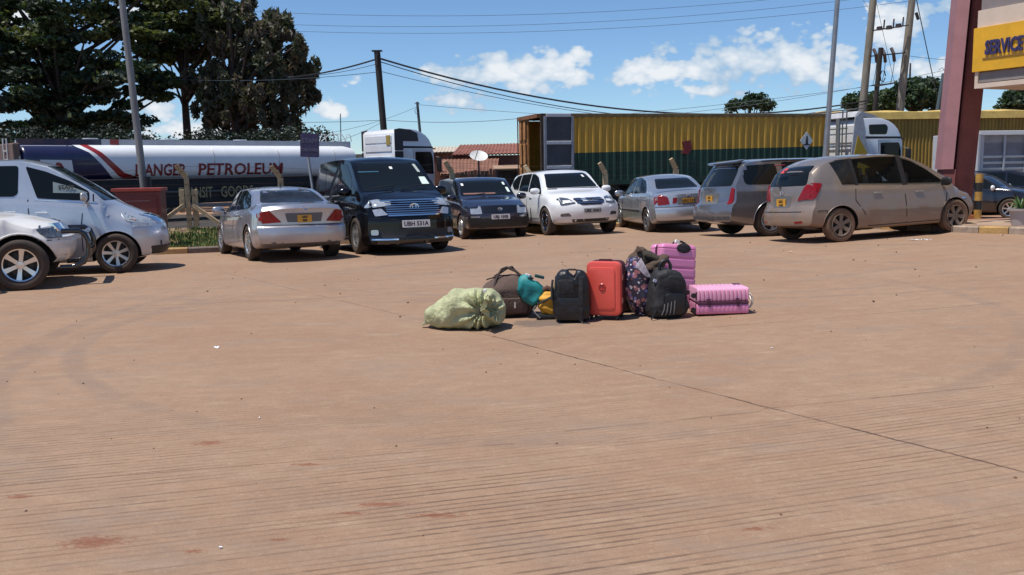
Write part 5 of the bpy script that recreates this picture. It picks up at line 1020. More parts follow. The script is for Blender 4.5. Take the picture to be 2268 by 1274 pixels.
for z in(2.9,3.3,3.55): rk.tube([(-.5,-1.2,z),(-.5,1.2,z)],.025,6)
for y in(-1.15,-.9,.9,1.15): rk.tube([(-.5,y,1.2),(-.5,y,3.6)],.03,6)
rk.tube([(-.5,-1.2,3.62),(.3,-1.1,3.70),(.3,1.1,3.70),(-.5,1.2,3.62)],.03,6); rk.build('cab_rack',mat('dark_rack',(.12,.12,.12),.6,nscale=5,namt=.4),t2)
MB().cyl((-.55,-.7,1.2),(-.55,-.7,3.3),.09,.09,10).build('exhaust_stack',GALV,t2,40)
# ------------------------------------------------------------------ yellow corrugated shed
YS=mat('mustard_sheet',(.30,.185,.03),.6,nscale=2,namt=.22,stretch=(1,1,.2)); YF=mat('bright_mustard_trim',(.58,.40,.11),.6,nscale=3,namt=.2)
S0=A(1895,250,45); S1=A(2600,236,47); dv=(S1-S0); an=math.degrees(math.atan2(dv.y,dv.x)); Ls=dv.to_2d().length; zt_=S0.z-.02
t=thing('corrugated_shed','long mustard corrugated shed with a pale yellow roof edge, behind the red pillar','building',rz((S0.x-2,S0.y-.3,0),an))
corr(0,Ls+4,0,0,zt_-.28,.185,.06,m=[YS],parent=t,name='sheet_wall')
q=MB(); n_=40
q.grid(lambda i,j:((Ls+4)*i/n_,(-.10,-.06,.35)[j],(zt_-.32,zt_+.03+.03*math.sin(i*1.7)*random.random(),zt_+.10+.035*math.sin(i*1.1))[j]),n_+1,3); q.build('roof_trim',YF,t)
MB().box(((Ls+4)/2,4,zt_-.1),(Ls+4,7.8,.08),rot=(.02,0,0)).build('roof',YF,t); MB().box(((Ls+4)/2,7.8,zt_/2),(Ls+4,.1,zt_-.4)).build('back_wall',YS,t); MB().box((0,4,zt_/2-.1),(.08,7.7,zt_-.4)).build('end_wall',YS,t)
q=MB(); 
for k in range(7): q.box((random.uniform(11.2,13),.3,zt_+.14),(.4,.3,.14),rot=(random.random(),random.random(),random.random()))
q.build('rubble',mat('pink_rubble',(.5,.32,.25),.9),t,bevel=.03)
# ------------------------------------------------------------------ white slatted lorry body at right
W0=A(2172,292,30); W1=A(2600,280,31.5); dv=W1-W0; an=math.degrees(math.atan2(dv.y,dv.x)); GW=mat('grey_white_slat',(.50,.50,.51),.5,nscale=5,namt=.1); GP=mat('grey_panel',(.20,.20,.22),.55,nscale=4,namt=.2)
t=thing('cargo_truck','white and grey slat-sided cargo lorry body, behind the dark cars at the right edge','lorry',rz((W0.x,W0.y,0),an))
H0=W0.z; MB().box((3,.02,H0-.04),(6.2,.10,.14)).build('top_rim',WHITE,t,bevel=.01); MB().box((3,1.2,H0-1.05),(6.0,2.2,1.9)).build('cargo_box',GP,t)
MB().box((-.05,1.1,H0-.95),(.10,2.3,1.8)).build('end_frame',GW,t,bevel=.02); MB().box((3,1.2,.62),(6,.9,.3)).build('chassis',BK,t)
for k in range(8): MB().box((.12+.85*k,.06,H0-1.0),(.12 if k%2==0 else .07,.06,1.78)).build('side_post',GW,t,bevel=.01)
for z in(H0-.82,H0-1.02,H0-1.22,H0-1.42,H0-1.62,H0-1.82): MB().box((3,.085,z),(5.9,.03,.07),rot=(.5,0,0)).build('slat',WHITE,t)
for x in(.9,4.9):
    for y in(.2,2.1):
        o=link('wheel',hub_mesh(.5),t,Matrix.Translation((x,y,.5))@Matrix.Rotation(0 if y>1 else PI,4,'Z')); link('tyre',TT['tyre'],o); link('rim',TT['rim'],o)
# ------------------------------------------------------------------ pillar, canopy, bollard, planter
RP=mat('maroon_render',(.155,.042,.042),.8,nscale=3,namt=.18,bump=.2,dust=.15); PKW=mat('sunlit_pink_panel',(.33,.155,.16),.6,nscale=3,namt=.12)
pa=A(2089,480,17.6); pz0=.42
lean=Vector((.055,0,1)); 
t=thing('canopy_pillar','tall leaning maroon pillar with a sunlit-tinted pink left face, carrying the yellow canopy sign','pillar',rz((pa.x,pa.y,pz0),0))
def slab(name,m,poly,z0_,z1_,zz=None):
    q=MB(); a=[(x,y,z0_) for x,y in poly]; b_=[(x*1.0+lean.x*(z1_-z0_)*(1+.25*(i in zz) if zz else 1),y,z1_) for i,(x,y) in enumerate(poly)]; n=len(poly)
    q.add(a+b_,[tuple(range(n)),tuple(range(n,2*n))]+[(i,(i+1)%n,n+(i+1)%n,n+i) for i in range(n)]); return q.build(name,m,t)
# plan: left panel faces the sun side, its colour paler as if sunlit, wide face towards us and to the right
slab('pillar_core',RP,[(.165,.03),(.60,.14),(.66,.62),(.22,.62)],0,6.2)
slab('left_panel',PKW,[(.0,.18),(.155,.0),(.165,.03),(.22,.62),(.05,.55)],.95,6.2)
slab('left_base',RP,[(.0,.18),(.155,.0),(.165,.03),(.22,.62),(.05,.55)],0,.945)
q=MB().box((.085+lean.x*1.65,.072,1.65),(.012,.02,1.2),rot=(0,.055,0)); q.build('crack',mat('crack_dark',(.03,.015,.015),.9),t)
BO=A(2165,478,17.4)
t=thing('bollard','yellow and black striped bollard at the foot of the maroon pillar','bollard',rz((BO.x,BO.y,.42),0)); BY=mat('bollard_yellow',(.42,.23,.05),.6,nscale=6,namt=.3); hb=A(2165,385,17.4).z-.42
for k in range(5): MB().cyl((0,0,hb*k/5),(0,0,hb*(k+1)/5-.001),.068,.068,16).build('band',BY if k%2==0 else DARK,t,40)
MB().box((-.22,-.05,.04),(.16,.2,.08)).build('brick_footing',mat('orange_brick',(.42,.13,.05),.8),t,bevel=.01)
# canopy fascia: runs towards us on the right
fd=Vector((.42,-.907,0)); F0=A(2163,197,16.9); fa=math.degrees(math.atan2(fd.y,fd.x)); s_=lambda px,py: A(px,py,16.9).z
t=thing('canopy_sign','cream canopy edge with a yellow sign band and dark blue SERVICE lettering, at top right','sign',rz((F0.x,F0.y,F0.z),fa))
zb_=0; zg=s_(2166,160)-F0.z; zy=s_(2172,63)-F0.z; zc=s_(2178,24)-F0.z; CRM=mat('cream_paint',(.62,.50,.40),.7,nscale=3,namt=.08); GRY=mat('taupe_panel',(.23,.20,.19),.7,nscale=4,namt=.1); YB=mat('yellow_sign_paint',(.72,.38,.015),.45,nscale=3,namt=.12)
def fbox(nm,m,x0_,x1_,z0_,z1_,y0=-.02,y1=.02,par=None): return MB().box(((x0_+x1_)/2,(y0+y1)/2,(z0_+z1_)/2),(x1_-x0_,y1-y0,z1_-z0_)).build(nm,m,par or t,bevel=.004)
# local +y points to the left side of travel (away); the visible face is the one towards the camera's left
fbox('soffit_box',CRM,0,7,0,2.9,.05,3.5)
side=-1
def ff(nm,m,x0_,x1_,z0_,z1_,d): return fbox(nm,m,x0_,x1_,z0_,z1_,-d,.05)
ff('lower_panel',GRY,.05,7,.10,zg-.02,.012); ff('bottom_edge',CRM,0,7,-.0,.085,.04); ff('end_edge',CRM,-.02,.045,0,zg,.042)
yb=ff('sign_band',YB,-.06,7,zg,zy,.07); ff('cream_panel',CRM,-.02,7,zy+.002,zc,.03); ff('upper_panel',GRY,.03,7,zc+.002,zc+.42,.012); ff('top_edge',CRM,-.02,7,zc+.425,zc+.60,.03)
me=text_mesh('SERVICE',.34,mat('navy_letters',(.035,.028,.10),.5),.012,bold=.012,align='LEFT',sx=.60)
zc_t=(zg+zy)/2-.0; link('lettering',me,yb,Matrix.Translation((.20,-.085,zc_t))@Matrix.Rotation(PI/2,4,'X'))
MB().box((1.05,-.078,zc_t-.17),(1.8,.012,.02)).build('letter_underline',mat('brown_strip',(.25,.13,.03),.7),yb)  # thin brown strip below the lettering
# planter with spiky plant at the right edge
PP=A(2254,500,15.4); t=thing('planter','grey white flower pot with a green leafy plant, on the paved platform','planter',rz((PP.x+.06,PP.y,.42),0))
pot=MB(); pot.lathe([(.001,.0),(.155,.0),(.185,.20),(.195,.24),(.225,.25),(.23,.285),(.20,.285),(.185,.22),(.001,.21)],28); pot.build('pot',mat('pot_plastic',(.42,.40,.42),.5,nscale=5,namt=.1,dust=.3),t,40)
LG=mat('plant_green',(.05,.13,.03),.5,nscale=8,namt=.4); LG2=mat('plant_green_pale',(.12,.20,.05),.5)
for k in range(34):
    a=random.uniform(0,2*PI); l=random.uniform(.22,.42); up=random.uniform(.35,1.0); q=MB(); wv=.02
    pts=[]; 
    for i in range(6):
        u=i/5; rr_=l*u*(1-up*.5); z=.22+l*up*1.2*u-.25*l*u*u; w_=wv*math.sin(PI*min(1,u*.9+.1)); pts.append(((rr_*math.cos(a)-w_*math.sin(a),rr_*math.sin(a)+w_*math.cos(a),z),(rr_*math.cos(a)+w_*math.sin(a),rr_*math.sin(a)-w_*math.cos(a),z+.004)))
    q.grid(lambda i,j:pts[i][j],6,2); q.build('leaf',LG if k%3 else LG2,t)
# ------------------------------------------------------------------ litter
def litter(lbl,x,y,n,spread,m,sz=.03,group=None):
    q=MB(); z0=gz(x,y)
    for k in range(n):
        u,v=random.gauss(0,spread),random.gauss(0,spread*.35); q.box((u,v,.008),(sz*random.uniform(.5,1.6),sz*random.uniform(.4,1.1),.004),rot=(random.uniform(-.5,.5),random.uniform(-.5,.5),random.random()*3))
    o=q.build('litter',m,None,M=Matrix.Translation((x,y,z0))); tag(o,lbl,'litter')
WP=mat('white_litter',(.75,.75,.76),.6)
litter('scattered scraps of white paper on the ground in front of the beige grey car',G(2035,532).x,G(2035,532).y,26,.11,WP,.035)
litter('flat orange and white wrapper lying on the concrete behind the beige grey car',G(1756,560).x,G(1756,560).y,2,.02,mat('peach_litter',(.70,.45,.28),.6),.07)
litter('tiny white scrap on the concrete left of the pale green sack',*G(482,771)[:2],2,.01,WP,.02)
litter('tiny white scrap on the concrete below the pale green sack and to its left',*G(571,928)[:2],1,.01,WP,.014)
litter('tiny white scrap on the concrete near the bottom of the picture',*G(486,1216)[:2],1,.004,WP,.012)
litter('small pale scrap beside the kerb of the paved platform',*G(2222,521)[:2],2,.03,mat('pale_litter',(.6,.5,.4),.7),.04)
litter('tiny white scrap on bare concrete right of centre below the pink cases',*G(1709,773)[:2],1,.01,WP,.018)
# ------------------------------------------------------------------ old houses behind the fence, dish
t=thing('low_house','low brown building with a rusty red sheet roof, between the white cab and the container','building',rz((0,0,0),0))
dh=46; a=lambda px,py,d=dh:A(px,py,d)
p0=a(1012,335); p1=a(1148,320); e0=a(1010,358); 
RR=mat('rusty_red_roof',(.235,.085,.055),.8,nscale=2,namt=.4,bump=.2); BW=mat('brown_mud_wall',(.115,.055,.04),.9,nscale=1.6,namt=.4); DW=mat('dark_wood_plank',(.05,.033,.027),.9,nscale=4,namt=.5,stretch=(3,3,.4)); RS=mat('brown_sheet_roof',(.21,.095,.06),.85,nscale=2,namt=.35)
def quad_sheet(nm,m,pts,th_=.06,par=None,nx=1,rib=0):
    P=[Vector(p) for p in pts]; q=MB(); n=max(2,nx)
    q.grid(lambda i,j:(P[0].lerp(P[1],i/(n-1))).lerp(P[3].lerp(P[2],i/(n-1)),j)+Vector((0,0,rib*(i%2))),n,2); q.grid(lambda i,j:(P[0].lerp(P[1],i/(n-1))).lerp(P[3].lerp(P[2],i/(n-1)),j)+Vector((0,0,rib*(i%2)-th_)),n,2)
    return q.build(nm,m,par)
za=a(1000,320).z; 
quad_sheet('red_roof',RR,[a(1000,344,45),a(1160,340,45),a(1160,318,50),a(1018,322,50)],par=t,nx=40,rib=.05)
quad_sheet('sheet_roof',RS,[a(975,386,41),a(1100,388,41),a(1105,352,45),a(972,354,45)],par=t,nx=34,rib=.04)
MB().box(((a(985,0,45).x+a(1160,0,45).x)/2,45.4,a(1000,346,45.4).z/2),(a(1160,0,45).x-a(975,0,45).x,.3,a(1000,346,45.4).z)).build('wall',BW,t)
MB().box(((a(975,0,41.2).x+a(1102,0,41.2).x)/2,41.3,a(1000,390,41.3).z/2),(a(1100,0,41).x-a(978,0,41).x,.2,a(1000,390,41.3).z)).build('front_wall',mat('purple_brown_wall',(.10,.045,.04),.9,nscale=2,namt=.3),t)
t=thing('shed_house','distant pale sheet-roofed shed left of the rusty red roof','building',rz((0,0,0),0))
quad_sheet('roof',mat('pale_sheet_roof',(.50,.42,.33),.7,nscale=3,namt=.2),[a(955,338,52),a(1030,336,52),a(1030,325,58),a(960,326,58)],par=t,nx=20,rib=.04); MB().box((a(990,330,52).x,52.4,a(990,338,52).z/2),(2.4,.3,a(990,338,52).z)).build('wall',BW,t)
t=thing('plank_fence','dark old board fence behind the navy estate car','fence',rz((a(1000,390,38).x,38,0),6))
x=0; Lf=(a(1150,390,38)-a(1000,390,38)).x; zt_=a(1060,380,38).z
while x<Lf+1.0:
    w_=random.uniform(.10,.19); MB().box((x+w_/2,random.uniform(-.02,.02),zt_/2+random.uniform(-.10,.10)),(w_,.03,zt_+random.uniform(-.1,.2))).build('plank',DW if random.random()<.7 else BW,t); x+=w_+.012
MB().box((Lf/2,.05,zt_*.75),(Lf+1,.05,.1)).build('rail',DW,t)
# dark scrap wood heap on the right of it
t=thing('kiosk','small dark wooden kiosk with a thin flat roof behind the white crossover','building',rz((a(1125,400,36).x,36,0),4))
kz_=a(1125,372,36).z; MB().box((0,.5,kz_+.02),(1.1,1.4,.05),rot=(.1,0,0)).build('roof',mat('tan_board',(.34,.22,.14),.8),t); MB().box((0,.6,kz_/2),(.8,1.0,kz_-.05)).build('wall',DW,t)
D=a(1060,350,30); t=thing('satellite_dish','round pale satellite dish on a short mast in front of the brown building','dish',rz((D.x,D.y,0),0))
q=MB(); 
M=Matrix.Translation((0,0,D.z+.02))@Matrix.Rotation(R(-18),4,'Z')@Matrix.Rotation(R(20),4,'Y')@Matrix.Rotation(R(30),4,'X')
q.lathe([(.001,0),(.12,.01),(.22,.035),(.29,.065),(.30,.07),(.22,.02),(.12,-.005),(.001,-.015)],28,M=M); q.build('reflector',mat('dish_grey',(.60,.59,.56),.5,nscale=6,namt=.2),t,40); MB().cyl((0,.05,0),(0,.05,D.z-.02),.03,.03,8).build('mast',DARK,t,40)
MB().tube([M@Vector((0,-.28,.05)),M@Vector((0,-.1,.35))],.012,5).build('feed_arm',DARK,t)
# far low building strip behind the tanker front
t=thing('low_wall','thin grey strip of distant wall between tanker and white cab','wall',rz((a(780,341,60).x,60,0),0)); MB().box((0,0,a(780,342,60).z/2),(4.4,.3,a(780,342,60).z)).build('wall_face',mat('grey_wall',(.14,.15,.15),.9),t)
# ------------------------------------------------------------------ power poles and wires
WD=mat('dark_wood_pole',(.025,.02,.018),.85,nscale=5,namt=.4,stretch=(1,1,.2)); WG=mat('grey_wood_pole',(.20,.18,.15),.85,nscale=5,namt=.3,stretch=(1,1,.2)); WIRE=mat('wire_black',(.02,.02,.025),.6); WIREB=mat('wire_blue_grey',(.05,.075,.10),.7); STEEL=mat('dark_steel',(.06,.045,.045),.6,.3)
t,f0,t0=pole('power_pole','dark wooden power pole standing behind the white tanker cab','pole',A(851,300,44),A(835,112,44),.17,.15,WD,0,top=0)
MB().box(t0-f0+Vector((0,0,-.02)),(.48,.3,.05)).build('pole_cap',WD,t); MB().box(t0-f0+Vector((.0,-.18,-.45)),(.06,.06,.5)).build('cable_bracket',STEEL,t)
for k in range(3): MB().cyl((t0-f0)*.45+Vector((.22,0,-k*.3)),(t0-f0)*.45+Vector((.36,0,-k*.3)),.05,.05,8).build('insulator',DARK,t)
t,f0,t0=pole('power_pole','thin distant grey pole right of the white tanker cab','pole',A(930,290,70),A(924,226,70),.12,.10,mat('blue_grey_pole',(.06,.09,.11),.8),0,top=0)
MB().tube([t0-f0+Vector((-.02,-.12,-.7))+Vector((.18*math.cos(k),0,.22*math.sin(k))) for k in range(7)],.02,5).build('cable_coil',WIREB,t); MB().cyl(t0-f0+Vector((-.2,0,-.1)),t0-f0+Vector((.2,0,-.1)),.03,.03,6).build('crossarm',WIREB,t)
t,f0,t0=pole('aerial_mast','very thin mast at the front end of the tanker','mast',A(755,315,60),A(754,252,60),.035,.03,mat('blue_grey_pole'),0,top=0)
t,f0,t0=pole('power_pole','thin tilted dark pole close to the left face of the maroon pillar','pole',A(2078,235,55),A(2090,163,55),.13,.11,mat('blue_grey_pole'),0,top=0)
MB().tube([t0-f0+Vector((-.3,0,.2)),t0-f0+Vector((-.1,0,.35)),t0-f0+Vector((.1,0,.1))],.02,5).build('cable_loop',WIREB,t)
t=thing('transformer_frame','twin grey poles joined by two crossarms with insulators, behind the white cab on the right','pole',rz((0,0,0),0)); DP=58
for px0,px1 in((1934,1910),(2020,1993)):
    b0=A(px1,245,DP); b1=A(px0,0,DP); d=(b1-b0)/(b1.z-b0.z); MB().cyl(b0-d*b0.z,b1+d*2.5,.26,.20,12).build('pole_shaft',WG,t,40)
def arm(pa,pb,m=STEEL,w_=.10): 
    q=MB(); q.tube([A(*pa,DP-.35),A(*pb,DP-.35)],w_/2,4); return q.build('crossarm',m,t)
a1=arm((1933,68),(2012,56)); a2=arm((1926,125),(2006,117)); a3=arm((1930,190),(1968,186)); 
for px,py in((1948,64),(1969,62),(1990,58)):
    MB().cyl(A(px,py+3,DP-.6),A(px,py-5,DP-.6),.20,.16,10).build('insulator',mat('insulator_brown',(.04,.03,.03),.3),t,40); MB().tube([A(px+9,py+1,DP-.4),A(px+11,py-20,DP-.4)],.05,5).build('fuse_arm',STEEL,t)
for px,py in((1938,112),(1957,112),(1977,110)): MB().tube([A(px-3,py-3,DP-.5),A(px+2,py+8,DP-.7),A(px+4,py+26,DP-.5)],.10,6).build('cutout_fuse',STEEL,t); MB().tube([A(px+4,py+26,DP-.5),A(px+1,py+50,DP-.5),A(px-5,py+78,DP-.5)],.02,5).build('jumper_cable',WIREB,t)
t,f0,t0=pole('power_pole','dark pole with cable coil standing between the twin grey poles','pole',A(1938,240,DP-2),A(1951,106,DP-2),.16,.14,WD,0,top=0)
MB().tube([t0-f0+Vector((.12,-.15,-1.7))+Vector((.16*math.cos(k),0,.35*math.sin(k))) for k in range(7)],.035,5).build('cable_coil',WIRE,t); MB().box(t0-f0+Vector((.25,-.1,-2.2)),(1.2,.1,.09),rot=(0,-.15,0)).build('crossarm',STEEL,t)
def wire(lbl,pa,pb,d0,d1,sag,r=.012,m=WIRE,n=26,group=None):
    a_=A(*pa,d0); b_=A(*pb,d1); pts=[a_.lerp(b_,i/n)-Vector((0,0,sag*4*(i/n)*(1-i/n))) for i in range(n+1)]
    o=MB().tube(pts,r,5).build('overhead_wire',m,None,60); tag(o,lbl,'wire')
wire('thick black cable sagging from the dark pole to the grey twin poles',(842,130),(1925,222),43.9,56,1.6,.045)
wire('second black cable just under the thick one, right of the dark pole',(842,137),(1925,228),43.9,56,1.75,.022)
wire('black cable from the dark pole leftwards into the trees',(834,131),(560,176),43.9,50,.25,.040)
wire('thin cable below the thick one, left of the dark pole',(834,142),(560,166),43.9,50,.3,.014,WIREB)
wire('thin cable leaving the dark pole below the thick one towards the right',(842,158),(1950,262),43.9,60,1.3,.014,WIREB)
wire('thin cable from the dark pole leftwards at mid height',(834,160),(300,170),43.9,50,.3,.014,WIREB)
wire('topmost thin wire across the upper sky',(300,8),(1900,-22),70,70,1.35,.014,WIREB)
wire('second thin wire across the upper sky',(300,36),(2060,-24),70,70,1.6,.014,WIREB)
wire('third thin wire across the upper sky',(300,50),(2300,-40),70,70,2.0,.014,WIREB)
wire('thin low wire left of the dark pole above the tanker',(440,262),(850,266),60,60,.2,.016,WIREB)
wire('faint sloping wire from the tree to the dark pole above the tanker end',(690,300),(925,236),60,70,.3,.012,WIREB)
wire('faint lower sloping wire from the tree to the dark pole',(690,322),(850,268),60,60,.3,.012,WIREB)
wire('thin low wire right of the dark pole running to the container',(852,266),(1190,258),60,60,.25,.016,WIREB)
wire('faint wire from the thin distant pole towards the container',(925,232),(1950,275),70,90,.5,.014,WIREB)
wire('pair of faint wires left of the twin poles, upper one',(1250,270),(2110,152),70,60,.6,.014,WIREB)
wire('faint wire crossing behind the maroon pillar top',(2000,122),(2160,134),58,60,.1,.014,WIREB)
wire('faint wire low between the twin poles and the pillar',(1180,268),(2090,168),70,58,.3,.014,WIREB)
wire('steep guy wire right of the twin poles',(2026,-20),(2076,215),55,60,.05,.030,WIREB)
wire('thin steep wire crossing between the twin poles',(1940,0),(1985,200),60,60,.05,.014,WIREB)
wire('faint steep wire at left of the twin poles',(1908,-5),(1930,28),60,60,.0,.012,WIREB)
MB_=MB().tube([A(2029,28,56),A(2034,44,56)],.09,6).build('guy_insulator',DARK,None,60); tag(MB_,'small dark insulator on the steep guy wire','insulator')
# ------------------------------------------------------------------ trees
def tmat(nm,c,tr=.25):
    m=bpy.data.materials.new(nm); m.use_nodes=True; t_=m.node_tree; b_=t_.nodes['Principled BSDF']; b_.inputs['Base Color'].default_value=(*c,1); b_.inputs['Roughness'].default_value=.6
    tl_=t_.nodes.new('ShaderNodeBsdfTranslucent'); tl_.inputs[0].default_value=(c[0]*1.3,c[1]*1.5,c[2],1); mx_=t_.nodes.new('ShaderNodeMixShader'); mx_.inputs[0].default_value=tr; o=t_.nodes['Material Output']
    t_.links.new(b_.outputs[0],mx_.inputs[1]); t_.links.new(tl_.outputs[0],mx_.inputs[2]); t_.links.new(mx_.outputs[0],o.inputs[0]); return m
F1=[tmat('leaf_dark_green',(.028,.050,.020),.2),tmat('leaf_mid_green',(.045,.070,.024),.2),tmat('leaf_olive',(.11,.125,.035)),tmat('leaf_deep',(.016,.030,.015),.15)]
F2=[tmat('leaf_brown_green',(.085,.080,.050)),tmat('leaf_grey_brown',(.115,.090,.065)),tmat('leaf_dull_green',(.055,.068,.035))]
F3=[tmat('leaf_green_a',(.035,.065,.025)),tmat('leaf_green_b',(.06,.09,.03)),tmat('leaf_green_c',(.02,.04,.02))]
BARK=mat('bark_brown',(.055,.040,.032),.9,nscale=6,namt=.4,bump=.5)
def foliage(parent,clumps,per,lsz,mats,squash=(1,1,.5),elong=1.6,vert=0.0,name='crown',mis=None):
    """clumps: list of (x,y,z,r,matindex weights)"""
    Vs=[]; mi=[]
    for cx,cy,cz_,r in clumps:
        n=int(per*random.uniform(.7,1.3)); u=RNG.normal(size=(n,3)); u/=np.linalg.norm(u,axis=1)[:,None]; rad=RNG.uniform(.25,1,n)**.6
        p=u*rad[:,None]*r*np.array(squash)+np.array((cx,cy,cz_))
        d=RNG.normal(size=(n,3)); d[:,2]=d[:,2]*.6-vert*1.8+(0); d/=np.linalg.norm(d,axis=1)[:,None]
        e=np.cross(d,RNG.normal(size=(n,3))); e/=np.linalg.norm(e,axis=1)[:,None]+1e-9
        s_=lsz*RNG.uniform(.5,1.4,n)[:,None]; q=np.stack([p-d*s_*elong*.5,p+e*s_*.45,p+d*s_*elong*.5,p-e*s_*.45],1)
        Vs.append(q.reshape(-1,3)); k=random.choice(range(len(mats))) if mis is None else mis(cx,cy,cz_)
        m_=np.where(RNG.random(n)<.72,k,RNG.integers(0,len(mats),n)); mi.append(m_)
    V_=np.concatenate(Vs); mi=np.concatenate(mi); return raw_tris(name,V_,len(mi),4,mats,parent,mi)
def limb(pts,r0,r1,q): 
    n=len(pts); q.tube(pts,[r0+(r1-r0)*i/(n-1) for i in range(n)],7)
def tree(lbl,base,height,trunk_r,regions,nclump,per,csz,lsz,mats,squash,elong,vert=0,depth_sp=3,dp=50,mis=None,cat='tree',nlimb=26,name='tall_tree'):
    """regions: ellipses (px,py,rx,ry) of the crown as seen; clumps fill the ellipsoids in depth"""
    t=thing(name,lbl,cat,Matrix.Translation(base)); cl=[]; 
    areas=[r[2]*r[3] for r in regions]; tot=sum(areas)
    for r,ar in zip(regions,areas):
        for _ in range(max(2,int(nclump*ar/tot))):
            while True:
                u,v,w_=[random.uniform(-1,1) for _ in range(3)]
                if .15<u*u+v*v+w_*w_<1: break
            dd=dp+w_*min(depth_sp,r[2]/FPX*dp*1.2); p=A(r[0]+u*r[2],r[1]+v*r[3],dd)-base; cl.append((p.x,p.y,p.z,csz*random.uniform(.6,1.35)))
    foliage(t,cl,per,lsz,mats,squash,elong,vert,mis=mis)
    q=MB(); top=max(c[2] for c in cl)
    tk=[Vector((math.sin(i*.9)*.15*i/6,0,height*i/6)) for i in range(7)]; limb(tk,trunk_r,trunk_r*.25,q)
    for c in random.sample(cl,min(nlimb,len(cl))):
        z0=max(.8,min(height*.92,c[2]*random.uniform(.55,.85))); a_=Vector((math.sin(z0/height*5.4)*.15*z0/height,0,z0)); b_=Vector(c[:3]); m1=a_.lerp(b_,.5)+Vector((0,0,-.25+random.uniform(-.3,.3)))
        limb([a_,m1,b_],trunk_r*.30,.035,q)
    q.build('trunk',BARK,t,60); return t
def baseat(px,d): p=A(px,400,d); return Vector((p.x,d,0))
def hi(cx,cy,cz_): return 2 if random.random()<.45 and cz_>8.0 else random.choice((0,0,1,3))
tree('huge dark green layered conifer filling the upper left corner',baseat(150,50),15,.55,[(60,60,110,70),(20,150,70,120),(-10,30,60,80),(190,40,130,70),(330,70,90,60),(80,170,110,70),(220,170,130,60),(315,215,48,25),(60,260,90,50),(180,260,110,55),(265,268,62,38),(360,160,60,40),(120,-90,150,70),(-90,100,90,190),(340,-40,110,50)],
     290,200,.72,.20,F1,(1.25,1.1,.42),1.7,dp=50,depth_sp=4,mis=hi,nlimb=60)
def ol(cx,cy,cz_): return 2 if random.random()<.6 else random.choice((0,1))
tree('olive green spreading branch crown between the huge conifer and the grey brown tree',baseat(420,52),12,.30,[(420,30,100,50),(470,70,80,45),(400,110,80,35),(340,110,50,30),(500,20,60,40)],85,170,.66,.19,F1,(1.2,1.1,.5),1.6,dp=52,depth_sp=3,mis=ol,nlimb=26)
tree('grey brown tree of upright drooping sprays, right of the conifer above the tanker',baseat(530,50),12.5,.40,[(520,60,90,70),(600,110,80,80),(560,190,110,80),(640,200,60,60),(490,210,62,70),(468,250,42,50),(560,270,90,40),(660,150,40,50),(690,190,25,40),(630,275,55,30),(620,60,38,40),(665,110,12,30),(686,160,14,28),(425,190,20,30)],
     300,95,.48,.17,F2,(.55,.55,1.05),2.3,vert=.55,dp=50,depth_sp=3,nlimb=46)
tree('small round tree top showing above the yellow container',baseat(1660,75),7.5,.16,[(1640,232,22,12),(1675,226,26,14),(1618,238,10,8),(1700,236,12,8)],26,80,.5,.22,F3,(1,1,.8),1.5,dp=75,depth_sp=2,nlimb=10,name='round_tree')
tree('dark bushy tree behind the twin grey poles and the yellow shed',baseat(2010,66),8.5,.22,[(2030,210,45,30),(2060,200,22,22),(1990,220,40,25),(1920,225,40,18),(2085,230,24,14),(1895,236,20,10),(2044,184,10,14)],110,110,.6,.24,F3,(1,1,.8),1.5,dp=66,depth_sp=3,nlimb=20,name='bushy_tree')
tree('dark tree top under the canopy sign at the right edge',baseat(2270,62),8.5,.2,[(2265,220,45,20),(2310,205,50,30),(2240,228,20,12)],60,110,.6,.24,F3,(1,1,.8),1.5,dp=62,depth_sp=3,nlimb=12,name='bushy_tree')
tree('low dark bushes behind the tanker under the trees',baseat(200,44),3.4,.1,[(60,314,110,24),(230,314,120,24),(400,318,120,14),(540,312,120,18),(650,306,60,16),(150,360,160,40),(480,350,160,40)],170,260,.7,.10,[F1[3],F1[3],tmat('leaf_black_green',(.010,.018,.010),.1)],(1.2,1,.7),1.5,dp=44,depth_sp=2.5,nlimb=6,cat='bush',name='bush_row',mis=lambda a_,b_,c_:random.choice((0,1,2)))
tree('low bushes at the far left end behind the tanker rear',baseat(-200,44),3.4,.1,[(-300,330,200,50),(-120,320,120,40)],60,160,.9,.18,[F1[0],F1[3]],(1.2,1,.6),1.5,dp=44,depth_sp=2.5,nlimb=6,cat='bush',name='bush_row')
q=MB()
for k in range(170):
    x=random.uniform(-6,7); y=random.uniform(3.4,19) if k%3 else random.uniform(3.4,8); s_=random.uniform(.004,.012)*(1 if y<9 else 1.8)
    if y>kerb_y(x)-1 if kerb_y(x) else False: continue
    q.box((x,y,gz(x,y)+s_*.3),(s_*1.4,s_,s_*.8),rot=(random.random(),random.random(),random.random()*3),taper=.6)
tag(q.build('gravel',mat('pebble_brown',(.16,.10,.065),.9)),'tiny dark pebbles scattered over the concrete',None,kind='stuff')
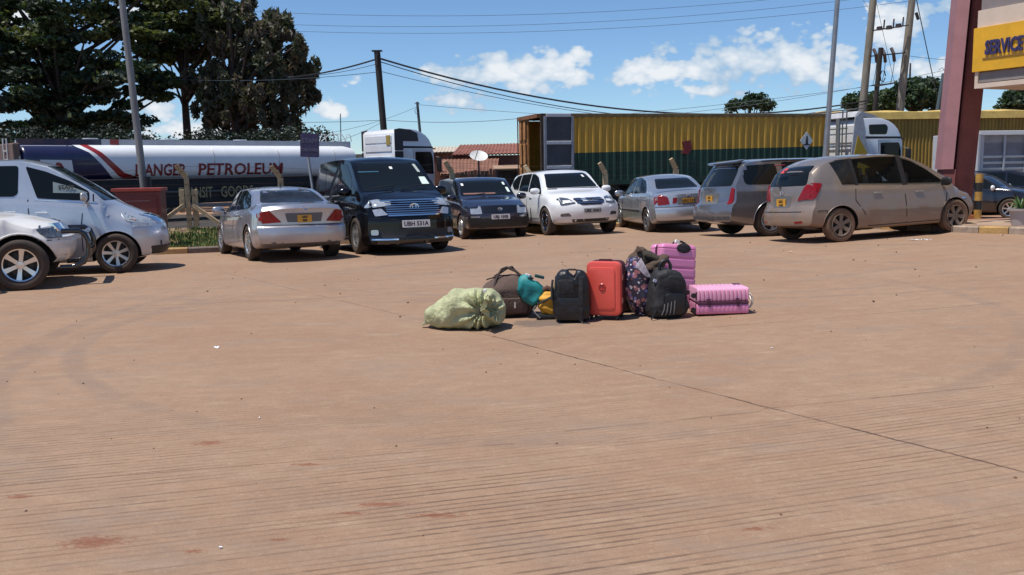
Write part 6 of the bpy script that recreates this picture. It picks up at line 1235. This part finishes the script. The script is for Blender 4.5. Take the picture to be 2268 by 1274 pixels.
# ------------------------------------------------------------------ luggage
def sgn(a,e): return math.copysign(abs(a)**e,a)
def fabric(name,c,rough=.85,sheen=.3,namt=.15,bump=.5,bs=18,**k): return mat(name,c,rough,nscale=6,namt=namt,bump=bump,bscale=bs,**k)
def soft(dx,dy,dz,e1=.45,e2=.5,f=None,nu=40,nv=64,flat=.0):
    """superellipsoid resting on z=0; f(p,n)->displacement"""
    q=MB()
    def P(i,j):
        a=-PI/2+PI*i/(nu-1); b=2*PI*j/nv
        x=sgn(math.cos(a),e1)*sgn(math.cos(b),e2); y=sgn(math.cos(a),e1)*sgn(math.sin(b),e2); z=sgn(math.sin(a),e1)
        p=Vector((x*dx/2,y*dy/2,(z+1)*dz/2)); n=Vector((math.cos(a)*math.cos(b)/dx,math.cos(a)*math.sin(b)/dy,math.sin(a)/dz)).normalized()
        if f:
            p=f(p,n,x,y,z)
        p.z=max(p.z,.002); return p
    q.grid(P,nu,nv,closev=True); return q
def noise3(p,s,seed=0):
    from mathutils import noise as nn_
    return nn_.noise(Vector((p.x*s+seed,p.y*s+seed*.7,p.z*s)))
# 1 pale green woven sack, neck tied at the right
SK=mat('pale_green_sack',(.41,.42,.235),.6,nscale=9,namt=.2,bump=.8,bscale=34,stretch=(1,1,1))
P=G(1030,734); t=thing('sack','bulging pale green woven sack lying on its side with its neck tied','sack',rz((P.x-.01,P.y+.22,P.z),-8))
tie=Vector((.21,-.235,.20))
def fs(p,n,x,y,z):
    p=p.copy(); u=p.x/.40
    # taper to the left corner, slump
    k=1-.40*sst(.15,1.0,-u)-.12*sst(.6,1,u); p.z*=k*(1-.05*u); p.y*=1-.25*sst(.3,1,-u)
    p.z+=.02*math.sin(u*3)*sst(0,.3,p.z)
    d=(p-tie); dist=d.length; ang=math.atan2(d.z,d.x)
    fold=math.sin(ang*13+2*math.sin(ang*3))*.030*math.exp(-((dist-.13)/.11)**2)*(1 if p.y<.02 else .3)
    pull=-.07*math.exp(-(dist/.07)**2)
    n2=n; wr=.017*math.sin((p.x*1.1-p.z*.55)*42+6*noise3(p,3))*sst(.02,.2,p.z)*math.exp(-((p.x+.10)/.16)**2)*(1 if p.y<.1 else .6)
    wr+=.016*noise3(p,7)+.008*noise3(p,18,3)
    p+=n2*(fold+pull+wr); 
    return p
soft(.80,.46,.37,.62,.70,fs,70,150).build('sack_body',SK,t,70)
q=MB()   # gathered neck
def nk(i,j):
    a=2*PI*j/60; l=i/9; r=.030+.105*l**1.1*(1+.30*math.sin(a*8+l*2)+.1*math.sin(a*17)); ax=Vector((.80,-.32,.20)).normalized(); e=ax.orthogonal().normalized(); f_=ax.cross(e)
    return tie+Vector((-.01,.01,.0))+ax*(.0+.135*l)+(e*math.cos(a)*.8+f_*math.sin(a))*r*.85
q.grid(nk,10,60,closev=True); q.build('neck_frill',SK,t,70)
MB().tube([tie+Vector((.035*math.cos(k*PI/6)*.6,-.012,.045*math.sin(k*PI/6))) for k in range(12)],.010,6,closed=True).build('tie_cord',mat('dark_cord',(.05,.045,.03),.9),t,60)
MB().prism([(-.43,.02),(-.34,.13),(-.30,.05)],-.05,.01).build('corner_ear',SK,t,60,.006); MB().box((.235,-.18,.385),(.03,.02,.03)).build('knot',WHITE,t,bevel=.006)
# 2 brown holdall
BR=fabric('brown_canvas',(.105,.066,.052),.9,bump=.35,bs=40); BRD=fabric('dark_brown_webbing',(.045,.028,.024),.9)
P=G(1132,706); t=thing('holdall','large brown canvas holdall with its webbing handles standing up, behind the pale green sack','bag',rz((P.x-.01,P.y+.20,P.z),6))
def fh(p,n,x,y,z):
    p=p.copy(); u=p.x/.27; p.z*=1-.10*u*u+.03*math.sin(u*2.5); p.x*=1+.06*math.sin(p.z*6)
    if p.z>.28: p.y*=1-.35*sst(.28,.43,p.z)
    p+=n*(.014*noise3(p,8,1)+.008*noise3(p,17,5)+.010*math.sin(p.z*40+5*noise3(p,4,9))*math.exp(-((p.z-.14)/.08)**2)*(p.y<0)); return p
soft(.54,.36,.425,.55,.55,fh,50,80).build('bag_body',BR,t,70)
for s_ in(-1,1):
    pts=[Vector((-.17,s_*.15,.24)),Vector((-.17,s_*.135,.33)),Vector((-.14,s_*.08,.41)),Vector((-.05+.03*s_,s_*.03,.495)),Vector((.0+.03*s_,s_*.02,.51)),Vector((.06,s_*.05,.47)),Vector((.14,s_*.10,.40)),Vector((.16,s_*.15,.30)),Vector((.16,s_*.17,.20))]
    MB().tube(pts,.013,6).build('handle',BRD,t,60)
MB().tube([(-.24,0,.385),(-.1,-.01,.425),(.1,-.01,.425),(.24,0,.385)],.008,6).build('zip',BRD,t,60)
MB().prism(rpoly([(-.16,.06),(.16,.06),(.17,.21),(-.17,.21)],.03),-.205,-.165).build('front_pocket',BR,t,40,.012); MB().box((.03,-.212,.14),(.014,.008,.06)).build('zip_pull',mat('bright_metal',(.75,.75,.75),.3,.8),t)
for x in(-.17,.16): MB().tube([(x,-.175,.05),(x,-.187,.2),(x,-.165,.3)],.012,4).build('strap',BRD,t)
# 3 teal bundle lying over the holdall's right end
TE=fabric('teal_cloth',(.010,.22,.22),.6,bump=.4,bs=12)
t=thing('cloth_bundle','teal cloth bundle slung over the right end of the brown holdall','bundle',rz((P.x+.275,P.y+.03,P.z),0))
def ft(p,n,x,y,z):
    p=p.copy(); p.x+=(.26-p.z)*.35*sst(0,.4,.4-p.z)-.03; w_=sst(-.02,.42,p.z); p.x=p.x*(.55+.55*sst(.35,.12,p.z)); p+=n*(.014*math.sin((p.x*.8-p.z)*34+5*noise3(p,6))+.014*noise3(p,9,2)); return p
q=soft(.24,.20,.34,.7,.7,ft,44,60); q.build('bundle_body',TE,t,70,M=Matrix.Translation((0,0,.13))@Matrix.Rotation(R(-22),4,'Y'))
MB().box((-.10,-.03,.445),(.05,.03,.025),rot=(0,.3,0)).build('label_tag',WHITE,t,bevel=.005); MB().box((-.07,-.06,.415),(.06,.03,.02)).build('buckle',DARK,t,bevel=.005); MB().box((.02,-.05,.43),(.10,.05,.03),rot=(0,.25,0)).build('dark_knot',mat('dark_teal',(.01,.06,.06),.7),t,bevel=.01)
# 4 yellow bag
YE=fabric('yellow_cloth',(.68,.34,.03),.7,bump=.5,bs=16)
P4=G(1214,709); t=thing('small_bag','crumpled yellow and black small bag squeezed between the holdall and a black backpack','bag',rz((P4.x,P4.y+.12,P4.z),0))
def fy(p,n,x,y,z):
    p=p.copy(); p.x*=1-.25*sst(.1,.32,p.z); p+=n*(.016*noise3(p,10,4)+.010*math.sin((p.z+p.x*.5)*50+4*noise3(p,5))); return p
soft(.20,.20,.25,.7,.7,fy,40,60).build('bag_body',YE,t,70,M=Matrix.Translation((.01,0,.03)))
MB().box((.0,0,.03),(.24,.22,.05)).build('black_base',DARK,t,bevel=.02); MB().tube([(-.10,-.09,.16),(-.02,-.105,.20),(.08,-.09,.25)],.014,5).build('strap',DARK,t,60); MB().tube([(-.09,.02,.26),(.0,-.02,.315),(.09,-.0,.27)],.028,6).build('top_band',mat('brown_band',(.10,.05,.03),.9),t,60)
MB().tube([(-.12,-.06,.14),(-.15,-.08,.10),(-.12,-.10,.06),(-.08,-.12,.02)],.007,5).build('loose_strap',mat('grey_strap',(.15,.15,.16),.8),t,60)
# 5 black backpack (left one)
NB=mat('black_nylon',(.010,.010,.012),.42,nscale=7,namt=.3,bump=.6,bscale=14); NB2=mat('black_nylon_dull',(.016,.016,.018),.7,nscale=9,namt=.3,bump=.5,bscale=20)
P5=G(1269,716); t=thing('backpack','upright black backpack with two rounded top lobes, left of the orange red suitcase','backpack',rz((P5.x,P5.y+.13,P5.z),-6))
def fb(p,n,x,y,z):
    p=p.copy(); top=sst(.36,.51,p.z); p.z-=.085*math.exp(-((p.x-.01)/.032)**2)*top*1.3+.03*abs(p.x/.18)**3*top; p.x*=1-.10*sst(.30,.52,p.z)+.04*sst(.2,0,p.z)
    p+=n*(.012*noise3(p,9,6)+.007*noise3(p,21,2)); return p
soft(.37,.24,.52,.42,.45,fb,60,90).build('bag_body',NB,t,70)
MB().prism(rpoly([(-.155,.03),(.10,.03),(.10,.25),(-.15,.25)],.04),-.155,-.10).build('front_pocket',NB,t,50,.02); MB().prism(rpoly([(-.14,.28),(.03,.28),(.03,.43),(-.13,.43)],.04),-.135,-.10).build('upper_pocket',NB2,t,50,.015)
MB().box((.095,-.14,.24),(.045,.03,.44)).build('zip_flap',NB2,t,50,.01); MB().tube([(.10,-.15,.02),(.11,-.17,.005),(.15,-.18,.004),(.18,-.20,.004)],.008,5).build('loose_strap',NB2,t,60); MB().tube([(-.185,-.05,.42),(-.195,-.08,.33),(-.19,-.09,.22)],.012,6).build('shoulder_strap',NB2,t,60)
MB().tube([(-.08,0,.50),(-.03,0,.515),(.03,0,.515),(.08,0,.50)],.010,6).build('grab_handle',NB2,t,60); MB().box((-.165,-.112,.36),(.008,.01,.04)).build('logo_tag',mat('gold_tag',(.35,.3,.1),.5),t)
# 6 orange red hard case
OR=mat('coral_red_shell',(.70,.088,.062),.36,nscale=5,namt=.09,coat=.15); ORD=mat('dark_maroon_lining',(.055,.012,.012),.7)
P6=G(1347,710); t=thing('suitcase','upright coral red hard suitcase with a round emblem','suitcase',rz((P6.x,P6.y+.13,P6.z),-20))
hh=.58
def shell(dx,dy,dz,r,m,nm,par,M,bev=None): return MB().prism(rpoly([(-dx/2,0),(dx/2,0),(dx/2,dz),(-dx/2,dz)],r,7),-dy/2,dy/2).build(nm,m,par,50,bev or .03,M=M)
shell(.355,.10,hh-.04,.07,OR,'front_shell',t,Matrix.Translation((0,-.09,.045)),.035); shell(.35,.045,hh-.05,.065,ORD,'zip_band',t,Matrix.Translation((0,-.02,.05)),.008); shell(.355,.11,hh-.04,.07,mat('shaded_coral_shell',(.075,.012,.012),.5),'rear_shell',t,Matrix.Translation((0,.055,.045)),.035)  # rear shell coloured darker to stand for the case's shaded side
shell(.27,.02,.42,.04,OR,'raised_panel',t,Matrix.Translation((-.015,-.138,.11)),.008)
MB().lathe([(.020,-.004),(.030,-.007),(.038,0),(.030,.004)],24,'Y').build('emblem',mat('coral_emblem',(.42,.035,.025),.35),t,50,M=Matrix.Translation((-.01,-.150,.335)))
MB().tube([(-.01,-.152,.318),(.004,-.153,.335),(-.01,-.153,.350)],.004,5).build('emblem',mat('coral_emblem'),t,50)
for x in(-.13,.13):
    for y in(-.10,.08): o=MB().cyl((x-.012,y,.028),(x+.012,y,.028),.028,.028,14).build('wheel',DARK,t,40,.004); MB().box((x,y,.052),(.045,.05,.03)).build('wheel_fork',DARK,o,bevel=.005)
for z in(.20,.43): MB().box((.182,-.09,z),(.012,.03,.055)).build('side_stud',mat('pale_coral',(.60,.22,.15),.4),t,bevel=.004)
MB().tube([(-.07,-.04,hh),(-.06,-.04,hh+.016),(.06,-.04,hh+.016),(.07,-.04,hh)],.009,6).build('handle',ORD,t,60)
# 7 floral bag
def floral():
    m=bpy.data.materials.new('floral_print'); m.use_nodes=True; t_=m.node_tree; b_=t_.nodes['Principled BSDF']; b_.inputs['Roughness'].default_value=.5; b_.inputs['Coat Weight'].default_value=.3
    tcn=t_.nodes.new('ShaderNodeTexCoord'); cur=None
    def vor(sc_,lo,hi,c,prev,seed):
        mp=t_.nodes.new('ShaderNodeMapping'); mp.inputs['Location'].default_value=(seed,seed*.6,seed*.3); t_.links.new(tcn.outputs['Object'],mp.inputs[0])
        v=t_.nodes.new('ShaderNodeTexVoronoi'); v.inputs['Scale'].default_value=sc_; t_.links.new(mp.outputs[0],v.inputs[0])
        n_=t_.nodes.new('ShaderNodeTexNoise'); n_.inputs['Scale'].default_value=sc_*2.2; t_.links.new(mp.outputs[0],n_.inputs[0])
        a_=t_.nodes.new('ShaderNodeMath'); a_.operation='MULTIPLY_ADD'; t_.links.new(n_.outputs[0],a_.inputs[0]); a_.inputs[1].default_value=.45; t_.links.new(v.outputs['Distance'],a_.inputs[2])
        r_=t_.nodes.new('ShaderNodeMapRange'); t_.links.new(a_.outputs[0],r_.inputs[0]); r_.inputs[1].default_value=hi; r_.inputs[2].default_value=lo
        x=t_.nodes.new('ShaderNodeMix'); x.data_type='RGBA'; t_.links.new(r_.outputs[0],x.inputs[0])
        if prev is None: x.inputs[6].default_value=(.022,.018,.045,1)
        else: t_.links.new(prev,x.inputs[6])
        x.inputs[7].default_value=(*c,1); return x.outputs[2]
    cur=vor(13,.52,.58,(.40,.14,.16),None,1.3); cur=vor(17,.46,.50,(.16,.14,.36),cur,4.1); cur=vor(20,.45,.50,(.62,.34,.36),cur,7.7); cur=vor(24,.44,.48,(.72,.68,.74),cur,2.2); cur=vor(30,.36,.40,(.03,.03,.06),cur,9.2)
    t_.links.new(cur,b_.inputs['Base Color']); return m
FL=floral(); P7=G(1413,703); t=thing('floral_bag','tall floral print bag in purple, pink and white, right of the coral suitcase','bag',rz((P7.x,P7.y+.10,P7.z),4))
def ff_(p,n,x,y,z):
    p=p.copy(); w_=interp([(0,.38),(.1,.62),(.25,1.0),(.38,.95),(.5,.70),(.62,.42)],p.z); p.x=p.x*w_+interp([(0,.035),(.3,.0),(.6,-.02)],p.z); p.y*=.6+.4*sst(0,.2,p.z); p+=n*(.012*noise3(p,10,8)+.007*math.sin((p.x+p.z*.6)*45+4*noise3(p,6,1))); return p
soft(.30,.22,.60,.5,.6,ff_,70,70).build('bag_body',FL,t,70)
MB().prism([(-.04,.52),(.02,.60),(.125,.40),(.07,.41)],-.13,-.115).build('folded_flap',mat('pale_floral',(.55,.48,.52),.5,nscale=30,namt=.6),t,30,.004)
DB=fabric('dark_brown_cloth',(.028,.016,.013),.9); P8=G(1405,700)
t=thing('soft_bag','dark brown soft bag standing in the shade between the coral suitcase and the floral bag','bag',rz((P8.x-.09,P8.y+.30,P8.z),0)); soft(.28,.24,.46,.5,.55,lambda p,n,x,y,z:p+n*.02*noise3(p,8,3),36,48).build('bag_body',DB,t,70); MB().tube([(-.06,-.1,.43),(-.0,-.12,.48),(.06,-.1,.43)],.012,6).build('handle',DB,t,60)
# 8 brown coat bundle on top
BC=fabric('brown_fleece',(.085,.055,.038),.95,bump=.8,bs=30); BC2=fabric('dark_olive_fleece',(.045,.036,.024),.95,bump=.8,bs=26)
P9=G(1437,700); t=thing('clothes_bundle','rolled brown and dark olive clothes heaped behind the floral bag, against the pink case','bundle',rz((P9.x,P9.y+.27,P9.z),0))
def roll(c,rx,rz_,ln,ang,m,seed,nm): 
    q=MB(); 
    def Pp(i,j):
        u=i/25-.5; a_=2*PI*j/36; k=(1-(2*u)**4*.6); p=Vector((ln*u,rx*k*math.cos(a_),rz_*k*math.sin(a_))); n=Vector((0,math.cos(a_),math.sin(a_))); return p+n*(.022*noise3(p,6,seed)+.004*math.sin(u*14+3*math.sin(a_)))
    q.grid(Pp,26,36,closev=True); q.f.append(list(range(36))); q.m.append(0); q.f.append(list(range(25*36,26*36))); q.m.append(0)
    q.build(nm,m,t,70,M=Matrix.Translation(c)@Matrix.Rotation(R(ang),4,'Y'))
roll((-.075,0,.555),.08,.085,.26,-48,BC,1,'rolled_garment'); roll((-.03,.02,.555),.09,.07,.20,35,BC,2,'rolled_garment'); roll((.075,-.01,.565),.10,.055,.24,26,BC2,4,'rolled_garment'); roll((.105,-.04,.505),.10,.055,.30,-30,BC,6,'rolled_garment'); roll((.085,-.05,.44),.10,.05,.28,-34,BC2,9,'rolled_garment'); roll((.06,.0,.40),.09,.09,.26,-50,DB,7,'rolled_garment')
soft(.26,.22,.40,.6,.6,lambda p,n,x,y,z:p+n*.02*noise3(p,8,5),30,40).build('lower_heap',DB,t,70,M=Matrix.Translation((.03,.03,0)))
MB().cyl((-.07,-.06,.635),(-.085,-.05,.69),.03,.012,8).build('garment_tip',BC,t,60,.004)
# 9 black backpack (right one)
P10=G(1480,707); t=thing('backpack','bulging black backpack with an upright carry loop in front of the pink suitcase','backpack',rz((P10.x+.01,P10.y+.14,P10.z),10))
def fb2(p,n,x,y,z):
    p=p.copy(); p.x*=1-.16*sst(.25,.50,p.z)+.10*sst(.25,0,p.z); p.z*=1-.10*(p.x/.2) if p.x>0 else 1+.05*(p.x/.2); p.y*=1+.25*sst(.28,.05,p.z); p+=n*(.014*noise3(p,8,12)+.008*noise3(p,19,2)); return p
soft(.37,.25,.49,.45,.5,fb2,60,80).build('bag_body',NB2,t,70)
MB().prism(rpoly([(-.09,.05),(.12,.04),(.13,.25),(-.08,.26)],.05),-.185,-.11).build('front_pocket',NB,t,50,.025); MB().prism(rpoly([(-.03,.30),(.13,.28),(.12,.42),(-.04,.43)],.04),-.14,-.10).build('upper_pocket',NB2,t,50,.015)
MB().tube([(-.075,0,.46),(-.08,0,.52),(-.045,0,.565),(.01,0,.565),(.035,0,.52),(.035,0,.45)],.017,8).build('carry_loop',NB,t,60)
for k in range(4): MB().tube([(-.09+.035*k,-.19,.16+.01*k),(-.10+.035*k,-.20,.10),(-.12+.04*k,-.19,.05)],.005,5).build('buckle_strap',mat('grey_strap'),t,60)
MB().box((-.155,-.09,.38),(.035,.02,.03),rot=(0,.4,0)).build('clip',mat('pale_clip',(.35,.4,.5),.4),t,bevel=.004); MB().tube([(-.15,-.12,.10),(-.20,-.16,.04),(-.22,-.17,.01)],.010,5).build('loose_strap',NB,t,60); MB().tube([(.165,-.08,.22),(.175,-.11,.12),(.16,-.12,.05)],.004,4).build('zip_line',mat('grey_strap'),t)
# 10 pink cases
PK=mat('pink_shell',(.70,.235,.42),.36,nscale=6,namt=.08,coat=.25); PKD=mat('dark_pink_trim',(.09,.022,.055),.5); PL=mat('light_pink_shell',(.82,.40,.57),.3,nscale=3,namt=.03,coat=.3)
def case(dx,dy,dz,ribs,horizontal,t,m,M,r=.06,depth=.012):
    """two half shells with moulded ribs"""
    for sgn_,nm in((-1,'front_shell'),(1,'rear_shell')):
        q=MB(); nx,nz=41,61
        def Pp(i,j):
            u=-1+2*i/(nx-1); v=-1+2*j/(nz-1); ed=max(abs(u)**14,abs(v)**22); rr_=(abs(u)**9+abs(v)**14)**(1/9)
            # inflate: rim goes back to the seam
            k=min(1,rr_); dep=(dy/2)*(1-k**10)
            w_=(u if not horizontal else v); rib=math.cos(w_*ribs*PI); rib=math.copysign(abs(rib)**.35,rib)*depth*(1-sst(.88,.97,max(abs(u),abs(v))))
            s_=(1-.04*k**20)
            return (u*dx/2*s_,sgn_*(.014+dep*.92+max(0,dep>0)*rib*(.5)),(v*dz/2)*s_+dz/2)
        q.grid(Pp,nx,nz); q.build(nm,m,t,50,M=M)
    shell(dx*.985,.034,dz*.985,.05,PKD,'zip_band',t,M@Matrix.Translation((0,0,dz*.0075)),.004)
# standing one leans back to the right behind
P11=G(1500,694); t=thing('suitcase','tall pink hard suitcase standing at the back of the luggage, black handle on top','suitcase',Matrix.Translation((P11.x+.02,P11.y+.45,P11.z))@Matrix.Rotation(R(22),4,'Z')@Matrix.Rotation(R(6),4,'Y')@Matrix.Rotation(R(-7),4,'X'))
# box-like shell with horizontal ribs
def ribbox(dx,dy,dz,nrib,axis,m,nm,par,M,amp=.008,rr_=.05,wide=.8):
    q=MB(); n1=13; nz=nrib*8+1
    prof=rpoly([(-dx/2,-dy/2),(dx/2,-dy/2),(dx/2,dy/2),(-dx/2,dy/2)],rr_,6)
    def ring(s_,k): return [(x*k,y*k) for x,y in prof]
    def Pp(i,j):
        if i<6: a_=i/5*PI/2; k=1-(rr_/ (dx/2))*(1-math.sin(a_)); z=rr_*(1-math.cos(a_))
        elif i>=6+nz: a_=(i-6-nz)/5*PI/2; k=1-(rr_/(dx/2))*(1-math.cos(a_)); z=dz-rr_+rr_*math.sin(a_)
        else: z=rr_+(dz-2*rr_)*(i-6)/(nz-1); ph=((i-6)/(nz-1)*nrib)%1.0; k=1-(amp/(dx/2))*(1 if ph<(1-wide)*.5 or ph>1-(1-wide)*.5 else 0)
        x,y=prof[j]; return (x*k if axis!='y' else x*k,y*(1-(1-k)*dx/dy*.9),z)
    q.grid(Pp,12+nz,len(prof),closev=True); L_=len(prof); q.f.append(list(range(L_))); q.m.append(0); q.f.append(list(range((11+nz)*L_,(12+nz)*L_))); q.m.append(0)
    return q.build(nm,m,par,35,M=M)
M0=Matrix.Translation((0,0,.045)); ribbox(.44,.125,.62,5,'z',PK,'front_shell',t,M0@Matrix.Translation((0,-.072,0)),.010,.045,.86); ribbox(.44,.11,.62,5,'z',PK,'rear_shell',t,M0@Matrix.Translation((0,.068,0)),.010,.045,.86)
MB().prism(rpoly([(-.215,.03),(.215,.03),(.215,.61),(-.215,.61)],.05),-.012,.012).build('zip_band',PKD,t,M=M0)
q=MB(); q.lathe([(.001,.0),(.075,-.006),(.085,0),(.075,.012)],24,'Y'); q.build('handle_recess',NB2,t,50,M=M0@Matrix.Translation((.045,-.138,.575))@Matrix.Diagonal((1.05,1,.62,1)))
MB().tube([(-.045,-.06,.62),(-.03,-.07,.645),(.05,-.08,.650),(.11,-.07,.628)],.012,8).build('carry_handle',NB2,t,60,M=M0); MB().box((-.01,-.09,.645),(.05,.03,.035),rot=(0,.3,0)).build('luggage_tag',mat('white_tag',(.75,.72,.66),.6),t,bevel=.006,M=M0)
MB().tube([(-.02,-.10,.62),(.02,-.12,.60),(.07,-.13,.61)],.008,6).build('tag_strap',mat('white_tag'),t,60,M=M0)
for x in(-.17,.17):
    for y in(-.09,.09): MB().cyl((x-.012,y,.03),(x+.012,y,.03),.03,.03,12).build('wheel',DARK,t,40)
for z in(.18,.40): MB().box((.222,0,z),(.012,.03,.05)).build('side_stud',PKD,t,bevel=.004,M=M0)
# lying one
P12=G(1597,699); t=thing('suitcase','ribbed light pink hard suitcase lying flat at the right end of the luggage','suitcase',rz((P12.x+.01,P12.y+.17,P12.z),3))
def lie(z0,z1,nm,m,amp):
    q=MB(); nx=12*8+1; prof=rpoly([(-.18,z0),(.18,z0),(.18,z1),(-.18,z1)],.035,5); L_=len(prof); zc_=(z0+z1)/2
    def Pp(i,j):
        y,z=prof[j]
        if i==0 or i==nx+1: k=.80; x=-.262 if i==0 else .262
        elif i==1 or i==nx: k=.96; x=-.258 if i==1 else .258
        else: x=-.25+.50*(i-2)/(nx-3); ph=((i-2)/(nx-3)*12)%1; k=1-amp*(1 if .30<ph<.70 else 0)
        return (x,y*k,zc_+(z-zc_)*(k if (z>zc_)==(nm=='lid_shell') else 1))
    q.grid(Pp,nx+2,L_,closev=True); q.f.append(list(range(L_))); q.m.append(0); q.f.append(list(range((nx+1)*L_,(nx+2)*L_))); q.m.append(0); q.build(nm,m,t,30)
lie(.14,.275,'lid_shell',PL,.085); lie(.012,.115,'base_shell',PK,.012)
MB().box((0,0,.128),(.515,.365,.03)).build('zip_band',PKD,t,bevel=.008)
for x in(-.15,.14): MB().box((x,-.188,.155),(.035,.014,.035)).build('latch',PKD,t,bevel=.004); MB().box((x+.01,-.186,.10),(.03,.012,.018)).build('latch',PKD,t,bevel=.004)
MB().box((-.252,-.14,.20),(.03,.05,.08)).build('corner_guard',PKD,t,bevel=.01); MB().box((.22,.12,.262),(.08,.10,.03)).build('corner_guard',PKD,t,bevel=.01)
for y in(-.13,.13):
    for z in(.055,.20): MB().cyl((-.285,y-.012,z),(-.285,y+.012,z),.026,.026,12).build('wheel',DARK,t,40)
MB().tube([(.255,-.10,.20),(.29,-.10,.20),(.315,-.10,.17),(.315,-.10,.10),(.295,-.10,.07),(.26,-.10,.06)],.012,8).build('carry_handle',mat('pale_handle',(.62,.56,.46),.45),t,60)
MB().tube([(.255,.10,.21),(.32,.02,.19),(.325,-.05,.12)],.010,6).build('pull_handle',mat('pale_handle'),t,60)
for o_ in list(sc.collection.objects):
    if 'label' in o_ and not 4<=len(o_['label'].split())<=16: print('LABEL',len(o_['label'].split()),o_['label'])
